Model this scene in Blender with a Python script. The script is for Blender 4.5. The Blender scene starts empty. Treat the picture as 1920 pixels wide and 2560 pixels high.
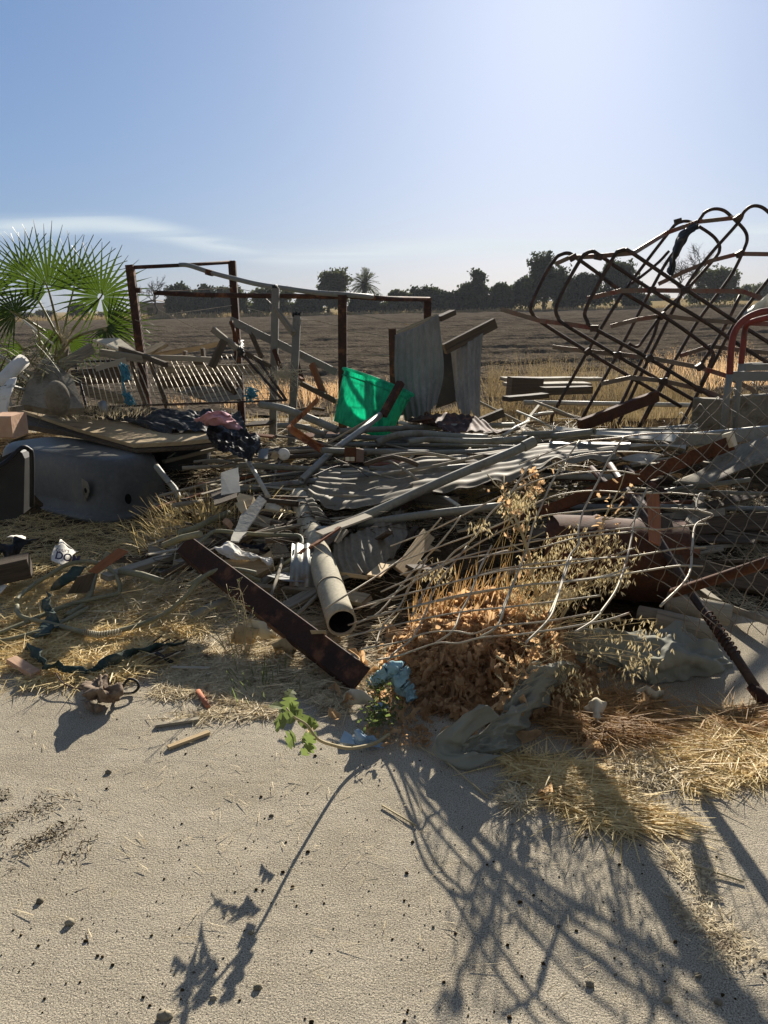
import bpy, math, random
from mathutils import Vector, Matrix, noise, Quaternion
R = math.radians
rng = random.Random(7)
scene = bpy.context.scene
col = scene.collection

# ------------------------------------------------------------------ camera
FPX = 1923.0
CAMZ = 1.6
PITCH, ROLL = 15.05, -1.2
cam_d = bpy.data.cameras.new('camera')
cam = bpy.data.objects.new('camera', cam_d)
col.objects.link(cam)
cam_d.sensor_fit = 'VERTICAL'
cam_d.sensor_height = 24.0
cam_d.lens = 24.0 * FPX / 2560.0
cam_d.clip_start = 0.05
cam_d.clip_end = 6000
CM = Matrix.Translation((0, 0, CAMZ)) @ Matrix.Rotation(R(90 - PITCH), 4, 'X') @ Matrix.Rotation(R(ROLL), 4, 'Z')
cam.matrix_world = CM
scene.camera = cam

# ------------------------------------------------------------------ sun, sky, exposure
SUN_AZ, SUN_EL = 12.5, 22.0
SDIR = Vector((math.cos(R(SUN_EL)) * math.sin(R(SUN_AZ)), math.cos(R(SUN_EL)) * math.cos(R(SUN_AZ)), math.sin(R(SUN_EL))))
sd = bpy.data.lights.new('sun', 'SUN')
sd.energy = 5.0
sd.angle = R(0.5)
sd.color = (1.0, 0.92, 0.80)
so = bpy.data.objects.new('sun', sd)
so.rotation_euler = SDIR.to_track_quat('Z', 'Y').to_euler()
so.location = (3, 12, 8)
col.objects.link(so)
world = bpy.data.worlds.new('World')
scene.world = world
world.use_nodes = True
wn = world.node_tree.nodes
wl = world.node_tree.links
wn.clear()
w_out = wn.new('ShaderNodeOutputWorld')
w_bg = wn.new('ShaderNodeBackground')
w_bg.inputs['Strength'].default_value = 0.093
sky = wn.new('ShaderNodeTexSky')
sky.sky_type = 'NISHITA'
sky.sun_disc = False
sky.sun_elevation = R(SUN_EL)
sky.sun_rotation = R(SUN_AZ)
sky.altitude = 50
sky.air_density = 1.0
sky.dust_density = 1.1
sky.ozone_density = 2.5
# thin cirrus low over the horizon, laid out by direction
def wmath(op, a, b=None, c=None):
    n = wn.new('ShaderNodeMath'); n.operation = op
    for i, x in enumerate((a, b, c)):
        if x is None: continue
        if isinstance(x, (int, float)): n.inputs[i].default_value = x
        else: wl.new(x, n.inputs[i])
    return n.outputs[0]
tc = wn.new('ShaderNodeTexCoord')
sx = wn.new('ShaderNodeSeparateXYZ'); wl.new(tc.outputs['Generated'], sx.inputs[0])
az = wmath('ARCTAN2', sx.outputs[0], sx.outputs[1])
el = wmath('ARCSINE', sx.outputs[2])
cv = wn.new('ShaderNodeCombineXYZ')
wl.new(wmath('MULTIPLY', az, 2.6), cv.inputs[0])
wl.new(wmath('MULTIPLY', el, 42.0), cv.inputs[1])
nz = wn.new('ShaderNodeTexNoise'); nz.inputs['Scale'].default_value = 1.0; nz.inputs['Detail'].default_value = 6; nz.inputs['Roughness'].default_value = 0.55
nz.inputs['Distortion'].default_value = 0.9
wl.new(cv.outputs[0], nz.inputs['Vector'])
lf = wn.new('ShaderNodeMapRange'); lf.interpolation_type = 'SMOOTHSTEP'; wl.new(az, lf.inputs[0])
for i_, q_ in zip((1, 2, 3, 4), (-0.36, -0.10, 0.096, 0.064)): lf.inputs[i_].default_value = q_
lift = wmath('ADD', lf.outputs[0], wmath('MULTIPLY', wmath('SINE', wmath('MULTIPLY', az, 17.0)), 0.004))
d1 = wmath('ABSOLUTE', wmath('SUBTRACT', el, lift))
band = wn.new('ShaderNodeMapRange'); band.interpolation_type = 'SMOOTHSTEP'
wl.new(d1, band.inputs[0]); band.inputs[1].default_value = 0.0; band.inputs[2].default_value = 0.017; band.inputs[3].default_value = 1.0; band.inputs[4].default_value = 0.0
nr = wn.new('ShaderNodeMapRange'); nr.interpolation_type = 'SMOOTHSTEP'
wl.new(nz.outputs[0], nr.inputs[0]); nr.inputs[1].default_value = 0.29; nr.inputs[2].default_value = 0.58
cf = wmath('MULTIPLY', wmath('MULTIPLY', band.outputs[0], nr.outputs[0]), 0.70)
sxx = wn.new('ShaderNodeSeparateColor'); wl.new(sky.outputs[0], sxx.inputs[0])
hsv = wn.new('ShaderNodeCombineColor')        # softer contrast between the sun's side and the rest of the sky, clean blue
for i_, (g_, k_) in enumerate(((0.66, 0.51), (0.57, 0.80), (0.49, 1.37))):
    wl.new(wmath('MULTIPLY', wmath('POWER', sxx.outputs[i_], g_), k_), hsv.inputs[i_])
# unseen sky greyed and dimmed to take blue out of the shade
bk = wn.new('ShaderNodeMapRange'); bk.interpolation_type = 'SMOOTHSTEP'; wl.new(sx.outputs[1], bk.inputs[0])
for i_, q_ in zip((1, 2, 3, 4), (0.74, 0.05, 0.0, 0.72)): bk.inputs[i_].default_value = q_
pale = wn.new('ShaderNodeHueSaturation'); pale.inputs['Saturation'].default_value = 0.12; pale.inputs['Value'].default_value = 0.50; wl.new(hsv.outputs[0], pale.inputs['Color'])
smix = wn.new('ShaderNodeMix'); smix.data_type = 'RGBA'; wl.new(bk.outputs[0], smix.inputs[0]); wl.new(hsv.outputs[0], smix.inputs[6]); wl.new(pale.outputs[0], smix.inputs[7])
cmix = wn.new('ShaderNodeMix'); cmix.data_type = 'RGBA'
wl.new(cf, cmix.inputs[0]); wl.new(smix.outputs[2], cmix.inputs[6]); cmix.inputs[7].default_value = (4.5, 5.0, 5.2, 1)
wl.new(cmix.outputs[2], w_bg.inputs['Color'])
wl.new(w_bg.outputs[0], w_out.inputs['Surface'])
scene.view_settings.view_transform = 'Standard'
scene.view_settings.look = 'None'
scene.view_settings.gamma = 1.0
scene.view_settings.exposure = 0.88
scene.cycles.max_bounces = 8
scene.cycles.transparent_max_bounces = 8
scene.cycles.volume_bounces = 0

# ------------------------------------------------------------------ pixel + depth (or height) to a point in the place
def ray(px, py):
    d = Vector(((px - 960) / FPX, (1280 - py) / FPX, -1.0))
    return CM.to_3x3() @ d
O = Vector((0, 0, CAMZ))
def atY(px, py, Y):
    d = ray(px, py); return O + d * (Y / d.y)
def atH(px, py, h=0.0):
    d = ray(px, py)
    if d.z > -1e-4: return atY(px, py, 150)
    return O + d * ((h - CAMZ) / d.z)
TILES = dict(R1=(0, 540, .2893), R2=(300, 620, .2893), R3=(720, 620, .3617), R4=(1240, 480, .4099), R5=(0, 840, .3617),
             S1=(560, 1040, .3617), S2=(1100, 1020, .4943), S3=(0, 1300, .3858), S4=(480, 1500, .4219), S5=(1040, 1480, .5304),
             S6=(900, 1860, .6148), S7=(0, 1860, .6028), T1=(0, 1300, .1808), T2=(0, 840, .1808), T3=(560, 960, .2411),
             T4=(480, 1180, .2411), T5=(900, 1020, .3014), T6=(1400, 1020, .3134), T7=(1620, 700, .1899), T8=(1000, 1400, .3014),
             P=(0, 0, 1.0))
LOW = dict(T4=.58, S1=.62, T1=.8)     # heights in these tiles were first guessed too tall
def T(tile, pts, dflt=None):
    """points read off an enlarged tile of the survey; a third number below 1.3 is a height above ground, else a distance"""
    ox, oy, s = TILES[tile]
    out = []
    for p in pts:
        d = p[2] if len(p) > 2 else dflt
        if tile in LOW and d < 1.3: d *= LOW[tile]
        x, y = ox + p[0] * s, oy + p[1] * s
        out.append(atH(x, y, d) if d < 1.3 else atY(x, y, d))
    return out
def px2(tile, pts):
    ox, oy, s = TILES[tile]
    return [(ox + p[0] * s, oy + p[1] * s) for p in pts]
def nz3(x, y, z=0.0, s=1.0):
    return noise.noise(Vector((x * s, y * s, z * s)))
def sstep(a, b, x):
    t = max(0.0, min(1.0, (x - a) / (b - a))); return t * t * (3 - 2 * t)
def catmull(P, n=6):
    if len(P) < 3 or n <= 1: return [p.copy() for p in P]
    Q = [P[0] * 2 - P[1]] + list(P) + [P[-1] * 2 - P[-2]]
    out = []
    for i in range(1, len(Q) - 2):
        a, b, c, d = Q[i - 1], Q[i], Q[i + 1], Q[i + 2]
        for k in range(n):
            t = k / n
            out.append(0.5 * ((2 * b) + (c - a) * t + (2 * a - 5 * b + 4 * c - d) * t * t + (3 * b - a - 3 * c + d) * t ** 3))
    out.append(P[-1].copy())
    return out

# ------------------------------------------------------------------ mesh builder
class MB:
    def __init__(s): s.v = []; s.f = []; s.uv = []; s.sm = []
    def face(s, idx, uvs, sm=False):
        s.f.append(tuple(idx)); s.uv.extend(uvs); s.sm.append(sm)
    def quad(s, a, b, c, d, uvs=None, sm=False):
        i = len(s.v); s.v += [a, b, c, d]
        s.face((i, i + 1, i + 2, i + 3), uvs or [(0, 0), (1, 0), (1, 1), (0, 1)], sm)
    def sweep(s, pts, prof, up=None, closed=True, caps=True, scale=None, twist=0.0, sm=False, v0=0.0):
        n = len(pts); m = len(prof)
        tg = []
        for i in range(n):
            a = pts[max(i - 1, 0)]; b = pts[min(i + 1, n - 1)]
            t = (b - a); tg.append(t.normalized() if t.length > 1e-9 else Vector((0, 0, 1)))
        u = up or (Vector((0, 0, 1)) if abs(tg[0].z) < 0.93 else Vector((0, 1, 0)))
        x = tg[0].cross(u).normalized(); y = x.cross(tg[0]).normalized()
        base = len(s.v); L = 0.0; Ls = []
        per = [0.0]
        for j in range(m): per.append(per[-1] + (Vector(prof[(j + 1) % m]) - Vector(prof[j])).length)
        for i in range(n):
            if i:
                q = tg[i - 1].rotation_difference(tg[i]); x = q @ x; y = q @ y
                L += (pts[i] - pts[i - 1]).length
            Ls.append(L)
            k = scale[i] if scale else 1.0
            a = twist * i / max(1, n - 1); ca, sa = math.cos(a), math.sin(a)
            for p in prof:
                px_, py_ = p[0] * k, p[1] * k
                s.v.append(pts[i] + x * (px_ * ca - py_ * sa) + y * (px_ * sa + py_ * ca))
        mm = m if closed else m - 1
        for i in range(n - 1):
            for j in range(mm):
                a = base + i * m + j; b = base + i * m + (j + 1) % m
                s.face((a, b, b + m, a + m), [(Ls[i], v0 + per[j]), (Ls[i], v0 + per[j + 1]), (Ls[i + 1], v0 + per[j + 1]), (Ls[i + 1], v0 + per[j])], sm)
        if caps and closed:
            s.face([base + j for j in reversed(range(m))], [(prof[j][0], prof[j][1]) for j in reversed(range(m))])
            s.face([base + (n - 1) * m + j for j in range(m)], [(prof[j][0], prof[j][1]) for j in range(m)])
        return Ls[-1]
    def tube(s, pts, r, seg=10, caps=True, hollow=0.0, scale=None):
        pr = [(r * math.cos(2 * math.pi * j / seg), r * math.sin(2 * math.pi * j / seg)) for j in range(seg)]
        if hollow <= 0: s.sweep(pts, pr, caps=caps, sm=True, scale=scale); return
        ri = r - hollow
        pi_ = [(ri * math.cos(2 * math.pi * j / seg), -ri * math.sin(2 * math.pi * j / seg)) for j in range(seg)]
        b0 = len(s.v); s.sweep(pts, pr, caps=False, sm=True, scale=scale)
        b1 = len(s.v); s.sweep(pts, pi_, caps=False, sm=True, scale=scale)
        n = len(pts)
        for e, off in ((0, 0), (1, (n - 1) * seg)):
            for j in range(seg):
                a = b0 + off + j; b = b0 + off + (j + 1) % seg
                c = b1 + off + (-(j + 1)) % seg; d = b1 + off + (-j) % seg
                s.face((a, d, c, b) if e == 0 else (a, b, c, d), [(0, 0), (0, .01), (.01, .01), (.01, 0)])
    def beam(s, a, b, w, h, up=None, rough=0.0, seg=None, twist=0.0, bow=0.0, seed=0):
        L = (b - a).length
        n = seg or max(2, int(L / 0.25) + 1)
        bv = min(w, h) * 0.07
        pr = [(-w / 2 + bv, -h / 2), (w / 2 - bv, -h / 2), (w / 2, -h / 2 + bv), (w / 2, h / 2 - bv), (w / 2 - bv, h / 2), (-w / 2 + bv, h / 2), (-w / 2, h / 2 - bv), (-w / 2, -h / 2 + bv)]
        pts = []
        for i in range(n):
            t = i / (n - 1)
            p = a.lerp(b, t); p = p + Vector((0, 0, -bow * 4 * t * (1 - t)))
            if rough: p = p + Vector((nz3(t * 5, seed, 1), nz3(t * 5, seed, 2), nz3(t * 5, seed, 3))) * rough
            pts.append(p)
        s.sweep(pts, pr, up=up, twist=twist, v0=seed * 0.37)
    def plate(s, poly, th, nrm=None, jag=0.0, seed=1):
        P = list(poly)
        if jag:
            Q = []
            r_ = random.Random(seed)
            for i in range(len(P)):
                a, b = P[i], P[(i + 1) % len(P)]
                k = max(1, int((b - a).length / 0.06))
                Q.append(a)
                for t in range(1, k):
                    Q.append(a.lerp(b, t / k) + Vector((r_.uniform(-1, 1), r_.uniform(-1, 1), r_.uniform(-1, 1))) * jag)
            P = Q
        c = sum(P, Vector()) / len(P)
        if nrm is None:
            nrm = Vector()
            for i in range(len(P)): nrm += (P[i] - c).cross(P[(i + 1) % len(P)] - c)
            nrm.normalize()
            if nrm.length < .5: nrm = Vector((0, 0, 1))
        # flatten
        P = [p - nrm * (p - c).dot(nrm) * 0.9 for p in P]
        ux = (poly[1] - poly[0]).normalized(); uy = nrm.cross(ux)
        n = len(P); i0 = len(s.v)
        s.v += [p + nrm * th / 2 for p in P] + [p - nrm * th / 2 for p in P]
        uv = [((p - c).dot(ux), (p - c).dot(uy)) for p in P]
        s.face(range(i0, i0 + n), uv); s.face([i0 + n + j for j in reversed(range(n))], [uv[j] for j in reversed(range(n))])
        for j in range(n):
            k = (j + 1) % n
            s.face((i0 + j, i0 + n + j, i0 + n + k, i0 + k), [uv[j], (uv[j][0], uv[j][1] + th), (uv[k][0], uv[k][1] + th), uv[k]])
    def patch(s, grid, nu, nv, disp=None, th=0.0, sm=True, hole=None, edge=None):
        """grid[rows][cols] of points, smooth surface through them; disp(u,v,x,y) shifts along the normal (u,v in 0..1)"""
        rows = [catmull(r_, max(1, nu // max(1, len(r_) - 1))) for r_ in grid]
        cols_ = len(rows[0])
        surf = []
        cc = [catmull([rw[j] for rw in rows], max(1, nv // max(1, len(rows) - 1))) for j in range(cols_)]
        nr_ = len(cc[0])
        surf = [[cc[j][i] for j in range(cols_)] for i in range(nr_)]
        N = [[None] * cols_ for _ in range(nr_)]
        for i in range(nr_):
            for j in range(cols_):
                du = surf[i][min(j + 1, cols_ - 1)] - surf[i][max(j - 1, 0)]
                dv = surf[min(i + 1, nr_ - 1)][j] - surf[max(i - 1, 0)][j]
                q = du.cross(dv); N[i][j] = q.normalized() if q.length > 1e-12 else Vector((0, 0, 1))
        Lu = sum((surf[0][j + 1] - surf[0][j]).length for j in range(cols_ - 1))
        Lv = sum((surf[i + 1][0] - surf[i][0]).length for i in range(nr_ - 1))
        out = []
        for i in range(nr_):
            r2 = []
            for j in range(cols_):
                u, v = j / (cols_ - 1), i / (nr_ - 1)
                p = surf[i][j]
                if disp: p = p + N[i][j] * disp(u, v, u * Lu, v * Lv)
                if edge: p = p + edge(u, v)
                r2.append(p)
            out.append(r2)
        b = len(s.v)
        for side in ((0.5, -0.5) if th else (0,)):
            for i in range(nr_):
                for j in range(cols_): s.v.append(out[i][j] + N[i][j] * th * side)
        def uvp(i, j): return (j / (cols_ - 1) * Lu, i / (nr_ - 1) * Lv)
        tot = nr_ * cols_
        for i in range(nr_ - 1):
            for j in range(cols_ - 1):
                if hole and hole((j + .5) / (cols_ - 1), (i + .5) / (nr_ - 1)): continue
                a = b + i * cols_ + j
                q = (a, a + 1, a + cols_ + 1, a + cols_)
                u4 = [uvp(i, j), uvp(i, j + 1), uvp(i + 1, j + 1), uvp(i + 1, j)]
                s.face(q, u4, sm)
                if th: s.face([k + tot for k in reversed(q)], list(reversed(u4)), sm)
        if th:
            def rim(i1, j1, i2, j2):
                a = b + i1 * cols_ + j1; c = b + i2 * cols_ + j2
                s.face((a, a + tot, c + tot, c), [uvp(i1, j1)] * 2 + [uvp(i2, j2)] * 2)
            for j in range(cols_ - 1): rim(0, j, 0, j + 1); rim(nr_ - 1, j + 1, nr_ - 1, j)
            for i in range(nr_ - 1): rim(i + 1, 0, i, 0); rim(i, cols_ - 1, i + 1, cols_ - 1)
        return out
    def box(s, c, sx_, sy_, sz_, rot=None):
        M = rot or Matrix.Identity(3)
        a = c - M @ Vector((sx_ / 2, 0, 0)); b_ = c + M @ Vector((sx_ / 2, 0, 0))
        s.sweep([a, b_], [(-sy_ / 2, -sz_ / 2), (sy_ / 2, -sz_ / 2), (sy_ / 2, sz_ / 2), (-sy_ / 2, sz_ / 2)], up=M @ Vector((0, 0, 1)))

WL = {}
def mk(name, mb, mat, parent=None, label=None, cat=None, group=None, kind=None, origin=None):
    me = bpy.data.meshes.new(name)
    xs = mb.v
    if origin is None:
        mn = Vector((min(p.x for p in xs), min(p.y for p in xs), min(p.z for p in xs)))
        mx = Vector((max(p.x for p in xs), max(p.y for p in xs), 0))
        origin = Vector(((mn.x + mx.x) / 2, (mn.y + mx.y) / 2, mn.z))
    me.from_pydata([tuple(p - origin) for p in xs], [], mb.f)
    uvl = me.uv_layers.new(name='UVMap')
    flat = [c for uv in mb.uv for c in uv]
    uvl.data.foreach_set('uv', flat)
    me.polygons.foreach_set('use_smooth', mb.sm)
    me.materials.append(mat)
    me.update()
    o = bpy.data.objects.new(name, me)
    col.objects.link(o)
    WL[o.name] = origin.copy()
    if parent is not None:
        o.parent = parent; o.location = origin - WL[parent.name]
    else: o.location = origin
    tagp(o, label, cat, group, kind)
    return o
def tagp(o, label=None, cat=None, group=None, kind=None):
    if label: o['label'] = label
    if cat: o['category'] = cat
    if group: o['group'] = group
    if kind: o['kind'] = kind
def thing(name, label, cat, loc, group=None):
    o = bpy.data.objects.new(name, None); o.empty_display_size = 0.2
    col.objects.link(o); o.location = loc; WL[o.name] = Vector(loc)
    tagp(o, label, cat, group)
    return o
# ------------------------------------------------------------------ procedural materials
def ND(nt, typ, **kw):
    n = nt.nodes.new(typ)
    for k, v in kw.items(): setattr(n, k, v)
    return n
def mat(name, c1, c2=None, scale=8.0, rough=0.8, metal=0.0, bump=0.3, bscale=None, coord='Object', stretch=(1, 1, 1),
        spot=None, spot_scale=6.0, spot_amt=0.5, trans=0.0, tcol=None, vary=0.0, detail=6, spec=0.3, bdist=0.01, fine=0.0, contrast=(0.35, 0.65), coat=0.0):
    wm = lambda c: (c[0] * 1.05, c[1], c[2] * 0.84) if c and c[2] < c[0] * 1.25 else c
    c1, c2, spot = wm(c1), wm(c2), wm(spot)
    m = bpy.data.materials.new(name); m.use_nodes = True
    nt = m.node_tree; L = nt.links; nt.nodes.clear()
    out = ND(nt, 'ShaderNodeOutputMaterial'); bs = ND(nt, 'ShaderNodeBsdfPrincipled')
    tcn = ND(nt, 'ShaderNodeTexCoord'); mp = ND(nt, 'ShaderNodeMapping')
    L.new(tcn.outputs[coord], mp.inputs[0]); mp.inputs['Scale'].default_value = stretch
    oi = ND(nt, 'ShaderNodeObjectInfo')
    # shift the pattern from object to object
    add = ND(nt, 'ShaderNodeVectorMath', operation='ADD'); sc = ND(nt, 'ShaderNodeVectorMath', operation='SCALE')
    cb = ND(nt, 'ShaderNodeCombineXYZ')
    for i in range(3): L.new(oi.outputs['Random'], cb.inputs[i])
    L.new(cb.outputs[0], sc.inputs[0]); sc.inputs['Scale'].default_value = 37.0
    L.new(mp.outputs[0], add.inputs[0]); L.new(sc.outputs[0], add.inputs[1])
    n1 = ND(nt, 'ShaderNodeTexNoise'); n1.inputs['Scale'].default_value = scale; n1.inputs['Detail'].default_value = detail; n1.inputs['Roughness'].default_value = 0.65
    L.new(add.outputs[0], n1.inputs['Vector'])
    mr = ND(nt, 'ShaderNodeMapRange'); L.new(n1.outputs[0], mr.inputs[0]); mr.inputs[1].default_value = contrast[0]; mr.inputs[2].default_value = contrast[1]
    mx = ND(nt, 'ShaderNodeMix', data_type='RGBA'); L.new(mr.outputs[0], mx.inputs[0])
    mx.inputs[6].default_value = (*c1, 1); mx.inputs[7].default_value = (*(c2 or c1), 1)
    colr = mx.outputs[2]
    if spot:
        n2 = ND(nt, 'ShaderNodeTexNoise'); n2.inputs['Scale'].default_value = spot_scale; n2.inputs['Detail'].default_value = 8; n2.inputs['Roughness'].default_value = 0.7
        L.new(add.outputs[0], n2.inputs['Vector'])
        m2 = ND(nt, 'ShaderNodeMapRange'); L.new(n2.outputs[0], m2.inputs[0])
        m2.inputs[1].default_value = 0.62 - 0.22 * spot_amt; m2.inputs[2].default_value = 0.72 - 0.18 * spot_amt
        mx2 = ND(nt, 'ShaderNodeMix', data_type='RGBA'); L.new(m2.outputs[0], mx2.inputs[0]); L.new(colr, mx2.inputs[6]); mx2.inputs[7].default_value = (*spot, 1)
        colr = mx2.outputs[2]
        if metal > 0:
            mm = ND(nt, 'ShaderNodeMath', operation='MULTIPLY_ADD'); L.new(m2.outputs[0], mm.inputs[0]); mm.inputs[1].default_value = -metal; mm.inputs[2].default_value = metal
            L.new(mm.outputs[0], bs.inputs['Metallic'])
    elif metal: bs.inputs['Metallic'].default_value = metal
    if fine:
        n4 = ND(nt, 'ShaderNodeTexNoise'); n4.inputs['Scale'].default_value = scale * 9; n4.inputs['Detail'].default_value = 3
        L.new(add.outputs[0], n4.inputs['Vector'])
        m4 = ND(nt, 'ShaderNodeMapRange'); L.new(n4.outputs[0], m4.inputs[0]); m4.inputs[1].default_value = 0.3; m4.inputs[2].default_value = 0.7
        m4.inputs[3].default_value = 1 - fine; m4.inputs[4].default_value = 1 + fine
        h4 = ND(nt, 'ShaderNodeHueSaturation'); L.new(colr, h4.inputs['Color']); L.new(m4.outputs[0], h4.inputs['Value']); colr = h4.outputs[0]
    if vary:
        mv = ND(nt, 'ShaderNodeMapRange'); L.new(oi.outputs['Random'], mv.inputs[0]); mv.inputs[3].default_value = 1 - vary; mv.inputs[4].default_value = 1 + vary
        hv = ND(nt, 'ShaderNodeHueSaturation'); L.new(colr, hv.inputs['Color']); L.new(mv.outputs[0], hv.inputs['Value']); colr = hv.outputs[0]
    L.new(colr, bs.inputs['Base Color'])
    rr = ND(nt, 'ShaderNodeMapRange'); L.new(n1.outputs[0], rr.inputs[0]); rr.inputs[3].default_value = max(0, rough - 0.12); rr.inputs[4].default_value = min(1, rough + 0.12)
    L.new(rr.outputs[0], bs.inputs['Roughness'])
    bs.inputs['Specular IOR Level'].default_value = spec
    if spec == 0: bs.inputs['IOR'].default_value = 1.0
    if coat: bs.inputs['Coat Weight'].default_value = coat
    if bump:
        n3 = ND(nt, 'ShaderNodeTexNoise'); n3.inputs['Scale'].default_value = bscale or scale * 3; n3.inputs['Detail'].default_value = 5
        L.new(add.outputs[0], n3.inputs['Vector'])
        bp = ND(nt, 'ShaderNodeBump'); bp.inputs['Strength'].default_value = bump; bp.inputs['Distance'].default_value = bdist
        L.new(n3.outputs[0], bp.inputs['Height']); L.new(bp.outputs[0], bs.inputs['Normal'])
    sh = bs.outputs[0]
    if trans:
        tr = ND(nt, 'ShaderNodeBsdfTranslucent')
        if tcol: tr.inputs[0].default_value = (*tcol, 1)
        else: L.new(colr, tr.inputs[0])
        ms = ND(nt, 'ShaderNodeMixShader'); ms.inputs[0].default_value = trans
        L.new(sh, ms.inputs[1]); L.new(tr.outputs[0], ms.inputs[2]); sh = ms.outputs[0]
    L.new(sh, out.inputs[0])
    return m
def wood(name, c1, c2, dark=None, **k):
    kw = dict(scale=5.0, rough=0.85, coord='UV', stretch=(0.8, 18, 1), bump=0.6, bscale=10, bdist=0.006, vary=0.2, spot=dark, spot_scale=2.5, spot_amt=0.35, contrast=(0.3, 0.7))
    kw.update(k); return mat(name, c1, c2, **kw)
M = {}
M['wood_grey'] = wood('weathered_wood', (0.20, 0.18, 0.155), (0.36, 0.33, 0.28), (0.07, 0.055, 0.04))
M['wood_dark'] = wood('dark_wood', (0.055, 0.042, 0.032), (0.13, 0.10, 0.075), (0.02, 0.015, 0.012))
M['wood_tan'] = wood('tan_wood', (0.36, 0.27, 0.17), (0.52, 0.41, 0.27), (0.16, 0.10, 0.06))
M['wood_pale'] = wood('pale_board', (0.40, 0.37, 0.32), (0.55, 0.51, 0.45), (0.22, 0.19, 0.15))
M['plywood'] = wood('plywood', (0.34, 0.26, 0.16), (0.48, 0.38, 0.25), (0.16, 0.11, 0.07), stretch=(1, 7, 1))
M['wood_red'] = wood('reddish_wood', (0.20, 0.08, 0.045), (0.32, 0.15, 0.09), (0.09, 0.04, 0.03))
M['rust'] = mat('rust', (0.060, 0.026, 0.015), (0.125, 0.050, 0.024), scale=9, rough=0.85, metal=0.25, bump=0.5, bscale=60, bdist=0.002, spot=(0.07, 0.03, 0.02), spot_scale=5, spot_amt=0.6, vary=0.15, fine=0.25)
M['rust_dark'] = mat('dark_rust', (0.035, 0.020, 0.017), (0.065, 0.032, 0.025), scale=9, rough=0.8, metal=0.3, bump=0.4, bscale=60, bdist=0.002, spot=(0.15, 0.065, 0.035), spot_scale=8, spot_amt=0.5, vary=0.15, fine=0.2)
M['rust_orange'] = mat('orange_rust', (0.36, 0.13, 0.045), (0.50, 0.22, 0.09), scale=10, rough=0.85, bump=0.4, bscale=50, bdist=0.002, spot=(0.16, 0.055, 0.03), spot_amt=0.7)
M['tube_brown'] = mat('rusted_tube_steel', (0.040, 0.030, 0.027), (0.075, 0.052, 0.043), scale=6, rough=0.6, metal=0.4, bump=0.3, bscale=50, bdist=0.002, spot=(0.10, 0.052, 0.036), spot_amt=0.4, fine=0.2)
M['strap'] = mat('flat_bar_steel', (0.15, 0.12, 0.10), (0.24, 0.20, 0.17), scale=4, rough=0.6, metal=0.3, bump=0.2, spot=(0.20, 0.055, 0.04), spot_scale=2.0, spot_amt=0.6)
M['galv'] = mat('galvanised_steel', (0.26, 0.28, 0.30), (0.40, 0.41, 0.42), scale=14, rough=0.5, metal=0.65, bump=0.15, spot=(0.22, 0.15, 0.10), spot_scale=4, spot_amt=0.3, vary=0.12)
M['corr'] = mat('corrugated_galvanised', (0.16, 0.145, 0.118), (0.27, 0.245, 0.20), scale=5, rough=0.75, metal=0.05, bump=0.2, bscale=30, bdist=0.002, spot=(0.20, 0.16, 0.12), spot_scale=5, spot_amt=0.55, vary=0.08, fine=0.15, stretch=(1, 1, 1))
M['corr_up'] = mat('weathered_roof_sheet', (0.20, 0.20, 0.21), (0.29, 0.29, 0.30), scale=5, rough=0.7, metal=0.2, bump=0.2, bscale=30, bdist=0.002, spot=(0.20, 0.19, 0.19), spot_scale=3, spot_amt=0.6, fine=0.12, stretch=(1, 1, .3))
M['sheet_light'] = mat('pale_sheet_metal', (0.42, 0.41, 0.38), (0.52, 0.51, 0.48), scale=5, rough=0.65, metal=0.1, bump=0.25, bscale=9, bdist=0.01, spot=(0.35, 0.33, 0.30), spot_amt=0.4)
M['rod'] = mat('pale_rod_steel', (0.50, 0.45, 0.37), (0.66, 0.60, 0.50), scale=20, rough=0.55, metal=0.1, bump=0)
M['meshwire'] = mat('weathered_mesh_wire', (0.13, 0.115, 0.095), (0.22, 0.19, 0.16), scale=20, rough=0.6, metal=0.3, bump=0)
M['wire'] = mat('fence_wire', (0.34, 0.31, 0.26), (0.50, 0.455, 0.39), scale=20, rough=0.55, metal=0.15, bump=0, spot=(0.30, 0.18, 0.11), spot_scale=5, spot_amt=0.35)
M['pvc'] = mat('grey_plastic_pipe', (0.185, 0.19, 0.175), (0.245, 0.25, 0.23), scale=6, rough=0.55, bump=0.1, spot=(0.16, 0.14, 0.11), spot_scale=5, spot_amt=0.45, vary=0.1, fine=0.1)
M['pvc_light'] = mat('light_conduit', (0.42, 0.42, 0.40), (0.52, 0.52, 0.49), scale=6, rough=0.5, bump=0.1, spot=(0.28, 0.25, 0.2), spot_scale=8, spot_amt=0.4)
M['hose'] = mat('olive_hose', (0.17, 0.17, 0.115), (0.25, 0.245, 0.17), scale=9, rough=0.6, bump=0.2, spot=(0.30, 0.26, 0.18), spot_scale=12, spot_amt=0.4, fine=0.12)
M['cement'] = mat('fibre_cement', (0.38, 0.36, 0.30), (0.50, 0.47, 0.40), scale=7, rough=0.85, bump=0.4, bscale=70, bdist=0.002, spot=(0.28, 0.25, 0.2), spot_scale=4, spot_amt=0.4, fine=0.15)
M['slab'] = mat('concrete_slab', (0.17, 0.155, 0.13), (0.26, 0.24, 0.205), scale=5, rough=0.9, bump=0.5, bscale=60, bdist=0.004, spot=(0.13, 0.11, 0.08), spot_amt=0.5, fine=0.15)
M['black'] = mat('black_plastic', (0.008, 0.008, 0.009), (0.016, 0.016, 0.017), scale=6, rough=0.55, bump=0.2, spot=(0.035, 0.032, 0.028), spot_scale=6, spot_amt=0.35)
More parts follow.
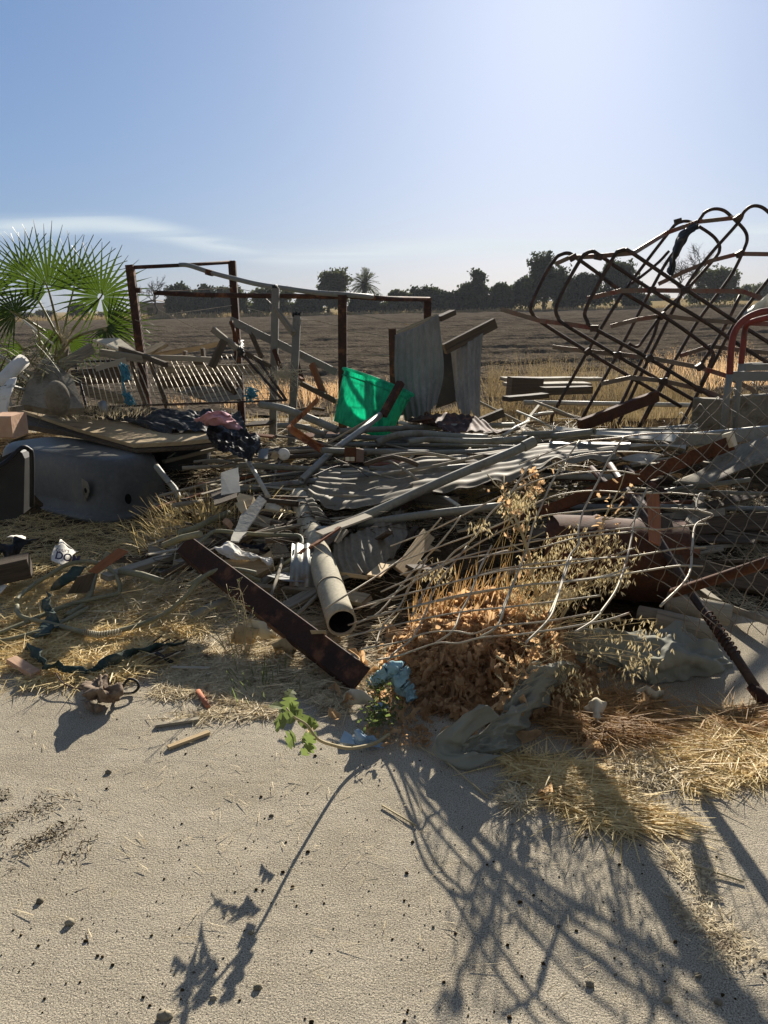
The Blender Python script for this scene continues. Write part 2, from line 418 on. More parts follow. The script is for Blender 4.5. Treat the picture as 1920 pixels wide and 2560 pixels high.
M['blacksheet'] = mat('black_film', (0.010, 0.011, 0.012), (0.024, 0.026, 0.027), scale=6, rough=0.6, bump=0.5, bscale=20, bdist=0.01, spot=(0.10, 0.09, 0.07), spot_scale=9, spot_amt=0.35)
M['tub'] = mat('tub_enamel', (0.085, 0.09, 0.098), (0.12, 0.127, 0.135), scale=3, rough=0.42, bump=0.12, bscale=5, spot=(0.14, 0.135, 0.125), spot_scale=3, spot_amt=0.45, fine=0.12)
M['green'] = mat('green_plastic', (0.05, 0.60, 0.40), (0.10, 0.74, 0.52), scale=5, rough=0.5, bump=0.3, trans=0.72, spot=(0.05, 0.30, 0.20), spot_scale=4, spot_amt=0.55, fine=0.18, stretch=(1, 1, .35))
M['pink'] = mat('pink_fabric', (0.55, 0.30, 0.42), (0.62, 0.38, 0.50), scale=5, rough=0.9, bump=0.3)
M['white'] = mat('white_cloth', (0.60, 0.60, 0.64), (0.72, 0.72, 0.74), scale=6, rough=0.9, bump=0.3, spot=(0.45, 0.43, 0.40), spot_amt=0.25)
M['paper'] = mat('dirty_paper', (0.46, 0.43, 0.37), (0.60, 0.57, 0.50), scale=6, rough=0.95, bump=0.3, spot=(0.33, 0.27, 0.2), spot_amt=0.5, vary=0.12)
M['card'] = mat('cardboard', (0.38, 0.30, 0.20), (0.48, 0.39, 0.27), scale=5, rough=0.95, bump=0.2, vary=0.15, spot=(0.26, 0.2, 0.13), spot_amt=0.4)
M['ceil'] = mat('fibre_board', (0.34, 0.34, 0.34), (0.44, 0.43, 0.42), scale=12, rough=0.95, bump=0.3, spot=(0.27, 0.25, 0.22), spot_amt=0.4)
M['tarp'] = mat('grey_canvas', (0.20, 0.21, 0.195), (0.27, 0.28, 0.25), scale=4, rough=0.9, bump=0.35, bscale=90, bdist=0.002, spot=(0.24, 0.23, 0.19), spot_scale=4, spot_amt=0.3)
M['rag_green'] = mat('dark_green_fabric', (0.03, 0.055, 0.048), (0.06, 0.09, 0.08), scale=12, rough=0.9, bump=0.5, spot=(0.16, 0.16, 0.12), spot_amt=0.3)
M['rag_brown'] = mat('dirty_rag_fabric', (0.17, 0.13, 0.105), (0.28, 0.22, 0.18), scale=14, rough=0.95, bump=0.8, bdist=0.01, spot=(0.09, 0.06, 0.045), spot_amt=0.5)
M['teal'] = mat('teal_rag', (0.05, 0.20, 0.26), (0.09, 0.30, 0.37), scale=12, rough=0.9, bump=0.5)
M['foam'] = mat('blue_foam', (0.22, 0.40, 0.44), (0.40, 0.58, 0.60), scale=14, rough=0.95, bump=0.8, spot=(0.12, 0.22, 0.26), spot_amt=0.4)
M['bluefilm'] = mat('blue_film', (0.22, 0.36, 0.50), (0.38, 0.50, 0.62), scale=9, rough=0.45, bump=0.5, bdist=0.01)
M['navy'] = mat('dark_blue_fabric', (0.012, 0.018, 0.03), (0.03, 0.04, 0.06), scale=9, rough=0.9, bump=0.4)
M['terra'] = mat('terracotta', (0.36, 0.13, 0.08), (0.45, 0.2, 0.13), scale=9, rough=0.85, bump=0.3)
M['pinkblock'] = mat('pink_foam', (0.48, 0.30, 0.22), (0.56, 0.38, 0.29), scale=9, rough=0.9, bump=0.4)
M['redpaint'] = mat('red_paint_over_grey', (0.16, 0.032, 0.026), (0.22, 0.05, 0.04), scale=9, rough=0.6, bump=0.2, spot=(0.10, 0.05, 0.045), spot_scale=7, spot_amt=0.35)
M['greypaint'] = mat('grey_paint', (0.17, 0.185, 0.20), (0.22, 0.235, 0.25), scale=6, rough=0.55, bump=0.1, spot=(0.14, 0.11, 0.1), spot_amt=0.3)
M['bluepost'] = mat('grey_blue_painted_steel', (0.15, 0.152, 0.158), (0.20, 0.202, 0.206), scale=6, rough=0.65, bump=0.15, spot=(0.12, 0.10, 0.09), spot_scale=5, spot_amt=0.35)
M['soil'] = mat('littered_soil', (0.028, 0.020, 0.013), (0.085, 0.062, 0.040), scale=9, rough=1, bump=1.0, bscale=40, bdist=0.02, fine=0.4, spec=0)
M['bark'] = mat('bark', (0.05, 0.042, 0.034), (0.10, 0.085, 0.068), scale=8, rough=0.95, bump=0.8, bscale=14, bdist=0.03)
M['palmtrunk'] = mat('palm_trunk', (0.12, 0.115, 0.10), (0.20, 0.185, 0.16), scale=8, rough=0.95, bump=1, bscale=20, bdist=0.02)
for i, (a, b, tcl) in enumerate([((0.022, 0.032, 0.017), (0.042, 0.054, 0.025), (0.055, 0.075, 0.02)), ((0.036, 0.046, 0.022), (0.07, 0.08, 0.036), (0.12, 0.135, 0.045)), ((0.014, 0.022, 0.013), (0.028, 0.036, 0.019), (0.03, 0.045, 0.015))]):
    M['crown%d' % i] = mat('foliage_%s' % ('dark', 'olive', 'deep')[i], a, b, scale=0.6, rough=0.7, bump=0, trans=0.3, tcol=tcl, fine=0.3)
M['palmleaf'] = mat('fan_palm_leaf', (0.022, 0.05, 0.012), (0.05, 0.09, 0.02), scale=3, rough=0.5, bump=0.1, trans=0.38, tcol=(0.075, 0.125, 0.012), vary=0.15)
M['palmstalk'] = mat('palm_stalk', (0.16, 0.17, 0.07), (0.24, 0.22, 0.10), scale=5, rough=0.6, bump=0.1)
M['weedleaf'] = mat('weed_leaf', (0.10, 0.125, 0.055), (0.17, 0.20, 0.10), scale=15, rough=0.7, bump=0.3, trans=0.4, tcol=(0.22, 0.29, 0.08))
M['weedstem'] = mat('weed_stem', (0.36, 0.31, 0.20), (0.46, 0.40, 0.27), scale=9, rough=0.8, bump=0.1)
M['straw'] = mat('straw', (0.60, 0.46, 0.22), (0.82, 0.70, 0.42), scale=16, rough=0.6, bump=0, trans=0.25, fine=0.25, spot=(0.40, 0.29, 0.15), spot_scale=9, spot_amt=0.25)
M['strawpale'] = mat('bleached_straw', (0.54, 0.46, 0.32), (0.76, 0.68, 0.52), scale=22, rough=0.65, bump=0, trans=0.25, fine=0.25, spot=(0.28, 0.22, 0.15), spot_scale=12, spot_amt=0.45)
M['drygrass'] = mat('dry_grass', (0.29, 0.225, 0.13), (0.44, 0.36, 0.235), scale=3, rough=0.8, bump=0, trans=0.3, fine=0.2)
M['oat'] = mat('oat_husk', (0.55, 0.47, 0.30), (0.72, 0.64, 0.46), scale=20, rough=0.6, bump=0, trans=0.4)
M['leafbrown'] = mat('dead_leaf', (0.40, 0.27, 0.165), (0.64, 0.48, 0.32), scale=10, rough=0.8, bump=0.2, trans=0.5, tcol=(0.80, 0.53, 0.28), fine=0.25, spot=(0.22, 0.13, 0.075), spot_scale=7, spot_amt=0.5)
M['orangegrass'] = mat('orange_dry_stalks', (0.36, 0.22, 0.10), (0.54, 0.37, 0.19), scale=9, rough=0.7, bump=0, trans=0.35, fine=0.2)
M['stone'] = mat('stone', (0.13, 0.115, 0.095), (0.32, 0.29, 0.24), scale=30, rough=0.9, bump=0.5, bscale=100, bdist=0.002, vary=0.4)
M['houserend'] = mat('weathered_shed_wall', (0.20, 0.17, 0.14), (0.27, 0.23, 0.19), scale=1.5, rough=0.9, bump=0.2)
M['shedroof'] = mat('shed_roof', (0.16, 0.15, 0.14), (0.22, 0.20, 0.19), scale=1.5, rough=0.8, bump=0.2)
M['ink'] = mat('dark_print', (0.05, 0.045, 0.10), (0.07, 0.06, 0.13), scale=9, rough=0.8, bump=0)
M['hole'] = mat('shade_black', (0.004, 0.004, 0.004), rough=1, bump=0)  # flat black: the shade inside openings put into the colour
M['thinclear'] = mat('torn_clear_film', (0.45, 0.47, 0.5), (0.6, 0.62, 0.65), scale=9, rough=0.3, bump=0.6, bdist=0.01, trans=0.5)

def ground_mat():
    m = bpy.data.materials.new('sandy_hardstand'); m.use_nodes = True
    nt = m.node_tree; L = nt.links; nt.nodes.clear()
    out = ND(nt, 'ShaderNodeOutputMaterial'); bs = ND(nt, 'ShaderNodeBsdfPrincipled'); tcn = ND(nt, 'ShaderNodeTexCoord')
    def noise_(sc, det=5, ro=.6, vec=None, st=None):
        n = ND(nt, 'ShaderNodeTexNoise'); n.inputs['Scale'].default_value = sc; n.inputs['Detail'].default_value = det; n.inputs['Roughness'].default_value = ro
        if st:
            mp = ND(nt, 'ShaderNodeMapping'); mp.inputs['Scale'].default_value = st; mp.inputs['Rotation'].default_value = (0, 0, R(28)); L.new(tcn.outputs['Object'], mp.inputs[0]); L.new(mp.outputs[0], n.inputs['Vector'])
        else: L.new(tcn.outputs['Object'], n.inputs['Vector'])
        return n.outputs[0]
    def rng_(x, a, b, c=0, d=1):
        r = ND(nt, 'ShaderNodeMapRange'); L.new(x, r.inputs[0])
        for i, q in zip((1, 2, 3, 4), (a, b, c, d)): r.inputs[i].default_value = q
        return r.outputs[0]
    def mix(f, a, b, mode='MIX'):
        x = ND(nt, 'ShaderNodeMix', data_type='RGBA', blend_type=mode); L.new(f, x.inputs[0]) if not isinstance(f, float) else setattr(x.inputs[0], 'default_value', f)
        for i, q in ((6, a), (7, b)):
            if isinstance(q, tuple): x.inputs[i].default_value = (*q, 1)
            else: L.new(q, x.inputs[i])
        return x.outputs[2]
    c = mix(rng_(noise_(1.3, 5, .6, st=(1, 2.2, 1)), .35, .68), (0.340, 0.294, 0.214), (0.470, 0.414, 0.316))
    c = mix(rng_(noise_(5, 8, .7), .52, .74, 0, .55), c, (0.205, 0.172, 0.122))
    c = mix(rng_(noise_(.9, 6, .62), .50, .64, 0, .45), c, (0.20, 0.165, 0.115))
    c = mix(rng_(noise_(2.1, 7, .7, st=(3, 1, 1)), .58, .70, 0, .5), c, (0.50, 0.45, 0.36))
    c = mix(rng_(noise_(260, 2, .5), .48, .62, 0, .8), c, (0.66, 0.59, 0.45))
    c = mix(rng_(noise_(230, 2, .5), .53, .64, 0, .9), c, (0.14, 0.115, 0.08))
    v = ND(nt, 'ShaderNodeTexVoronoi'); v.inputs['Scale'].default_value = 34; v.inputs['Randomness'].default_value = 1; L.new(tcn.outputs['Object'], v.inputs['Vector'])
    spk = mix(rng_(v.outputs['Distance'], .02, .10, .75, 0), c, (0.075, 0.06, 0.05))
    gate = rng_(noise_(2.3, 3), .50, .60)
    c = mix(gate, c, spk)
    hsv_ = ND(nt, 'ShaderNodeHueSaturation'); L.new(c, hsv_.inputs['Color']); c = hsv_.outputs[0]
    L.new(c, bs.inputs['Base Color']); bs.inputs['Roughness'].default_value = .95; bs.inputs['Specular IOR Level'].default_value = .05
    hgt = ND(nt, 'ShaderNodeMath', operation='MULTIPLY_ADD'); L.new(noise_(170, 3, .7), hgt.inputs[0]); hgt.inputs[1].default_value = 0.8; L.new(noise_(9, 5, .6), hgt.inputs[2])
    h2 = ND(nt, 'ShaderNodeMath', operation='MULTIPLY_ADD'); L.new(noise_(3.0, 4, .6, st=(1, 2.4, 1)), h2.inputs[0]); h2.inputs[1].default_value = 1.0; L.new(hgt.outputs[0], h2.inputs[2])
    bp = ND(nt, 'ShaderNodeBump'); bp.inputs['Strength'].default_value = .8; bp.inputs['Distance'].default_value = .008
    L.new(h2.outputs[0], bp.inputs['Height']); L.new(bp.outputs[0], bs.inputs['Normal'])
    L.new(bs.outputs[0], out.inputs[0]); return m
M['ground'] = ground_mat()
M['field'] = mat('ploughed_earth', (0.078, 0.067, 0.060), (0.135, 0.116, 0.102), scale=1.2, rough=1, bump=1.0, bscale=9, bdist=0.05, fine=0.35, spec=0)
M['dryland'] = mat('dry_grassland', (0.24, 0.19, 0.115), (0.33, 0.27, 0.17), scale=.4, rough=1, bump=.5, bscale=5, fine=.2, spec=0)
# ------------------------------------------------------------------ the setting: ground, field, far dry land
def front_y(x):
    """near edge of the heap on the ground"""
    K = [(-6, 4.3), (-2.6, 4.1), (-1.6, 4.0), (-0.9, 3.75), (-.35, 3.25), (0.05, 2.85), (0.5, 2.8), (1.0, 3.15), (1.7, 3.5), (6, 3.8)]
    for (a, b), (c, d) in zip(K, K[1:]):
        if x <= c: return b + (d - b) * max(0, (x - a) / (c - a))
    return K[-1][1]
def mound(x, y):
    a = front_y(x)
    k = 1.0 - 0.75 * sstep(0.9, 1.7, x) * (1 - sstep(4.5, 6.0, y))
    k *= 1 - 0.92 * (1 - sstep(-1.5, -1.15, x)) * (1 - sstep(6.0, 6.6, y))
    h = 0.26 * sstep(0.1, 2.6, y - a) * k * (1 - sstep(8.6, 10.6, y)) * (1 - sstep(3.6, 6, abs(x)))
    return h + sstep(0.0, .5, y - a) * (1 - sstep(9, 10.5, y)) * k * (0.05 * nz3(x, y, 3, 2.3) + 0.03 * nz3(x, y, 9, 7))
def gz(x, y): return max(0.004, mound(x, y))

g = MB()
ys = [-20, -6, 0, 1, 2, 3, 4, 6, 8, 10, 11.5, 12.3, 14, 20, 40, 90, 200, 500, 900]
xs = [-900, -400, -150, -40, -12, -5, -3, -1, 1, 3, 5, 12, 40, 150, 400, 900]
gi = {}
for i, y in enumerate(ys):
    for j, x in enumerate(xs):
        gi[i, j] = len(g.v); g.v.append(Vector((x, y, -0.4 if y > 12 else 0.0)))
for i in range(len(ys) - 1):
    for j in range(len(xs) - 1):
        q = (gi[i, j], gi[i, j + 1], gi[i + 1, j + 1], gi[i + 1, j]); g.face(q, [(g.v[k].x, g.v[k].y) for k in q])
mk('ground', g, M['ground'], kind='structure', origin=Vector((0, 0, 0)))

def gridsheet(xa, xb, nx, ylist, zf):
    m = MB()
    for y in ylist:
        for j in range(nx + 1):
            x = xa(y) + (xb(y) - xa(y)) * j / nx
            m.v.append(Vector((x, y, zf(x, y))))
    for i in range(len(ylist) - 1):
        for j in range(nx):
            a = i * (nx + 1) + j; q = (a, a + 1, a + nx + 2, a + nx + 1)
            m.face(q, [(m.v[k].x, m.v[k].y) for k in q], True)
    return m
# mound of soil and litter under the heap
yl = [2.7 + 0.045 * i for i in range(175)]
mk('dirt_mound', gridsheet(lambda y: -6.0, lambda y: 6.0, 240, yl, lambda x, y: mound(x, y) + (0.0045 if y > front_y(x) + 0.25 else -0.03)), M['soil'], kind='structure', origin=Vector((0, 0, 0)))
# ploughed field with furrows across the view
yl = []; y = 11.6
while y < 139: yl.append(y); y += max(0.085, y * 0.0042)
def fz(x, y):
    fw = 0.12 * sstep(11.6, 13, y)
    w = y / 1.55 + 0.35 * nz3(x * .05, y * .22, 1) + .12 * nz3(x * .6, y * .6, 5)
    fade = 1.0 if y < 60 else max(.5, 60 / y)
    amp = fw * max(.15, 0.6 + 1.3 * nz3(x * .25, math.floor(w) * 1.7, 4) )
    z = 0.02 + amp * (0.5 + 0.5 * math.sin(2 * math.pi * w)) + 0.05 * nz3(x * 3.3, y * 3.3, 6) + 0.022 * nz3(x * 9, y * 9, 8) * fade
    z += 0.10 * max(0, nz3(x * .12, y * .5, 12) - .15)
    return z
mk('ploughed_field', gridsheet(lambda y: -6 - y * .62, lambda y: 6 + y * .62, 360, yl, fz), M['field'], kind='structure', origin=Vector((0, 0, 0)))
yl = [138.5, 141, 145, 150, 170, 210, 300, 500, 899]
mk('far_grassland', gridsheet(lambda y: -min(899, y * 1.4 + 60), lambda y: min(899, y * 1.4 + 60), 40, yl, lambda x, y: 0.08 + 0.004 * max(0, y - 150) * .35 + .5 * sstep(10, 120, x) * sstep(140, 190, y) * 3), M['dryland'], kind='structure', origin=Vector((0, 0, 0)))

# ------------------------------------------------------------------ blades, straws, tufts (nobody could count them)
def ribbon(m, p, d, L, w, up=Vector((0, 0, 1)), droop=0.0, seg=2):
    s = d.cross(up); s = s.normalized() * w if s.length > 1e-6 else Vector((w, 0, 0))
    b = len(m.v)
    for i in range(seg + 1):
        t = i / seg
        c = p + d * (L * t) + Vector((0, 0, -droop * L * t * t))
        k = 1.0 if i < seg else 0.35
        m.v += [c - s * k * .5, c + s * k * .5]
    for i in range(seg):
        a = b + 2 * i; m.face((a, a + 1, a + 3, a + 2), [(0, 0), (.01, 0), (.01, .1), (0, .1)])
def inpoly(x, y, poly):
    c = False; n = len(poly); j = n - 1
    for i in range(n):
        xi, yi = poly[i]; xj, yj = poly[j]
        if (yi > y) != (yj > y) and x < (xj - xi) * (y - yi) / (yj - yi) + xi: c = not c
        j = i
    return c
def straw_patch(name, label, poly, n, hh, matn, L=(.04, .14), w=(.0024, .0052), flow=None, seed=1, soft=0.12, zbase=gz, tilt=.25, clump=3.0, cth=-.12):
    """poly: outline on the ground in metres"""
    r = random.Random(seed); m = MB()
    xs_ = [p[0] for p in poly]; ys_ = [p[1] for p in poly]; k = 0; tries = 0
    while k < n and tries < n * 12:
        tries += 1
        x = r.uniform(min(xs_), max(xs_)); y = r.uniform(min(ys_), max(ys_))
        ex, ey = x + r.gauss(0, soft), y + r.gauss(0, soft)
        if not inpoly(ex, ey, poly): continue
        if nz3(x, y, seed, clump) < cth + r.gauss(0, .12): continue
        a = r.uniform(0, math.tau) if flow is None or r.random() < .35 else flow + r.gauss(0, .35)
        dens = .35 + .65 * max(0, min(1, .5 + nz3(x, y, seed + 3, 2.2)))
        z = zbase(x, y) + abs(r.gauss(0, .5)) * hh * dens + .003
        l = r.uniform(*L) * (1 if r.random() < .85 else 1.8)
        d = Vector((math.cos(a), math.sin(a), r.gauss(0, tilt) * (.3 + hh * 4)))
        d.normalize()
        e = zbase(x + d.x * l, y + d.y * l) - z
        if d.z * l < e: d.z = e / l + .01
        ribbon(m, Vector((x, y, z)), d, l, r.uniform(*w), up=Vector((r.gauss(0, .5), r.gauss(0, .5), 1)).normalized(), droop=r.uniform(-.1, .25) * min(1, hh * 8))
        k += 1
    return mk(name, m, M[matn], kind='stuff', label=label, cat='straw', origin=Vector((poly[0][0], poly[0][1], 0)))
def gpoly(tile, pts, h=0.0):
    return [(q.x, q.y) for q in T(tile, [(p[0], p[1], h) for p in pts])]
def tuft(m, c, n, H, spread, r, w=.004, seeds=0.0, lean=Vector((0, 0, 0))):
    for i in range(n):
        a = r.uniform(0, math.tau); s = abs(r.gauss(0, spread))
        p = c + Vector((math.cos(a), math.sin(a), 0)) * (r.random() * spread * .5)
        d = (Vector((math.cos(a) * s, math.sin(a) * s, 1)) + lean).normalized()
        L = H * r.uniform(.5, 1.0)
        ribbon(m, p, d, L, w, up=Vector((r.gauss(0, 1), r.gauss(0, 1), .2)).normalized(), droop=r.uniform(.05, .35), seg=3)
        if seeds and r.random() < seeds:
            t0 = p + d * L * .8
            for k in range(r.randint(5, 11)):
                q = t0 + d * L * r.uniform(-.15, .22) + Vector((r.gauss(0, .03), r.gauss(0, .03), r.gauss(0, .015)))
                dd = Vector((r.gauss(0, .5), r.gauss(0, .5), -1)).normalized()
                ribbon(m, q, dd, r.uniform(.015, .028), .005, up=Vector((r.gauss(0, 1), r.gauss(0, 1), .2)).normalized(), seg=1)

r = random.Random(5)
m = MB()
for i in range(5200):          # dry verge between the field and the trees
    x = r.uniform(-95, 100); y = r.uniform(139, 143.5)
    tuft(m, Vector((x, y, .08)), 2, r.uniform(.4, 1.3) * (1.25 if x < -20 else .8), .35, r, w=.09)
mk('dry_grass', m, M['drygrass'], kind='stuff', label='strip of tall dry grass between the ploughed field and the far trees', cat='grass', origin=Vector((0, 140, 0)))

hz = MB(); hz.v = [Vector((x, y, z)) for z in (-1.2, 24) for y in (-60, 960) for x in (-960, 960)]
for q in ((0, 2, 3, 1), (4, 5, 7, 6), (0, 1, 5, 4), (2, 6, 7, 3), (0, 4, 6, 2), (1, 3, 7, 5)): hz.face(q, [(0, 0)] * 4)
hm = bpy.data.materials.new('haze_air'); hm.use_nodes = True; hn = hm.node_tree.nodes; hn.clear()
ho = hn.new('ShaderNodeOutputMaterial'); hv = hn.new('ShaderNodeVolumePrincipled'); hv.inputs['Density'].default_value = 0.0003; hv.inputs['Color'].default_value = (0.86, 0.92, 1.0, 1); hv.inputs['Anisotropy'].default_value = 0.0
hm.node_tree.links.new(hv.outputs[0], ho.inputs['Volume'])
mk('haze', hz, hm, kind='stuff', label='thin pale air haze over the fields and far trees', origin=Vector((0, 0, -1.2)))
# ------------------------------------------------------------------ far trees, each with trunk and crown
def limb(m, a, b, r0, r1, r, kink=.12, n=5):
    pts = [a.lerp(b, i / n) + (Vector((r.gauss(0, 1), r.gauss(0, 1), r.gauss(0, .4))) * kink * (b - a).length * .35 if 0 < i < n else Vector()) for i in range(n + 1)]
    pts = catmull(pts, 2)
    m.tube(pts, 1.0, seg=7, scale=[r0 + (r1 - r0) * i / (len(pts) - 1) for i in range(len(pts))])
    return pts
def far_tree(px0, px1, top, base, label, seed, lobes=None, mi=0, Y=146, dens=1.0):
    r = random.Random(seed)
    cx = (px0 + px1) / 2
    b = atY(cx, base, Y); b.z = 0.1
    t = atY(cx, top, Y); H = t.z - b.z
    W = (atY(px1, base, Y) - atY(px0, base, Y)).length / 2 * 1.22
    th = thing('broadleaf_tree', label, 'tree', b, 'trees beyond the ploughed field')
    tm = MB()
    lobes = lobes or [(r.uniform(-.55, .55), r.uniform(-.4, .4), r.uniform(.42, .80), r.uniform(.28, .42)) for _ in range(9)] + [(0, 0, .42, .55), (-.5, 0, .3, .38), (.5, 0, .3, .38), (r.uniform(-.2, .2), 0, .84, .2)]
    trunk = limb(tm, b, b + Vector((r.uniform(-.3, .3), 0, H * .45)), H * .035, H * .02, r)
    for (lx, ly, lz, lr) in lobes[:9]:
        limb(tm, trunk[len(trunk) // 2], b + Vector((lx * W, ly * W, lz * H)), H * .018, H * .005, r)
    mk('trunk', tm, M['bark'], th)
    cm = MB()
    for (lx, ly, lz, lr) in lobes:
        c = b + Vector((lx * W, ly * W * .8, lz * H)); rad = Vector((lr * W, lr * W * .8, min(lr * H * .62, lr * W * 1.2)))
        nc = int(64 * dens * (lr / .35) ** 2)
        for _ in range(nc):
            v = Vector((r.gauss(0, 1), r.gauss(0, 1), r.gauss(0, 1))).normalized() * (r.random() ** .45) * r.uniform(.75, 1.18)
            p = c + Vector((v.x * rad.x, v.y * rad.y, v.z * rad.z))
            if p.z < b.z + .1: p.z = b.z + .1 + r.random() * .5
            for k in range(9):
                q = p + Vector((r.gauss(0, .28), r.gauss(0, .28), r.gauss(0, .22)))
                n_ = Vector((r.gauss(0, 1), r.gauss(0, 1), r.gauss(0, 1))).normalized()
                a_ = n_.orthogonal().normalized() * r.uniform(.16, .36); c_ = n_.cross(a_) * r.uniform(.5, .9)
                cm.quad(q - a_, q - c_, q + a_, q + c_)
    mk('crown', cm, M['crown%d' % mi], th)
    return th
FT = [(421, 488, 704, 801, 'small round dark tree just right of the far shed, leftmost of the tree row', 0),
      (482, 560, 716, 801, 'dense dark tree directly behind the rusted gate frame, beside the smallest left tree', 2),
      (545, 625, 708, 801, 'broad olive tree seen between the upper rusted posts, sloping down on its right', 1),
      (627, 734, 716, 797, 'wide low tree with dry grass at its foot, behind the taller grey-blue post', 1),
      (734, 803, 742, 795, 'low squat bushy tree left of the tall open-crowned tree by the date palm', 0),
      (778, 872, 676, 790, 'tall open-crowned tree with thin top branches just left of the far date palm', 1),
      (872, 960, 738, 788, 'low thicket tree spreading around the foot of the far date palm', 2),
      (965, 1035, 727, 788, 'small pale loose tree right of the far date palm', 1),
      (1020, 1100, 716, 787, 'rounded mid-height tree above the end of the rusted top rail', 0),
      (1085, 1165, 728, 784, 'low wide tree between the rail end and the tall narrow tree', 2),
      (1222, 1276, 712, 774, 'small conical dark tree standing just right of the tall narrow tree', 0),
      (1262, 1340, 690, 774, 'dense mid-height tree merging into the left side of the tallest tree', 2),
      (1300, 1420, 628, 774, 'tallest broad dark tree of the row, left of the tubular hay racks', 0),
      (1410, 1500, 680, 770, 'dark rounded tree seen through the left loops of the hay racks', 2),
      (1482, 1600, 654, 764, 'large bulky tree behind the middle of the hay racks', 0),
      (1712, 1846, 668, 760, 'spreading tree below the bare branches at the right of the hay racks', 1)]
for i, (a, b_, t, bs_, lab, mi) in enumerate(FT): far_tree(a, b_, t, bs_, lab, 100 + i, mi=mi, Y=146 + (i % 3) * 2)
far_tree(1143, 1222, 676, 776, 'tall narrow tree with a leaning tufted top right of the rail', 131, mi=0,
         lobes=[(-.45, 0, .35, .5), (.5, 0, .32, .5), (0, 0, .3, .6), (-.3, 0, .5, .35), (.4, 0, .52, .3), (.1, 0, .62, .3), (.2, 0, .74, .28), (.3, .1, .85, .25), (.05, 0, .92, .2), (.45, 0, .8, .2)])
far_tree(1850, 1990, 702, 760, 'low olive tree at the right edge beyond the red-painted frame', 133, mi=1, Y=180)
far_tree(1840, 1884, 716, 760, 'small distant bush at the right, left of the low olive tree', 134, mi=1, Y=190)
far_tree(1606, 1668, 738, 758, 'very low distant bush on the dry rise behind the hay racks', 139, mi=1, Y=230)
far_tree(176, 216, 758, 797, 'small grey-green bush seen behind the fan palm stems', 135, mi=1, Y=150)
far_tree(92, 134, 779, 799, 'low distant bush behind the left fronds of the fan palm', 136, mi=1, Y=170)
far_tree(-60, 20, 770, 800, 'low distant bush at the far left edge of the field', 137, mi=1, Y=170)

for i, (a, b_, t, lab) in enumerate([(596, 650, 762, 'low olive bush filling the gap left of the wide low tree'), (716, 760, 764, 'low olive bush between the wide low tree and the squat bushy tree'), (940, 985, 760, 'low olive bush just right of the date palm thicket'), (1150, 1240, 745, 'low dark bush at the foot of the tall narrow tree'), (1385, 1440, 735, 'low dark bush between the tallest tree and the rounded one'), (20, 90, 786, 'low pale bush at the far left behind the fan palm'), (1560, 1625, 738, 'low bush at the right foot of the bulky tree behind the racks'), (240, 330, 782, 'low scrub just left of the far shed')]):
    far_tree(a, b_, t, 790 - (a - 700) * .022, lab, 160 + i, mi=1 if i in (0, 1, 2, 5, 7) else 0, Y=150)
def bare_tree(px0, base, top, w, label, seed, Y=144):
    r = random.Random(seed); b = atY(px0, base, Y); b.z = .1; H = atY(px0, top, Y).z - .1; W = w / FPX * Y
    th = thing('bare_tree', label, 'tree', b, 'dead trees at the field edge')
    m = MB(); tr = limb(m, b, b + Vector((-.2, 0, H * .5)), .22, .13, r); mk('trunk', m, M['bark'], th)
    m = MB()
    def grow(p, d, L, rad, lvl):
        e = p + d * L; pts = limb(m, p, e, rad, rad * .55, r, kink=.25, n=4)
        if lvl < 4:
            for _ in range(3 if lvl < 3 else 2):
                nd = (d + Vector((r.gauss(0, .55), r.gauss(0, .5), r.gauss(.1, .4)))).normalized()
                grow(pts[r.randint(len(pts) // 2, len(pts) - 1)], nd, L * r.uniform(.55, .8), rad * .6, lvl + 1)
    for k in range(5):
        a = r.uniform(-1, 1)
        grow(tr[-1 - k], Vector((a * W / H * 1.6, r.uniform(-.4, .4), 1)).normalized(), H * .25, .10, 0)
    mk('branches', m, M['bark'], th)
bare_tree(394, 797, 695, 60, 'bare dead tree beside the far shed at the left', 9)
bare_tree(1752, 762, 606, 110, 'bare branching dead tree rising behind the right of the hay racks', 11, Y=150)
bare_tree(1700, 762, 640, 50, 'thin bare dead tree left of the larger dead one behind the hay racks', 13, Y=152)

# date palm far away
b = atY(912, 788, 147); b.z = .1
th = thing('date_palm', 'far date palm with a spiky rounded crown above the thicket', 'palm tree', b)
r = random.Random(3); H = atY(912, 712, 147).z
m = MB(); m.tube([b, b + Vector((0, 0, H * .5)), b + Vector((.1, 0, H))], .45, seg=10); mk('trunk', m, M['bark'], th)
m = MB(); c = b + Vector((.1, 0, H - .1))
for i in range(110):
    a = r.uniform(0, math.tau); e = r.uniform(-.6, 1.5); L = r.uniform(2.6, 3.6)
    d = Vector((math.cos(a) * math.cos(e), math.sin(a) * math.cos(e), math.sin(e)))
    P = [c + d * (L * t) + Vector((0, 0, -1.3 * t * t * math.cos(e) * L * .35)) for t in (0, .25, .5, .75, 1)]
    for k in range(4):
        sd_ = d.cross(Vector((0, 0, 1))).normalized() if abs(d.z) < .98 else Vector((1, 0, 0))
        for s_ in (-1, 1):
            for q in range(4):
                o_ = P[k].lerp(P[k + 1], q / 4); dd = (sd_ * s_ * .7 + (P[k + 1] - P[k]).normalized() * .8 + Vector((0, 0, -.25))).normalized()
                ribbon(m, o_, dd, .42, .10, up=Vector((r.gauss(0, 1), r.gauss(0, 1), 1)).normalized(), seg=1)
mk('crown', m, M['crown1'], th)

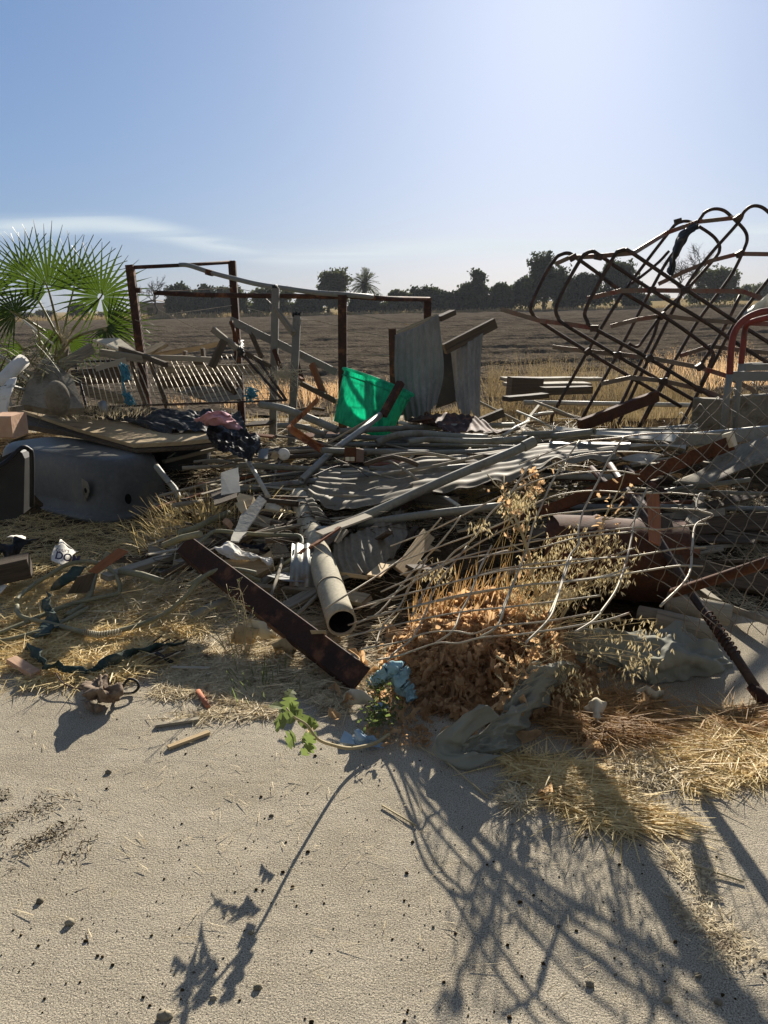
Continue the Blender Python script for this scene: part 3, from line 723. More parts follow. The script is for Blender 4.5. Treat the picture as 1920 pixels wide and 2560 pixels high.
# shed behind the trees
b = atY(386, 800, 150); b.z = .1
th = thing('farm_shed', 'low weathered farm shed with a shallow roof at the far left edge of the field', 'shed', b)
m = MB(); w_ = 5.2; hh = atY(386, 757, 150).z - .1
m.box(b + Vector((0, 2, hh / 2)), w_, 4, hh); mk('wall', m, M['houserend'], th)
m = MB()
for s_ in (-1, 1): m.plate([b + Vector((s_ * -.0, -.3, hh + .55)), b + Vector((s_ * (w_ / 2 + .25), -.3, hh - .02)), b + Vector((s_ * (w_ / 2 + .25), 4.3, hh - .02)), b + Vector((s_ * 0, 4.3, hh + .55))], .08)
mk('roof', m, M['shedroof'], th)
m = MB(); m.box(b + Vector((-.6, -.03, 1.0)), 1.1, .05, 1.9); mk('door', m, M['wood_dark'], th)

# ------------------------------------------------------------------ boards and pipes lying between the heap and the field
def board(name, label, a, b, w, h, matn, group=None, cat='board', **k):
    m = MB(); m.beam(a, b, w, h, **k); return mk(name, m, M[matn], label=label, cat=cat, group=group)
def tube_thing(name, label, pts, rad, matn, cat, hollow=0, seg=10, group=None, smooth=0, scale=None):
    m = MB(); P = catmull(pts, smooth) if smooth else pts
    m.tube(P, rad, seg=seg, hollow=hollow, scale=scale); return mk(name, m, M[matn], label=label, cat=cat, group=group)
p = T('R4', [(40, 1140, 11.6), (640, 1140, 11.9)]); board('timber_board', 'long pale plank lying farthest back at the field edge', p[0], p[1], .24, .05, 'wood_grey', rough=.02)
p = T('R4', [(80, 1185, 10.8), (270, 1190, 10.9)]); board('timber_block', 'thick dark sleeper on edge below the farthest plank', p[0], p[1], .2, .26, 'wood_dark')
p = T('R4', [(60, 1175, 11.1), (560, 1172, 11.3)]); board('timber_board', 'second plank resting on the dark sleeper near the field', p[0], p[1], .3, .05, 'wood_grey', rough=.02)
p = T('R4', [(60, 1262, 9.9), (300, 1240, 10.2)]); board('timber_board', 'split brown board lying in the dry grass below the dark sleeper', p[0], p[1], .16, .06, 'wood_dark', rough=.03)
p = T('R4', [(280, 1213, 10.5), (570, 1205, 10.7)]); board('timber_board', 'short brown board in front of the second plank', p[0], p[1], .18, .1, 'wood_dark', rough=.02)
tube_thing('white_pipe', 'long pale pipe lying level across the dry grass behind the hay racks', T('R4', [(170, 1283, 9.7), (600, 1290, 9.7), (1180, 1300, 9.6)]), .028, 'pvc_light', 'pipe')
p = T('R4', [(1205, 1350, 7.3), (1440, 1362, 7.1)]); board('sleeper', 'short thick grey sleeper at the right behind the chain link, left one of two', p[0], p[1], .12, .30, 'slab')
p = T('R4', [(1450, 1358, 6.8), (1720, 1350, 6.6)]); board('sleeper', 'long thick grey sleeper reaching the right edge behind the red frame', p[0], p[1], .12, .34, 'slab')
p = T('R4', [(1230, 1300, 8.6), (1700, 1302, 8.3)]); board('timber_board', 'narrow pale board lying above the thick sleepers at the right', p[0], p[1], .1, .04, 'wood_pale')
p = T('R4', [(1660, 1060, 9.8), (1510, 1068, 9.9)]); board('timber_board', 'grey plank seen between the rails of the red frame', p[0], p[1], .1, .1, 'wood_grey')

# dry oat grass between heap and field
def grass_stuff(label, spots, matn='drygrass', w=.005, seeds=.6, seed=1, n=26):
    r = random.Random(seed); m = MB()
    for (c, rx, ry, H, cnt) in spots:
        for _ in range(cnt):
            q = c + Vector((r.gauss(0, rx), r.gauss(0, ry), 0)); q.z = gz(q.x, q.y) if q.y < 10.5 else 0.02
            tuft(m, q, n, H * r.uniform(.6, 1.1), .35, r, w=w, seeds=seeds)
    mk('dry_grass', m, M[matn], kind='stuff', label=label, cat='grass', origin=spots[0][0])
def G0(x, y): return atH(x, y, 0)
grass_stuff('tall seeding dry oat grass beside the leaning roof sheets', [(G0(1245, 1005), .12, .3, 1.0, 9), (G0(1255, 1040), .3, .3, .45, 10), (G0(1215, 1060), .2, .2, .3, 8)], seed=2)
grass_stuff('clumps of feathery dry oat grass behind the left end of the hay racks', [(G0(1385, 990), .35, .4, .95, 14), (G0(1345, 1010), .25, .3, .7, 8), (G0(1530, 1010), .55, .4, .85, 22), (G0(1640, 1010), .4, .4, .7, 14)], seed=3)
grass_stuff('brown matted grass on the strip between the heap and the ploughed field', [(Vector((1.5, 10.2, 0)), 1.8, .7, .16, 130), (Vector((4.0, 9.6, 0)), 1.2, .9, .18, 90), (Vector((-1.6, 10.2, 0)), 1.8, .6, .16, 90), (Vector((-4.2, 9.8, 0)), 1.0, .8, .2, 50)], matn='drygrass', seed=14, seeds=0, w=.008, n=20)
grass_stuff('matted dry grass covering the ground under the hay racks', [(G0(1330, 1050), .7, .35, .22, 40), (G0(1560, 1050), 1.1, .5, .28, 80), (G0(1780, 1030), .8, .7, .35, 50)], seed=4, seeds=.1, w=.006)
grass_stuff('reddish dry weeds behind the red-painted frame', [(G0(1800, 985), .5, .5, .75, 12), (G0(1720, 960), .4, .4, .8, 8), (G0(1880, 960), .3, .5, .9, 8)], matn='leafbrown', seed=5, seeds=.9, w=.007, n=16)
grass_stuff('brown dead weeds behind the rusted posts and the green tub', [(G0(800, 1000), .6, .6, .45, 30), (G0(640, 1010), .6, .5, .4, 20), (G0(940, 990), .4, .4, .35, 12)], matn='leafbrown', seed=6, seeds=.6, w=.006, n=22)
grass_stuff('sparse dry oat stalks standing behind the wire rack', [(G0(445, 985), .3, .3, .75, 3), (G0(620, 960), .3, .3, .8, 6), (G0(600, 990), .3, .3, .4, 8)], seed=7, n=7, w=.004)
grass_stuff('small patch of green grass under the hay racks', [(G0(1570, 1062), .25, .12, .16, 14)], matn='palmleaf', seed=8, seeds=0)
# ------------------------------------------------------------------ young fan palm at the left
PK = 1.2      # the palm stands behind the leaning posts
pb = atY(143, 925, 7.6 * PK)
th = thing('fan_palm', 'young green fan palm with spiky fronds at the left behind the heap', 'palm tree', Vector((pb.x, pb.y, gz(pb.x, pb.y))))
m = MB()
tp = T('R5', [(330, 300, 7.6 * PK), (400, 230, 7.6 * PK), (425, 120, 7.6 * PK), (440, 20, 7.6 * PK)]); tp[0].z = .2
m.tube(catmull(tp, 5), .085, seg=12, scale=[1.1 - .3 * i / 15 for i in range(16)]); mk('trunk', m, M['palmtrunk'], th)
def frond(hub, axis2, rad, spread, n, seed, base=(155, 862, 7.6), tilt=0.0, droop=.12, fused=.40):
    r = random.Random(seed); rad *= PK
    h = atY(hub[0], hub[1], hub[2] * PK); base = (base[0], base[1], base[2] * PK)
    a2 = Vector(axis2).normalized()
    d0 = CM.to_3x3() @ Vector((a2.x, -a2.y, 0)); s0 = CM.to_3x3() @ Vector((a2.y, a2.x, 0)); f0 = CM.to_3x3() @ Vector((0, 0, 1))
    d0 = (d0 + f0 * tilt).normalized(); nn = d0.cross(s0).normalized()
    if nn.dot(f0) < 0: nn = -nn
    m = MB()
    sp = R(spread); n = int(n * .76)
    def P(ang, rr, off):
        v = d0 * math.cos(ang) + s0 * math.sin(ang)
        return h + v * rr + nn * off + Vector((0, 0, -droop * rr * rr / rad))
    da = sp / n
    for i in range(n):
        a = -sp / 2 + da * (i + .5)
        RR = rad * (1 - .28 * (abs(a) / (sp / 2)) ** 2) * r.uniform(.9, 1.05); aa = a + r.gauss(0, .012)
        k = [.06, .28, fused * r.uniform(.85, 1.1), .72, 1.0]
        wd = [1, 1, .74, .34, .0]
        pv = None
        for t, w in zip(k, wd):
            rr = RR * t; fold = .10 * rr * da * 3 if t < .6 else .02 * rr
            hw = da / 2 * w * (1 if t <= fused * 1.1 else fused / t)
            dr = nn * (-.05 * rad * max(0, t - .55) ** 2 * r.uniform(0, 5))
            cur = (P(aa - hw, rr, 0) + dr, P(aa, rr, fold) + dr, P(aa + hw, rr, 0) + dr)
            if pv:
                m.quad(pv[0], pv[1], cur[1], cur[0]); m.quad(pv[1], pv[2], cur[2], cur[1])
            pv = cur
    f = mk('frond', m, M['palmleaf'], th)
    b0 = atY(*base); mid = b0.lerp(h, .5) + Vector((0, 0, .03))
    m = MB(); m.tube(catmull([b0, mid, h, h + d0 * rad * .12], 4), .011, seg=6, scale=[1.5 - .08 * i for i in range(13)])
    mk('stalk', m, M['palmstalk'], f)
frond((252, 743, 7.3), (.18, -1), .56, 330, 46, 1, tilt=.25)
frond((185, 718, 7.9), (-.02, -1), .66, 200, 34, 2, tilt=-.1)
frond((120, 722, 7.2), (-.5, -1), .66, 230, 40, 3, tilt=.3)
frond((60, 690, 7.8), (-.75, -1), .62, 150, 26, 4, tilt=-.2)
frond((38, 785, 6.9), (-.6, -.4), .42, 240, 34, 5, tilt=.3, droop=.4)
frond((270, 818, 7.1), (.9, -.3), .52, 150, 28, 6, tilt=-.2)
frond((262, 822, 7.0), (.3, .6), .30, 240, 24, 61, tilt=.5, droop=.4)
frond((140, 832, 7.1), (-.7, .6), .30, 150, 18, 7, droop=.35)
frond((170, 852, 7.5), (.9, .25), .42, 120, 18, 8, droop=.2)
frond((-30, 740, 7.3), (-.2, -1), .55, 200, 30, 9)
frond((60, 872, 7.3), (-.8, .1), .36, 110, 14, 10, droop=.2)
# bleached leaf bases
m = MB(); r = random.Random(8)
for i in range(16):
    c = atY(158 + r.gauss(0, 7), 850 + r.gauss(0, 12), 7.45 * PK); ribbon(m, c, Vector((r.gauss(0, .6), r.gauss(0, .3), .9)).normalized(), .12, .02, up=Vector((0, 1, 0)))
mk('leaf_base', m, M['wood_pale'], th)
tube_thing('pole', 'thin pale pole slanting down from the left through the palm fronds', T('R1', [(200, 900, 6.9), (460, 1110, 6.8)]), .009, 'pvc_light', 'pole')

# ------------------------------------------------------------------ rusted pipe-and-post gate frame
g1 = 'rusted steel posts of the frame'
def post(label, a, b, w, matn='rust_dark', name='steel_post', group=g1, cap=None):
    th_ = thing(name, label, 'post', Vector((b.x, b.y, gz(b.x, b.y))), group)
    m = MB(); bb = Vector((b.x, b.y, min(b.z, gz(b.x, b.y) - .02))); m.beam(bb, a, w, w, up=Vector((0, 1, 0))); mk('shaft', m, M[matn], th_)
    return th_
t_ = post('leaning rusted square post with a small side bracket at the left of the frame', *T('R2', [(85, 150, 8.6), (205, 960, 8.4)]), .082)
m = MB(); m.beam(*T('R2', [(140, 365, 8.5), (180, 367, 8.5)]), .05, .055); mk('bracket', m, M['rust_dark'], t_)
t_ = post('tall rusted square post at the top right of the upper frame', *T('R2', [(968, 112, 9.6), (1008, 800, 9.5)]), .085)
t_ = post('straight rusted square post behind the left rim of the green tub', *T('R3', [(376, 325, 8.0), (368, 1010, 8.0)]), .088)
t_ = post('rusted post holding the right end of the top rail behind the roof sheets', *T('R3', [(964, 345, 9.4), (960, 700, 9.4)]), .085)
t_ = post('short rusted channel post beside the left edge of the taller roof sheet', *T('R3', [(720, 560, 7.9), (735, 960, 7.8)]), .075)
tube_thing('steel_rail', 'straight rusted rail joining the tops of the two leftmost tall posts', T('R2', [(115, 168, 8.6), (545, 148, 9.1), (968, 122, 9.6)]), .021, 'rust_dark', 'rail', group='rusted rails of the frame')
tube_thing('steel_rail', 'lower rusted rail running level from mid air to the green tub post', T('R2', [(295, 386, 8.7), (700, 405, 8.6), (1150, 412, 8.4), (1660, 418, 8.2), (1925, 422, 8.08)]), .026, 'rust_dark', 'rail', group='rusted rails of the frame')
tube_thing('bent_rail', 'sagging grey rail curving down from the top rail toward the green tub post', T('R2', [(520, 145, 9.05), (600, 152, 8.9), (790, 213, 8.7), (1000, 268, 8.5), (1200, 315, 8.3), (1400, 345, 8.15), (1690, 385, 8.05), (1930, 402, 8.0), (2180, 420, 8.3)]), .025, 'greypaint', 'rail', smooth=4)
tube_thing('steel_rail', 'rusted rail from the green tub post to the post behind the roof sheets', T('R3', [(385, 328, 8.0), (680, 350, 8.7), (975, 355, 9.4)]), .028, 'rust_dark', 'rail', group='rusted rails of the frame')
p = T('R2', [(748, 205, 8.72), (800, 220, 8.7)]); board('metal_clamp', 'short dark sleeve clamped round the sagging grey rail', p[0], p[1], .06, .06, 'rust_dark', cat='sleeve')
# wires between posts
WR = [([(185, 385, 8.5), (560, 365, 9), (965, 345, 9.5)], 'thin pale wire strung between the two tall left posts'),
      ([(410, 572, 8.6), (700, 535, 9), (965, 495, 9.4)], 'pale wire sloping up to the right across the left field view'),
      ([(1010, 348, 9.4), (1200, 395, 8.8), (1330, 500, 8.2)], 'thin wire dropping right from the tall post to the grey-blue post'),
      ([(130, 620, 8.4), (450, 740, 8.2), (720, 860, 7.9)], 'slack wire sagging right from the leaning left post'),
      ([(330, 530, 8.4), (600, 670, 8.2), (900, 800, 7.9)], 'slack wire crossing the field view below the lower rail'),
      ([(1100, 520, 8.6), (1400, 590, 8.2), (1620, 640, 8.0)], 'faint wire right of the tall post behind the grey-blue posts'),
      ([(1060, 820, 8.2), (1320, 790, 8.1), (1640, 740, 8.0)], 'low wire tied across the two grey-blue posts')]
for P_, l_ in WR: tube_thing('wire', l_, T('R2', P_), .003, 'wire', 'wire', seg=5, smooth=4)
for P_, l_ in [([(405, 572, 8.0), (560, 590, 7.9), (695, 620, 7.8)], 'upper bright wire between the green tub post and the short channel post'),
               ([(400, 735, 8.0), (560, 738, 7.9), (700, 742, 7.8)], 'lower bright wire between the green tub post and the short channel post'),
               ([(405, 448, 8.0), (640, 490, 7.9), (860, 535, 7.8)], 'top faint wire reaching the upper edge of the taller roof sheet'),
               ([(0, 490, 8.0), (180, 500, 8.2), (345, 540, 8.0)], 'faint wire left of the green tub post near the field middle')]:
    tube_thing('wire', l_, T('R3', P_), .0045, 'wire', 'wire', seg=5, smooth=4)
# grey blue posts
def capped(label, a, b, w):
    t = post(label, a, b, w, matn='bluepost', name='painted_post', group='grey-blue posts leaning in the heap')
    m = MB(); r = random.Random(int(a.x * 100))
    for k in range(7): m.tube([a + Vector((r.uniform(-w, w) * .5, r.uniform(-w, w) * .5, -.01)), a + Vector((r.uniform(-w, w) * .55, r.uniform(-w, w) * .5, .03))], .012, seg=6)
    mk('cap', m, M['black'], t)
capped('taller grey-blue post leaning among the broken frames, left one of the pair', *T('R2', [(1345, 350, 7.9), (1282, 1060, 7.8)]), .072)
capped('shorter grey-blue post leaning just left of the green tub post', *T('R2', [(1530, 585, 7.6), (1455, 1300, 7.5)]), .072)
# bracing and broken frame pieces
BR = [([(951, 622, 7.9), (1440, 862, 7.85)], .075, .012, 'bluepost', 'long grey bar sloping down right behind the grey-blue posts'),
      ([(1440, 862, 7.85), (1870, 1075, 7.8)], .07, .012, 'bluepost', 'lower end piece of the sloping grey bar beside the green tub post'),
      ([(1345, 530, 7.7), (1500, 740, 7.5)], .05, .04, 'wood_grey', 'short pale wooden strut between the two grey-blue posts'),
      ([(960, 630, 7.7), (1020, 830, 7.7)], .05, .03, 'rust', 'rust-streaked angle strut hanging below the start of the grey bar'),
      ([(1120, 710, 7.9), (1225, 950, 7.8)], .05, .02, 'wood_dark', 'dark slat leaning between the tall post and the taller grey-blue post'),
      ([(800, 700, 7.4), (1010, 870, 7.35)], .055, .04, 'wood_grey', 'broken timber end sticking up left of the black bundle'),
      ([(900, 800, 7.3), (790, 1030, 7.2)], .07, .03, 'wood_dark', 'dark flat timber propped beneath the broken timber end'),
      ([(240, 940, 7.7), (870, 825, 7.5)], .05, .04, 'wood_tan', 'long tan edged batten rising right above the wire rack'),
      ([(0, 920, 7.6), (250, 950, 7.6), ], .05, .04, 'wood_grey', 'grey batten continuing left of the long tan batten'),
      ([(240, 945, 7.6), (860, 970, 7.45)], .05, .05, 'wood_grey', 'level grey batten along the top of the wire rack'),
      ([(565, 890, 7.7), (560, 950, 7.7)], .08, .03, 'wood_dark', 'short dark upright block under the long tan batten, left one'),
      ([(715, 865, 7.6), (725, 960, 7.6)], .08, .03, 'wood_dark', 'short dark upright block under the long tan batten, right one'),
      ([(1090, 910, 7.7), (1300, 1030, 7.6)], .045, .03, 'wood_dark', 'thin dark rail behind the foot of the taller grey-blue post'),
      ([(1330, 880, 7.8), (1395, 1050, 7.7)], .04, .03, 'rust', 'thin rusty stake right of the taller grey-blue post'),
      ([(1520, 950, 7.9), (1580, 1160, 7.8)], .045, .03, 'rust', 'thin rusty stake right of the shorter grey-blue post'),
      ([(1010, 1010, 7.3), (1035, 1200, 7.1)], .06, .04, 'wood_dark', 'dark stake standing in the straw behind the wire rack'),
      ([(330, 1070, 7.1), (1250, 1045, 7.1)], .11, .03, 'wood_grey', 'wide grey plank lying level behind the upper rods of the wire rack'),
      ([(330, 1170, 6.9), (900, 1120, 7.0)], .10, .03, 'wood_dark', 'dark plank lying behind the middle of the wire rack'),
      ([(640, 960, 7.4), (1000, 1250, 6.9)], .10, .03, 'wood_dark', 'dark broken plank tipped down right behind the wire rack'),
      ([(0, 870, 7.7), (400, 1010, 7.3)], .05, .04, 'wood_dark', 'dark batten under the pale split boards at the left'),
      ]
for i, (P_, w_, h_, mt, l_) in enumerate(BR):
    if 'wire rack' in l_ and 'top of' not in l_: P_ = [(q[0], q[1], q[2] + .75) for q in P_]
    p = T('R2', P_); board('broken_timber' if 'wood' in mt else 'steel_bar', l_, p[0], p[1], h_, w_, mt, cat='timber' if 'wood' in mt else 'bar', seed=i, rough=.015)
p = T('R3', [(165, 800, 7.7), (245, 1010, 7.6)]); board('broken_timber', 'rust-brown upright slat in the weeds left of the green tub post', p[0], p[1], .03, .07, 'wood_red', cat='timber')
p = T('R3', [(60, 890, 7.8), (100, 920, 7.7), ]); board('broken_timber', 'small brown offcut beside the foot of the shorter grey-blue post', p[0], p[1], .03, .05, 'wood_red', cat='timber')
p = T('R3', [(60, 920, 7.7), (330, 1060, 7.5)]); board('broken_timber', 'dark rail slanting down to the foot of the green tub post', p[0], p[1], .03, .05, 'wood_dark', cat='timber')
# pale split boards (top left of rack)
m = MB(); m.plate(T('R5', [(640, 30, 7.9), (820, 20, 8.1), (965, 130, 7.8), (900, 135, 7.7), (780, 95, 7.8)]), .025); mk('split_board', m, M['wood_pale'], label='pale sunlit split sheet of wood lying tilted left of the leaning post', cat='board')
m = MB(); m.plate(T('R5', [(1010, 95, 7.9), (1120, 45, 8.0), (1160, 62, 7.9), (1010, 140, 7.7)]), .03); mk('split_board', m, M['wood_tan'], label='sunlit tan board end sticking out right of the leaning post', cat='board')
p = T('R5', [(700, 115, 7.7), (1000, 160, 7.5)]); board('broken_timber', 'grey batten under the pale split sheet of wood', p[0], p[1], .05, .07, 'wood_grey', cat='timber')
p = T('R5', [(660, 228, 7.3), (870, 165, 7.5)]); board('broken_timber', 'pale lath slanting behind the left of the wire rack', p[0], p[1], .012, .05, 'wood_pale', cat='timber')
p = T('R5', [(400, 225, 7.2), (640, 80, 7.5)]); board('broken_timber', 'grey board leaning up right from behind the concrete slab', p[0], p[1], .03, .10, 'wood_grey', cat='timber')
p = T('R5', [(560, 370, 7.7), (880, 450, 7.6)]); board('broken_timber', 'weathered grey plank behind the lower left of the wire rack', p[0], p[1], .03, .11, 'wood_grey', cat='timber')
p = T('R5', [(500, 290, 7.9), (900, 260, 7.9)]); board('broken_timber', 'wide dark plank behind the upper left of the wire rack', p[0], p[1], .03, .16, 'wood_dark', cat='timber')
for i, (a_, b_) in enumerate([((905, 170), (1020, 500)), ((1040, 170), (1150, 480))]):
    p = T('R5', [(*a_, 8.0), (*b_, 7.6)]); board('mossy_slat', 'mossy brown slat slanting behind the wire rack, %s one' % ('left' if i == 0 else 'right'), p[0], p[1], .02, .10, 'wood_dark', cat='slat', rough=.02)
# rows of grey sheet behind rack
m = MB(); m.plate(T('R2', [(520, 1260, 7.7), (640, 1180, 7.8), (1050, 1220, 7.8), (1060, 1300, 7.6), (800, 1330, 7.5)]), .01); mk('dark_sheet', m, M['greypaint'], label='flat dark grey sheet lying behind the lower middle of the wire rack', cat='sheet')
# ------------------------------------------------------------------ wire rack
C = [T('P', [(186, 905, 7.6), (640, 893, 7.7)]), T('P', [(216, 1018, 7.05), (716, 1003, 7.1)])]
th = thing('wire_rack', 'large rectangular rack of thin pale parallel rods lying tilted above the black film', 'rack', (C[1][0] + C[1][1]) / 2)
def rk(u, v): return C[0][0].lerp(C[0][1], u).lerp(C[1][0].lerp(C[1][1], u), v) + Vector((0, 0, .02 * math.sin(u * 9) + .02 * nz3(u * 4, v * 3)))
r = random.Random(2)
for i in range(37):
    u = i / 36; m = MB(); a0 = 0 if r.random() < .8 else r.uniform(0, .3); a1 = 1 if r.random() < .75 else r.uniform(.7, .95)
    m.tube([rk(u, a0), rk(u + .003, (a0 + a1) / 2), rk(u, a1)], .0046, seg=5); mk('rod', m, M['rod'], th)
for j in range(9):
    m = MB(); m.tube([rk(k / 12, .03 + j * .117) + Vector((0, 0, -.006)) for k in range(13)], .0018, seg=5); mk('cross_wire', m, M['tube_brown'], th)
for (a_, b_) in (((0, 0), (0, 1)), ((.93, 0), (.98, 1)), ((0, 1), (1, 1)), ((0, 0), (1, 0)), ((1, 0), (1, 1))):
    m = MB(); m.beam(rk(*a_), rk(*b_), .022, .018); mk('edge_bar', m, M['tube_brown'], th)

# ------------------------------------------------------------------ roof sheets, boards, green tub
def corr(label, grid, per, amp, matn, nu=60, nv=20, axis='u', th_=.0016, bend=.01, name='corrugated_sheet', seed=0, edge=None):
    m = MB()
    def dsp(u, v, x, y):
        q = x if axis == 'u' else y
        return amp * math.sin(2 * math.pi * q / per) + bend * nz3(x * 1.6, y * 1.6, seed) + bend * .4 * nz3(x * 6, y * 6, seed + 5)
    m.patch(grid, nu, nv, dsp, th_, edge=edge)
    return mk(name, m, M[matn], label=label, cat='roof sheet')
def jag(seed, amt, topv=False):
    def f(u, v):
        k = (v ** 6) * amt + (0 if not topv else ((1 - v) ** 6) * amt)
        return Vector((0, 0, k * (nz3(u * 7, seed, 0) + .6 * nz3(u * 19, seed, 4))))
    return f
corr('taller upright corrugated roof sheet with a slanted top, right of the green tub',
     [T('R3', [(738, 600, 7.75), (890, 540, 7.6), (1040, 455, 7.55)]), T('R3', [(740, 900, 7.6), (900, 880, 7.5), (1078, 830, 7.45)]),
      T('R3', [(800, 1180, 7.3), (920, 1160, 7.25), (1030, 1080, 7.3)])], .076, .009, 'corr_up', 70, 30, bend=.035, edge=jag(2, .06))
corr('shorter upright corrugated roof sheet with a ragged edge, right one of the pair',
     [T('R3', [(1125, 720, 7.7), (1235, 650, 7.6), (1348, 585, 7.6)]), T('R3', [(1150, 940, 7.5), (1240, 900, 7.45), (1335, 850, 7.5)]),
      T('R3', [(1175, 1130, 7.3), (1250, 1150, 7.25), (1338, 1160, 7.3)])], .076, .009, 'corr_up', 60, 30, bend=.04, edge=jag(5, .08))
p = T('R3', [(1040, 490, 7.65), (1140, 445, 7.8)]); board('timber_offcut', 'short timber end sticking out behind the top of the taller roof sheet', p[0], p[1], .08, .05, 'wood_dark', cat='timber')
p = T('R3', [(760, 590, 7.8), (1040, 470, 7.65)]); board('rafter', 'thin rafter along the slanted top of the taller roof sheet', p[0], p[1], .05, .05, 'wood_grey', cat='timber')
p = T('R3', [(1080, 700, 7.55), (1430, 520, 7.75)]); board('rafter', 'thick rafter across the top of the shorter roof sheet', p[0], p[1], .06, .10, 'wood_dark', cat='timber')
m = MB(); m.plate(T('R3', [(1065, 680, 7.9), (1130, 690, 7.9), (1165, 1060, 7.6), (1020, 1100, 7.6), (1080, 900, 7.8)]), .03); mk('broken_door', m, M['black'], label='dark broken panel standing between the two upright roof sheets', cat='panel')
# fallen dark curled sheet
corr('dark curled corrugated sheet fallen below the upright roof sheets',
     [T('R3', [(810, 1185, 6.9), (1000, 1130, 7.0), (1190, 1140, 7.0), (1330, 1180, 6.9)]), T('R3', [(850, 1200, 6.6), (1010, 1200, 6.6), (1240, 1230, 6.6), (1410, 1260, 6.5)]),
      T('R3', [(1010, 1170, 6.4), (1080, 1250, 6.3), (1250, 1255, 6.3), (1480, 1290, 6.25)])], .076, .008, 'rust_dark', 60, 20, bend=.04)
p = T('R3', [(1330, 1200, 6.9), (1490, 1135, 6.9)]); board('timber_offcut', 'short brown timber right of the upright roof sheets', p[0], p[1], .09, .07, 'wood_dark', cat='timber')
p = T('R3', [(770, 1205, 6.7), (985, 1255, 6.6)]); board('timber_offcut', 'pale flat lath under the green tub side', p[0], p[1], .07, .02, 'wood_pale', cat='timber')
# green tub
top = atY(944, 966, 7.12); bot = atY(903, 1078, 7.1)
ax = (top - bot).normalized(); th = thing('plastic_tub', 'translucent green plastic tub tipped over with light shining through it', 'tub', Vector((bot.x, bot.y, bot.z - .1)))
f_ = CM.to_3x3() @ Vector((0, 0, -1)); ax = (ax + f_ * .10).normalized()
sx_ = ax.cross(f_).normalized(); sy_ = ax.cross(sx_).normalized()
H_ = .48; r0, r1 = .265, .335
def ring(t, rad, wob=.012):
    return [bot + ax * (H_ * t) + (sx_ * math.cos(a) + sy_ * math.sin(a)) * (rad + wob * math.sin(3 * a + t * 2) - .013 * (1 if k % 5 == 0 else 0)) for k, a in enumerate([2 * math.pi * q / 60 for q in range(60)])]
m = MB()
def loft(m, rings, sm=True, cap0=False):
    b0 = len(m.v); n = len(rings[0])
    for rg in rings: m.v += rg
    for i in range(len(rings) - 1):
        for j in range(n):
            a = b0 + i * n + j; b_ = b0 + i * n + (j + 1) % n
            m.face((a, b_, b_ + n, a + n), [(j / n, i), ((j + 1) / n, i), ((j + 1) / n, i + 1), (j / n, i + 1)], sm)
    if cap0: m.face([b0 + j for j in reversed(range(n))], [(0, 0)] * n)
rr = [ring(t, r0 + (r1 - r0) * t) for t in [i / 12 for i in range(13)]]
ri = [ring(t, r0 + (r1 - r0) * t - .006) for t in [1 - i / 12 for i in range(13)]]
loft(m, rr + ri, cap0=True)
mk('wall', m, M['green'], th)
m = MB(); P_ = ring(1.0, r1 + .008); m.tube(P_ + [P_[0]], .014, seg=8, caps=False); mk('rim', m, M['green'], th)
for t in (.88,):
    m = MB(); P_ = ring(t, r0 + (r1 - r0) * t + .004); m.tube(P_ + [P_[0]], .007, seg=6, caps=False); mk('band', m, M['green'], th)
# pole and stake across the tub
p = T('R3', [(655, 1160, 6.2), (780, 930, 6.35)]); board('wooden_stake', 'dark rusty stake leaning up in front of the green tub', p[0], p[1], .06, .05, 'rust_dark', cat='stake', rough=.01)
tube_thing('metal_pole', 'shiny grey pole slanting from the middle of the heap up to the green tub', T('T3', [(800, 1000, 5.3), (1130, 690, 5.75), (1400, 500, 6.0), (1620, 320, 6.2)]), .026, 'galv', 'pole', hollow=.004, seg=14)
p = T('T3', [(1060, 625, 5.9), (1640, 290, 6.3)]); board('wooden_lath', 'thin lath lying parallel above the shiny grey pole', p[0], p[1], .02, .012, 'wood_tan', cat='lath')
# bent orange angle iron
m = MB(); w_ = .045
m.sweep(T('T3', [(985, 180, 6.4), (850, 320, 6.2), (705, 450, 6.0), (735, 480, 5.95), (900, 590, 5.9), (1085, 710, 5.8)]), [(0, 0), (w_, 0), (w_, .005), (.005, .005), (.005, w_), (0, w_)])
mk('bent_angle_iron', m, M['rust_orange'], label='bright orange rusted angle iron bent into a V in the middle of the heap', cat='angle iron')
th = thing('junction_box', 'small rusty electrical box with two pale sockets in the middle of the heap', 'electrical box', T('T3', [(1340, 800, 5.3)])[0])
m = MB(); m.beam(*T('T3', [(1310, 735, 5.18), (1390, 745, 5.4)]), .085, .10, up=Vector((0, 0, 1))); mk('case', m, M['rust'], th)
for q in (1280, 1330):
    m = MB(); m.beam(*T('T3', [(q, 778, 5.13), (q + 4, 779, 5.18)]), .028, .028); mk('socket', m, M['paper'], th)
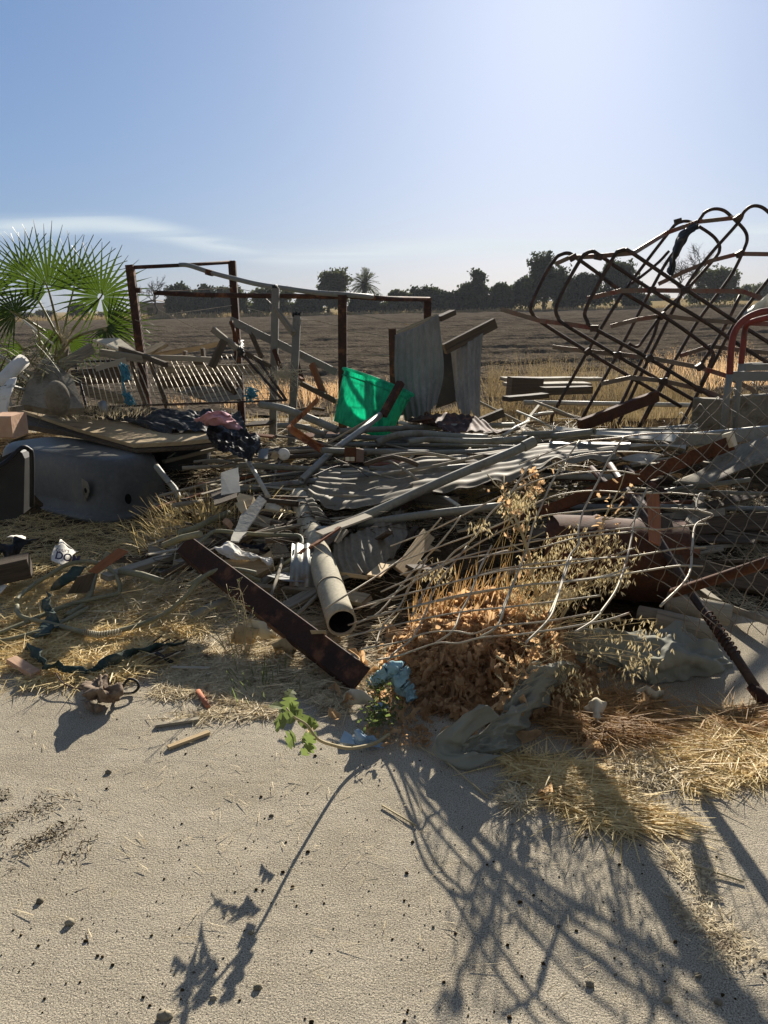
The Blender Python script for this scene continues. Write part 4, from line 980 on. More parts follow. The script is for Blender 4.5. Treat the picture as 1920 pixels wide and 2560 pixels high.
# ------------------------------------------------------------------ tubular hay racks at the right
th = thing('tubular_rack', 'tall collapsed rack of rusted bent tubes leaning at the right against the sky', 'rack', atH(1560, 1075, 0))
U = [[(340, 1440, 8.6), (338, 1390, 8.6), (365, 1320, 8.6), (560, 970, 8.7), (740, 670, 8.8), (860, 500, 8.9), (1055, 245, 9.0), (1100, 195, 9.0), (1150, 178, 9.0), (1200, 190, 9.0), (1300, 250, 8.95), (1350, 300, 8.9), (1364, 350, 8.85), (1330, 410, 8.8), (1150, 610, 8.6), (1010, 745, 8.5), (960, 880, 8.4), (880, 1040, 8.3), (790, 1240, 8.2), (700, 1400, 8.1)],
     [(515, 1400, 8.4), (740, 990, 8.5), (950, 590, 8.65), (1060, 400, 8.7), (1240, 170, 8.8), (1275, 125, 8.8), (1330, 103, 8.8), (1390, 113, 8.8), (1440, 155, 8.8), (1510, 225, 8.75), (1532, 280, 8.7), (1515, 345, 8.7), (1440, 500, 8.6), (1340, 640, 8.5), (1230, 790, 8.4), (1130, 960, 8.3), (1000, 1190, 8.2), (870, 1440, 8.1)],
     [(730, 1440, 8.2), (800, 1300, 8.2), (930, 1020, 8.3), (1140, 610, 8.45), (1290, 400, 8.5), (1475, 190, 8.55), (1510, 125, 8.55), (1560, 87, 8.5), (1620, 92, 8.5), (1680, 140, 8.5), (1760, 220, 8.5), (1780, 300, 8.45), (1700, 480, 8.4), (1560, 660, 8.3), (1450, 810, 8.2), (1350, 1000, 8.1), (1250, 1190, 8.0), (1105, 1460, 7.9)],
     [(870, 1455, 8.3), (1060, 1100, 8.3), (1240, 1060, 8.3)][:2],
     [(1240, 1070, 8.0), (1390, 830, 8.1), (1490, 630, 8.2)]]
for k, P_ in enumerate(U):
    m = MB(); m.tube(catmull(T('R4', P_), 4), .018, seg=9); mk('hoop' if k < 3 else 'upright', m, M['tube_brown'], th)
Lp = [[(1130, 1310, 7.9), (560, 975, 8.0), (270, 790, 8.1), (225, 745, 8.1), (215, 690, 8.1), (290, 520, 8.2), (360, 410, 8.25), (395, 382, 8.25), (440, 373, 8.25), (480, 395, 8.25), (600, 480, 8.2), (760, 600, 8.1), (1080, 795, 8.0), (1280, 940, 7.95), (1325, 990, 7.9), (1310, 1040, 7.9), (1250, 1180, 7.9)],
      [(1260, 1300, 7.7), (740, 1000, 7.85), (430, 815, 7.9), (378, 765, 7.95), (368, 700, 7.95), (430, 560, 8.0), (520, 405, 8.0), (550, 375, 8.0), (590, 363, 8.0), (630, 385, 8.0), (950, 600, 7.9), (1240, 770, 7.8), (1480, 930, 7.7), (1750, 1100, 7.6)],
      [(1400, 1300, 7.5), (940, 1020, 7.6), (605, 835, 7.7), (555, 785, 7.75), (545, 720, 7.75), (620, 570, 7.8), (725, 385, 7.8), (750, 362, 7.8), (790, 353, 7.8), (840, 378, 7.75), (1160, 595, 7.65), (1460, 790, 7.55), (1700, 940, 7.45)]]
for P_ in Lp:
    m = MB(); m.tube(catmull(T('R4', P_), 4), .019, seg=9); mk('loop', m, M['tube_brown'], th)
SB = [[(365, 438, 8.22), (450, 400, 8.22), (620, 392, 8.0), (840, 372, 7.75), (1040, 250, 8.9), (1230, 182, 8.8), (1480, 155, 8.6)],
      [(555, 650, 7.9), (760, 603, 7.9), (930, 600, 7.9), (1500, 606, 8.0), (1600, 640, 7.9), (1720, 720, 7.8)],
      [(30, 715, 8.1), (265, 785, 8.05), (440, 806, 7.9), (605, 832, 7.72)],
      [(700, 820, 8.3), (860, 778, 8.3), (1010, 755, 8.35), (1240, 780, 8.2), (1450, 795, 8.0), (1760, 812, 7.9)],
      [(345, 945, 8.2), (560, 972, 8.1), (740, 990, 7.9), (940, 1012, 7.7), (1240, 1070, 7.6), (1400, 1120, 7.5), (1560, 1205, 7.5), (1640, 1290, 7.5)],
      [(640, 1170, 7.7), (820, 1132, 7.7), (1010, 1150, 7.65), (1250, 1203, 7.6), (1400, 1262, 7.5)],
      [(990, 562, 8.9), (1140, 490, 8.8), (1310, 420, 8.7), (1480, 377, 8.6), (1720, 380, 8.5)],
      [(365, 1340, 8.5), (530, 1390, 8.4)], [(1120, 1000, 8.3), (1310, 940, 8.2), (1500, 965, 8.0), (1760, 990, 7.9)], [(210, 1370, 8.6), (365, 1335, 8.5)]]
for P_ in SB:
    m = MB(); m.sweep(T('R4', P_), [(-.005, -.022), (.005, -.022), (.005, .022), (-.005, .022)]); mk('flat_bar', m, M['strap'], th)
for P_ in ([(810, 920, 8.2), (835, 940, 8.2), (870, 940, 8.2), (900, 900, 8.25), (1000, 760, 8.35)], [(1055, 360, 8.8), (990, 430, 8.8), (880, 520, 8.8), (820, 560, 8.8)]):
    m = MB(); m.tube(catmull(T('R4', P_), 4), .016, seg=8); mk('brace', m, M['tube_brown'], th)
for (a_, b_) in [((1110, 180), 8.85), ((470, 400), 8.0), ((625, 395), 7.9), ((1475, 160), 8.5), ((950, 597), 7.8), ((1155, 600), 7.6), ((1015, 755), 8.3), ((600, 832), 7.65), ((560, 975), 7.95), ((740, 995), 7.8), ((935, 1015), 7.55), ((1245, 1065), 7.5), ((1020, 1155), 7.6), ((1240, 1205), 7.55), ((1485, 378), 8.5)][:]:
    m = MB(); c_ = T('R4', [(a_[0], a_[1], b_)])[0]; m.box(c_, .07, .05, .06, Matrix.Rotation(R(rng.uniform(-40, 40)), 3, 'Y')); mk('clamp', m, M['tube_brown'], th)
# rag on the rack
m = MB()
m.patch([T('R4', [(1215, 185, 8.6), (1235, 215, 8.55), (1245, 200, 8.5)]), T('R4', [(1120, 260, 8.6), (1150, 270, 8.45), (1180, 275, 8.5)]), T('R4', [(1070, 350, 8.6), (1100, 370, 8.45), (1118, 375, 8.5)]), T('R4', [(1060, 440, 8.6), (1075, 450, 8.5), (1090, 425, 8.55)]), T('R4', [(1040, 480, 8.6), (1055, 505, 8.5), (1078, 515, 8.55)])], 14, 32, lambda u, v, x, y: .04 * nz3(x * 14, y * 5, 2) + .015 * nz3(x * 40, y * 16), .004)
mk('plastic_rag', m, M['blacksheet'], label='torn black plastic rag snagged high on the tubular rack', cat='rag')
m = MB()
m.patch([T('R4', [(1510, 740, 7.0), (1600, 670, 7.1), (1700, 590, 7.2)]), T('R4', [(1500, 790, 6.9), (1590, 740, 7.0), (1700, 700, 7.1)])], 30, 16, lambda u, v, x, y: .07 * nz3(x * 7, y * 9, 2), .002)
mk('torn_film', m, M['thinclear'], label='torn translucent film caught behind the top of the red-painted frame', cat='film')
# rusted beam slanting under the rack
p = T('R4', [(510, 1425, 6.5), (980, 1245, 7.0)]); board('steel_beam', 'broad rusted beam rising right below the tubular rack', p[0], p[1], .055, .10, 'rust', cat='beam', rough=.01)
# red frame at the right edge
th = thing('metal_stand', 'tubular metal stand with red painted bends and grey legs at the right edge', 'metal stand', T('T7', [(1000, 2040, 5.8)])[0])
m = MB(); m.tube(catmull(T('T7', [(1075, 1240, 5.8), (1090, 1000, 5.8), (1110, 800, 5.8), (1160, 650, 5.8), (1260, 530, 5.8), (1400, 450, 5.8), (1600, 405, 5.8), (2100, 400, 5.8)]), 5), .024, seg=12); mk('bend', m, M['redpaint'], th)
m = MB(); m.tube(T('T7', [(985, 2040, 5.8), (1040, 1500, 5.8), (1075, 1240, 5.8)]), .024, seg=12); mk('leg', m, M['greypaint'], th)
m = MB(); m.tube(catmull(T('T7', [(1225, 1100, 6.1), (1255, 850, 6.1), (1270, 700, 6.1), (1300, 590, 6.05), (1400, 540, 6.0), (1600, 490, 6.0)]), 5), .022, seg=12); mk('bend', m, M['redpaint'], th)
m = MB(); m.tube(T('T7', [(1140, 2040, 6.1), (1180, 1500, 6.1), (1225, 1100, 6.1)]), .022, seg=12); mk('leg', m, M['greypaint'], th)
for a_, b_, w_ in (((1090, 1265), (1700, 1265), .07), ((1270, 1150), (1700, 1145), .05)):
    p = T('T7', [(*a_, 5.85), (*b_, 5.85)]); m = MB(); m.beam(p[0], p[1], .03, w_); mk('rail', m, M['greypaint'], th)
# ------------------------------------------------------------------ left of the heap: tub, boards, slab
th = thing('bathtub', 'upside-down dark grey bathtub lying on the ground at the left', 'bathtub', Vector((-2.3, 6.2, 0)))
A = atH(262, 1318, 0.0); u_ = Vector((-.80, .60, 0)).normalized(); w_v = Vector((.60, .80, 0)).normalized()
LEN, WID = 1.75, .74
cc_ = A + u_ * (LEN / 2) + w_v * (WID / 2)
def sup(z, off, ex=5.0, sh=0.0):
    out = []
    for k in range(96):
        a = 2 * math.pi * k / 96; c, s_ = math.cos(a), math.sin(a)
        x = math.copysign(abs(c) ** (2 / ex), c) * (LEN / 2 - off); y = math.copysign(abs(s_) ** (2 / ex), s_) * (WID / 2 - off * .9)
        out.append(cc_ + u_ * (x + sh) + w_v * y + Vector((0, 0, z)))
    return out
m = MB()
prof = [(.02, -.045), (.035, -.05), (.05, -.045), (.055, -.02), (.07, .0), (.15, .012), (.28, .03), (.38, .045), (.43, .058), (.465, .080), (.485, .115), (.49, .16), (.492, .26), (.492, .345)]
loft(m, [sup(z, o, 5.5 - 1.5 * min(1, z / .5)) for z, o in prof])
n_ = 96; b_ = len(m.v) - n_; m.face([b_ + j for j in range(n_)], [(0, 0)] * n_)
mk('shell', m, M['tub'], th)
def tubside(t, z, off):  # point on the long near side: t metres from the corner, height z
    return A + u_ * t + w_v * off + Vector((0, 0, z))
m = MB(); q0 = .26
m.plate([tubside(q0 + a_, z, .014) for a_, z in ((0, .17), (.0, .35), (-.07, .33), (-.09, .29), (-.085, .25), (-.06, .21), (-.03, .19), (-.03, .17))], .006)
mk('bracket', m, M['slab'], th)
m = MB(); m.plate([tubside(q0 - .045 + .014 * math.cos(k), .26 + .02 * math.sin(k), .009) for k in [i * math.tau / 14 for i in range(14)]], .005); mk('bracket_hole', m, M['hole'], th)
# overflow hole near the end
hc = A + w_v * .24 + u_ * .012 + Vector((0, 0, .17))
m = MB(); e_dir = (atH(410, 1290, .2) - atH(275, 1310, .2)).normalized()
m.plate([hc + w_v * .026 * math.cos(k) + Vector((0, 0, .040 * math.sin(k))) for k in [i * math.tau / 18 for i in range(18)]], .012); mk('drain_hole', m, M['hole'], th)
# black casing at left edge
th = thing('plastic_casing', 'open black plastic casing on its side at the left edge in front of the bathtub', 'casing', atH(30, 1310, .05))
m = MB()
P_ = T('R5', [(-200, 870, 4.6), (-40, 865, 4.6), (150, 775, 4.75), (195, 790, 4.8), (214, 830, 4.8), (214, 1190, 4.8), (150, 1225, 4.75), (-200, 1290, 4.6)])
m.plate(P_, .30, nrm=Vector((.25, -1, .1)).normalized()); mk('shell', m, M['black'], th)
m = MB(); m.tube(catmull(T('R5', [(-200, 960, 4.38), (-60, 930, 4.4), (60, 855, 4.5), (150, 772, 4.56), (200, 785, 4.6), (220, 840, 4.62), (220, 1180, 4.62)]), 4), .014, seg=8); mk('rim', m, M['black'], th)
# white bent duct and things at far left edge
tube_thing('white_duct', 'bent white plastic downpipe at the left edge above the pink block', T('T2', [(-60, 700, 6.2), (60, 600, 6.3), (180, 460, 6.4), (330, 330, 6.5)]), .055, 'white', 'pipe', seg=12, hollow=.004)
m = MB(); m.patch([T('T2', [(-60, 720, 6.1), (40, 700, 6.1), (120, 600, 6.2), (240, 580, 6.2)]), T('T2', [(-60, 900, 6.0), (40, 860, 6.0), (140, 800, 6.0), (200, 700, 6.1)]), T('T2', [(-60, 1150, 5.9), (30, 1170, 5.9), (90, 1050, 5.9), (140, 900, 6.0)])], 20, 20, lambda u, v, x, y: .02 * nz3(x * 6, y * 6, 1), .004)
mk('crumpled_plastic', m, M['white'], label='crumpled white plastic panel at the left edge above the pink block', cat='panel')
p = T('T2', [(-40, 1230, 5.6), (275, 1230, 5.6)]); board('foam_block', 'pinkish block with a pale top at the left edge under the board', p[0], p[1], .25, .16, 'pinkblock', cat='block')
p = T('T2', [(0, 690, 6.2), (150, 1000, 6.1)]); board('steel_strip', 'narrow dark strip bent across the white panel at the left edge', p[0], p[1], .05, .01, 'greypaint', cat='strip')
tube_thing('thin_pole', 'upper pale pole slanting down to the concrete slab at the left', T('T2', [(-40, 250, 7.0), (160, 370, 6.9), (470, 540, 6.8)]), .015, 'pvc_light', 'pole', seg=8)
tube_thing('thin_pole', 'lower pale pole slanting down to the concrete slab at the left', T('T2', [(150, 420, 6.7), (260, 510, 6.7), (420, 640, 6.6)]), .012, 'pvc_light', 'pole', seg=8)
tube_thing('bent_tube', 'bent grey tube running from the white panel to the concrete slab', T('T2', [(70, 700, 6.1), (200, 705, 6.2), (290, 730, 6.3), (380, 755, 6.4)]), .014, 'pvc', 'tube', seg=8, smooth=4)
p = T('T2', [(120, 1020, 6.0), (310, 990, 6.1)]); board('steel_strip', 'short grey strip below the concrete slab corner', p[0], p[1], .04, .04, 'slab', cat='strip')
p = T('T2', [(160, 400, 6.9), (250, 290, 7.0)]); board('timber_offcut', 'dark flat offcut behind the end of the white downpipe', p[0], p[1], .08, .02, 'wood_dark', cat='timber')
# dry palm litter at left
m = MB(); r = random.Random(12)
for i in range(420):
    c = atY(r.uniform(-20, 160), r.uniform(885, 985), r.uniform(6.6, 7.4)); ribbon(m, c, Vector((r.gauss(0, 1), r.gauss(0, .5), r.gauss(.2, .4))).normalized(), r.uniform(.15, .5), r.uniform(.006, .016), droop=.2, seg=3)
mk('palm_litter', m, M['palmstalk'], kind='stuff', label='dry tangled palm leaf litter at the left edge below the fan palm', cat='leaf litter', origin=Vector((-3.4, 7, 0)))
# concrete slab, leaning triangle
sl = T('T2', [(555, 290, 6.75), (620, 310, 6.85), (1000, 640, 6.7), (1160, 990, 6.3), (700, 1060, 6.2), (290, 1040, 6.2), (380, 740, 6.45)])
m = MB(); m.plate(sl, .06); mk('concrete_slab', m, M['slab'], label='broken triangular grey concrete slab standing on end left of the wire rack', cat='slab')
m = MB(); c_ = T('T2', [(800, 860, 6.15)])[0]; bb_ = []
for i in range(9):
    t = i / 8; bb_.append([c_ + Vector((.10 * math.sin(t * math.pi * .5 + .001) * math.cos(k), -.10 * math.cos(t * math.pi * .5), .14 * math.sin(t * math.pi * .5 + .001) * math.sin(k))) for k in [j * math.tau / 24 for j in range(24)]])
loft(m, bb_); mk('ghost_reflection', m, M['slab'], label='pale dome standing in for a ghost reflection by the triangular slab', cat='reflection')  # dome added in place of a ghost reflection, not a real part
# plywood board on top of the bathtub heap
m = MB(); bd = T('R5', [(60, 512, .60), (340, 527, .62), (700, 575, .62), (1300, 655, .60), (1600, 728, .56), (1250, 742, .56), (920, 738, .57), (520, 640, .58), (240, 560, .59)])
m.plate(bd, .032); mk('plywood_board', m, M['plywood'], label='large weathered plywood board lying flat above the bathtub, upper sheet', cat='board')
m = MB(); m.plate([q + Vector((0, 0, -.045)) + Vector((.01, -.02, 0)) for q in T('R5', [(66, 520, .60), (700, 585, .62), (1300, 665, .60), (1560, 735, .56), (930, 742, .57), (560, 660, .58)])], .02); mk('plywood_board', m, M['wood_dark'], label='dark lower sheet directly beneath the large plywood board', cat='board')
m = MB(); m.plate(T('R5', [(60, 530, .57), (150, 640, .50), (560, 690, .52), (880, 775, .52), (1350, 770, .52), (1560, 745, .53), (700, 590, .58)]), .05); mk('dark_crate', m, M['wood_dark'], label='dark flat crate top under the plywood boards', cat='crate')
# black barrel behind the tub
th = thing('barrel', 'dark grey plastic barrel standing in the shade behind the right end of the bathtub', 'barrel', atH(440, 1265, 0.0))
bc = atY(450, 1230, 6.8); bc.z = 0
m = MB(); rg = []
for z, rad in ((0, .27), (.02, .29), (.2, .30), (.22, .31), (.24, .30), (.4, .30), (.50, .29), (.52, .26)):
    rg.append([bc + Vector((rad * math.cos(k), rad * math.sin(k), z)) for k in [j * math.tau / 36 for j in range(36)]])
loft(m, rg); m.face([len(m.v) - 36 + j for j in range(36)], [(0, 0)] * 36); mk('shell', m, M['black'], th)
m = MB(); P_ = [bc + Vector((.3 * math.cos(k), .3 * math.sin(k), .5)) for k in [j * math.tau / 30 for j in range(31)]]; m.tube(P_, .013, seg=7); mk('rim', m, M['black'], th)
tube_thing('black_pipe', 'black flexible pipe end hanging beside the right end of the bathtub', T('R5', [(1080, 900, 5.6), (1150, 990, 5.5), (1210, 1060, 5.4), (1240, 1130, 5.3)]), .022, 'pvc', 'pipe', smooth=4)
# black film heap, pink bag
def cloth(name, label, grid, matn, amp=.05, f=6, seed=0, nu=40, nv=24, th_=.003, cat='cloth', fine=.3, edge=None):
    m = MB()
    m.patch(grid, nu, nv, lambda u, v, x, y: amp * (nz3(x * f, y * f, seed) + fine * nz3(x * f * 3, y * f * 3, seed + 3) + .5 * abs(nz3(x * f * .5, y * f * 1.6, seed + 7))), th_, edge=edge)
    return mk(name, m, M[matn], label=label, cat=cat)
cloth('black_film', 'long crumpled sheet of black plastic film draped along the back of the plywood board',
      [T('R5', [(350, 500, .70), (600, 495, .72), (900, 500, .72), (1300, 510, .71), (1660, 520, .70)]), T('R5', [(345, 520, .64), (640, 530, .665), (950, 565, .665), (1350, 590, .665), (1700, 620, .64)]), T('R5', [(420, 528, .625), (760, 575, .625), (1100, 650, .615), (1360, 665, .61), (1720, 690, .58)])], 'blacksheet', .05, 8, 1, 120, 50)
cloth('black_film', 'ragged black plastic film spilling down right of the plywood board',
      [T('R5', [(1440, 600, 5.9), (1560, 620, 5.9), (1700, 660, 5.8), (1800, 700, 5.8)]), T('R5', [(1430, 680, 5.6), (1560, 720, 5.6), (1680, 760, 5.55), (1800, 760, 5.55)]), T('R5', [(1500, 740, 5.4), (1600, 800, 5.35), (1700, 850, 5.35), (1760, 830, 5.4)])], 'blacksheet', .06, 9, 4, 70, 50)
cloth('pink_bag', 'crumpled pink and lilac fabric lying on the black film',
      [T('R2', [(640, 1480, .86), (760, 1440, .90), (850, 1405, .92), (930, 1450, .88)]), T('R2', [(700, 1500, .80), (780, 1490, .84), (900, 1500, .84), (1000, 1490, .80)]), T('R2', [(740, 1530, .74), (830, 1530, .74), (930, 1550, .74), (1060, 1560, .70)])], 'pink', .035, 9, 2, 40, 30)
cloth('red_rag', 'small brick-red rag lying at the left end of the black film', [T('T2', [(820, 1020, .80), (890, 1000, .82), (970, 1010, .80)]), T('T2', [(830, 1070, .70), (900, 1070, .72), (970, 1050, .70)])], 'terra', .03, 14, 3, 16, 12)
for i, (x_, y_, l_) in enumerate([((845, 205), (880, 300), 'teal cord bundle tied high on the left half of the wire rack'), ((870, 400), (910, 470), 'teal frayed rope knot hanging low on the left half of the wire rack'), ((1500 * 0 + 840, 260), (865, 420), 'thin teal rag strip linking the two knots on the wire rack')]):
    m = MB(); r = random.Random(40 + i); a_ = T('R5', [(x_[0], x_[1], 7.0)])[0]; b_ = T('R5', [(y_[0], y_[1], 6.95)])[0]
    for k in range(16 if i < 2 else 4):
        q = [a_.lerp(b_, t) + Vector((r.gauss(0, .02), r.gauss(0, .02), r.gauss(0, .01))) * (1 if i < 2 else .4) for t in (0, .33, .66, 1)]; m.tube(catmull(q, 3), .006, seg=5)
    mk('rope_knot', m, M['teal'], label=l_, cat='rope')
m = MB(); r = random.Random(50); a_ = T('R2', [(1130, 1270, 6.9)])[0]
for k in range(16):
    q = [a_ + Vector((r.gauss(0, .03), r.gauss(0, .02), r.gauss(0, .03))) for t in range(4)]; m.tube(catmull(q, 3), .006, seg=5)
mk('rope_knot', m, M['teal'], label='teal frayed rope knot at the lower right of the wire rack', cat='rope')
tube_thing('bright_can', 'short shiny metal cylinder standing behind the black film under the wire rack', T('R5', [(705, 460, 6.7), (725, 535, 6.65)]), .035, 'galv', 'can', seg=14)
# black bundle with looped wire
cloth('black_bag', 'black plastic bundle hooked on the tall rusted post', [T('R2', [(960, 810, 7.9), (1050, 790, 7.9), (1060, 800, 8)]), T('R2', [(1000, 880, 7.7), (1040, 880, 7.65), (1080, 880, 7.8)]), T('R2', [(1010, 900, 7.8), (1030, 930, 7.7), (1075, 915, 7.8)])], 'blacksheet', .05, 12, 5, 20, 20)
tube_thing('wire_loop', 'pale wire loop hanging from the black bundle on the tall post', T('R2', [(935, 840, 7.5), (945, 820, 7.5), (980, 840, 7.5), (1010, 900, 7.5), (1000, 1000, 7.5)]), .004, 'wire', 'wire', smooth=4, seg=5)
# white string tangle
m = MB(); r = random.Random(4)
for k in range(46):
    c = T('R2', [(r.uniform(1330, 1450), r.uniform(1060, 1150), 7.4)])[0]
    q = [c + Vector((r.gauss(0, .06), r.gauss(0, .05), r.gauss(0, .05))) for t in range(5)]; m.tube(catmull(q, 4), .0016, seg=4)
mk('string_tangle', m, M['paper'], label='tangle of pale string between the feet of the grey-blue posts', cat='string')

# ------------------------------------------------------------------ middle of the heap
def stick(label, tile, a, b, rad, matn='wood_grey', name='stick', cat='stick', **k):
    p = T(tile, [a, b]); return tube_thing(name, label, [p[0], p[0].lerp(p[1], .5) + Vector((0, 0, .01)), p[1]], rad, matn, cat, seg=8, **k)
# grey pipes
g2 = 'grey plastic pipes lying across the heap'
def pipe(label, pts, rad, matn='pvc', coup=(), end=False, hollow=.004, name='grey_pipe'):
    P_ = catmull(pts, 5); th_ = thing(name, label, 'pipe', pts[0], g2)
    m = MB(); m.tube(P_, rad, seg=16, hollow=hollow); mk('tube', m, M[matn], th_)
    for c in coup:
        a_ = pts[0].lerp(pts[-1], c) if len(pts) == 2 else P_[int(c * (len(P_) - 1))]
        i = min(len(P_) - 2, int(c * (len(P_) - 1))); d = (P_[i + 1] - P_[i]).normalized()
        m = MB(); m.tube([a_ - d * .045, a_ - d * .04, a_ + d * .04, a_ + d * .045], rad * 1.22, seg=16, hollow=rad * .2); mk('coupling', m, M[matn], th_)
    return th_
pipe('longest grey pipe slanting from the cement pipe up to an open socket at the right', T('T5', [(-200, 985, 4.5), (30, 905, 4.55), (700, 600, 4.82), (1250, 370, 5.05), (1430, 285, 5.12)]), .030, coup=(.985,))
pipe('grey-green pipe with an open end pointing right below the longest grey pipe', T('T5', [(-230, 985, 4.6), (0, 965, 4.55), (500, 890, 4.5), (1180, 812, 4.45)]), .024)
pipe('level grey pipe with a round coupling, running left to right behind the long roof sheet', T('T5', [(-320, 350, 5.6), (30, 362, 5.7), (500, 370, 5.75), (950, 365, 5.8), (1200, 350, 5.8), (1420, 340, 5.9)]), .021, coup=(.28, .72))
pipe('level grey pipe ending at the socket right of the longest pipe', T('T5', [(400, 285, 6.0), (560, 262, 6.05), (800, 272, 6.05), (1090, 275, 6.0), (1330, 255, 5.9), (1400, 250, 5.8)]), .024, coup=(.65,))
pipe('curved grey pipe bending up from the foot of the green tub', T('T5', [(140, 290, 6.1), (260, 240, 6.15), (420, 212, 6.2), (560, 215, 6.25), (760, 235, 6.25), (1060, 250, 6.2)]), .029)
pipe('grey pipe with a dark open end lying on the pale sheets under the chain link', T('T6', [(-60, 225, 5.9), (120, 205, 5.75), (275, 188, 5.6)]), .024)
pipe('large dull pipe sloping down right behind the orange angle iron', T('T3', [(380, 215, 6.9), (600, 250, 6.7), (900, 360, 6.5), (1180, 480, 6.35)]), .032, matn='pvc')
pipe('second dull pipe below and parallel behind the orange angle iron', T('T3', [(560, 430, 6.2), (800, 440, 6.15), (1050, 530, 6.1)]), .022, matn='pvc')
stick('white rod crossing the longest grey pipe behind it near the open socket', 'T5', (640, 720, 4.9), (820, 812, 4.5), .011, 'pvc_light', 'conduit', 'conduit')
stick('white conduit leaning from the weeds toward the socket of the longest pipe', 'T5', (1170, 240, 6.4), (1400, 108, 7.0), .013, 'pvc_light', 'conduit', 'conduit')
stick('thin pale angle rod lying in the dry grass right of the curled sheet', 'T5', (1300, 25, 7.4), (1630, 185, 6.9), .010, 'pvc_light', 'conduit', 'conduit')
stick('thin pale rod lying level in the dry grass behind the pale sheets', 'T5', (1380, 75, 7.5), (1600, 35, 7.8), .012, 'pvc_light', 'conduit', 'conduit')
stick('white conduit standing steeply in the left middle of the heap', 'T3', (225, 770, 5.6), (460, 1170, 5.0), .017, 'pvc_light', 'conduit', 'conduit')
# roof sheet, long and battered
corr('long battered corrugated roof sheet lying flat under the longest grey pipe',
     [T('P', [(800, 1172, 5.45), (920, 1168, 5.45), (1060, 1150, 5.5), (1220, 1128, 5.6), (1400, 1108, 5.8), (1540, 1098, 5.9)]),
      T('P', [(790, 1205, 5.15), (920, 1208, 5.1), (1060, 1195, 5.15), (1230, 1160, 5.25), (1400, 1132, 5.35), (1540, 1118, 5.5)]),
      T('P', [(765, 1232, 4.9), (860, 1268, 4.7), (1060, 1238, 4.75), (1230, 1196, 4.85), (1380, 1160, 5.0), (1540, 1140, 5.2)])], .105, .008, 'corr', 130, 70, axis='v', bend=.036, edge=jag(9, .06))
corr('smaller torn corrugated sheet under the lower ends of the two long grey pipes',
     [T('S1', [(760, 880, .44), (900, 800, .50), (1080, 720, .54), (1220, 640, .58)]), T('S1', [(760, 1000, .34), (920, 960, .38), (1100, 880, .44), (1250, 740, .50)]), T('S1', [(820, 1135, .24), (980, 1090, .28), (1130, 1000, .34), (1270, 830, .44)])], .062, .0055, 'corr', 110, 30, axis='u', bend=.02, edge=jag(3, .03))
corr('narrow corrugated sheet standing behind the left side of the cement pipe', [T('S1', [(470, 880, 4.25), (540, 880, 4.2), (620, 880, 4.2)]), T('S1', [(450, 1170, 3.95), (530, 1185, 3.95), (640, 1185, 3.95)])], .062, .009, 'galv', 40, 16, bend=.02)
corr('ragged curled strip of corrugated metal beside the upper end of the cement pipe', [T('S1', [(560, 570, 4.85), (600, 545, 4.9), (640, 600, 4.85)]), T('S1', [(590, 640, 4.7), (650, 640, 4.72), (700, 680, 4.7)]), T('S1', [(650, 740, 4.6), (700, 745, 4.6), (760, 755, 4.55)])], .05, .009, 'corr', 30, 30, axis='v', bend=.03)
m = MB(); m.plate(T('T4', [(1300, 530, 4.5), (1330, 560, 4.45), (1480, 560, 4.45), (1560, 620, 4.4), (1420, 760, 4.3), (1390, 740, 4.3)]), .004); mk('metal_flap', m, M['galv'], label='triangular bent metal flap right of the cement pipe top', cat='flap')
# flat pale sheets at right
for P_, l_ in [([(-30, 160, .62), (290, 166, .66), (970, 205, .68), (900, 252, .66), (640, 240, .64), (200, 222, .60), (-30, 240, .58)], 'largest pale flat sheet catching the sun behind the rusted channel'),
               ([(420, 278, .56), (1010, 300, .58), (1000, 332, .56), (600, 318, .54)], 'narrow pale strip sheet below the largest pale sheet'),
               ([(480, 400, .50), (620, 360, .54), (830, 380, .54), (700, 440, .50), (520, 430, .48)], 'small crumpled pale sheet under the left part of the rusted channel'),
               ([(240, 378, .50), (470, 384, .52), (470, 410, .50), (250, 405, .48)], 'tiny bright sheet scrap left of the small crumpled pale sheet')]:
    m = MB(); m.plate(T('T6', P_), .006, jag=.006); mk('flat_sheet', m, M['sheet_light'], label=l_, cat='metal sheet')
corr('pale folded corrugated sheet lying below the largest flat pale sheet', [T('T6', [(560, 315, .62), (780, 310, .64), (1000, 335, .62)]), T('T6', [(540, 350, .56), (760, 345, .58), (960, 370, .56)])], .07, .01, 'corr', 20, 24, axis='v', bend=.02)
p = T('T6', [(-80, 300, 5.7), (560, 310, 5.5)]); board('metal_channel', 'grey channel lying level beneath the pale pipe end', p[0], p[1], .09, .05, 'greypaint', cat='channel')
p = T('T6', [(900, 262, 5.9), (1750, 190, 5.1)]); board('metal_channel', 'long flat-topped grey channel running to the right edge behind the chain link', p[0], p[1], .10, .10, 'galv', cat='channel')
m = MB(); m.patch([T('T6', [(1320, 310, 5.3), (1480, 270, 5.2), (1660, 235, 5.0), (1800, 220, 4.9)]), T('T6', [(1180, 450, 5.2), (1330, 460, 5.1), (1500, 420, 4.9), (1800, 330, 4.8)]), T('T6', [(900, 600, 5.0), (1180, 600, 4.9), (1450, 480, 4.8), (1800, 380, 4.7)])], 30, 20, lambda u, v, x, y: .02 * nz3(x * 4, y * 4), .006); mk('bent_sheet', m, M['slab'], label='large curved grey sheet leaning in the shade at the right behind the chain link', cat='metal sheet')
m = MB(); m.plate(T('T6', [(1010, 560, .10), (1070, 480, .20), (1200, 460, .22), (1130, 540, .12)]), .01); mk('plywood_scrap', m, M['wood_tan'], label='small sunlit tan panel on the ground under the rusted channel', cat='panel')
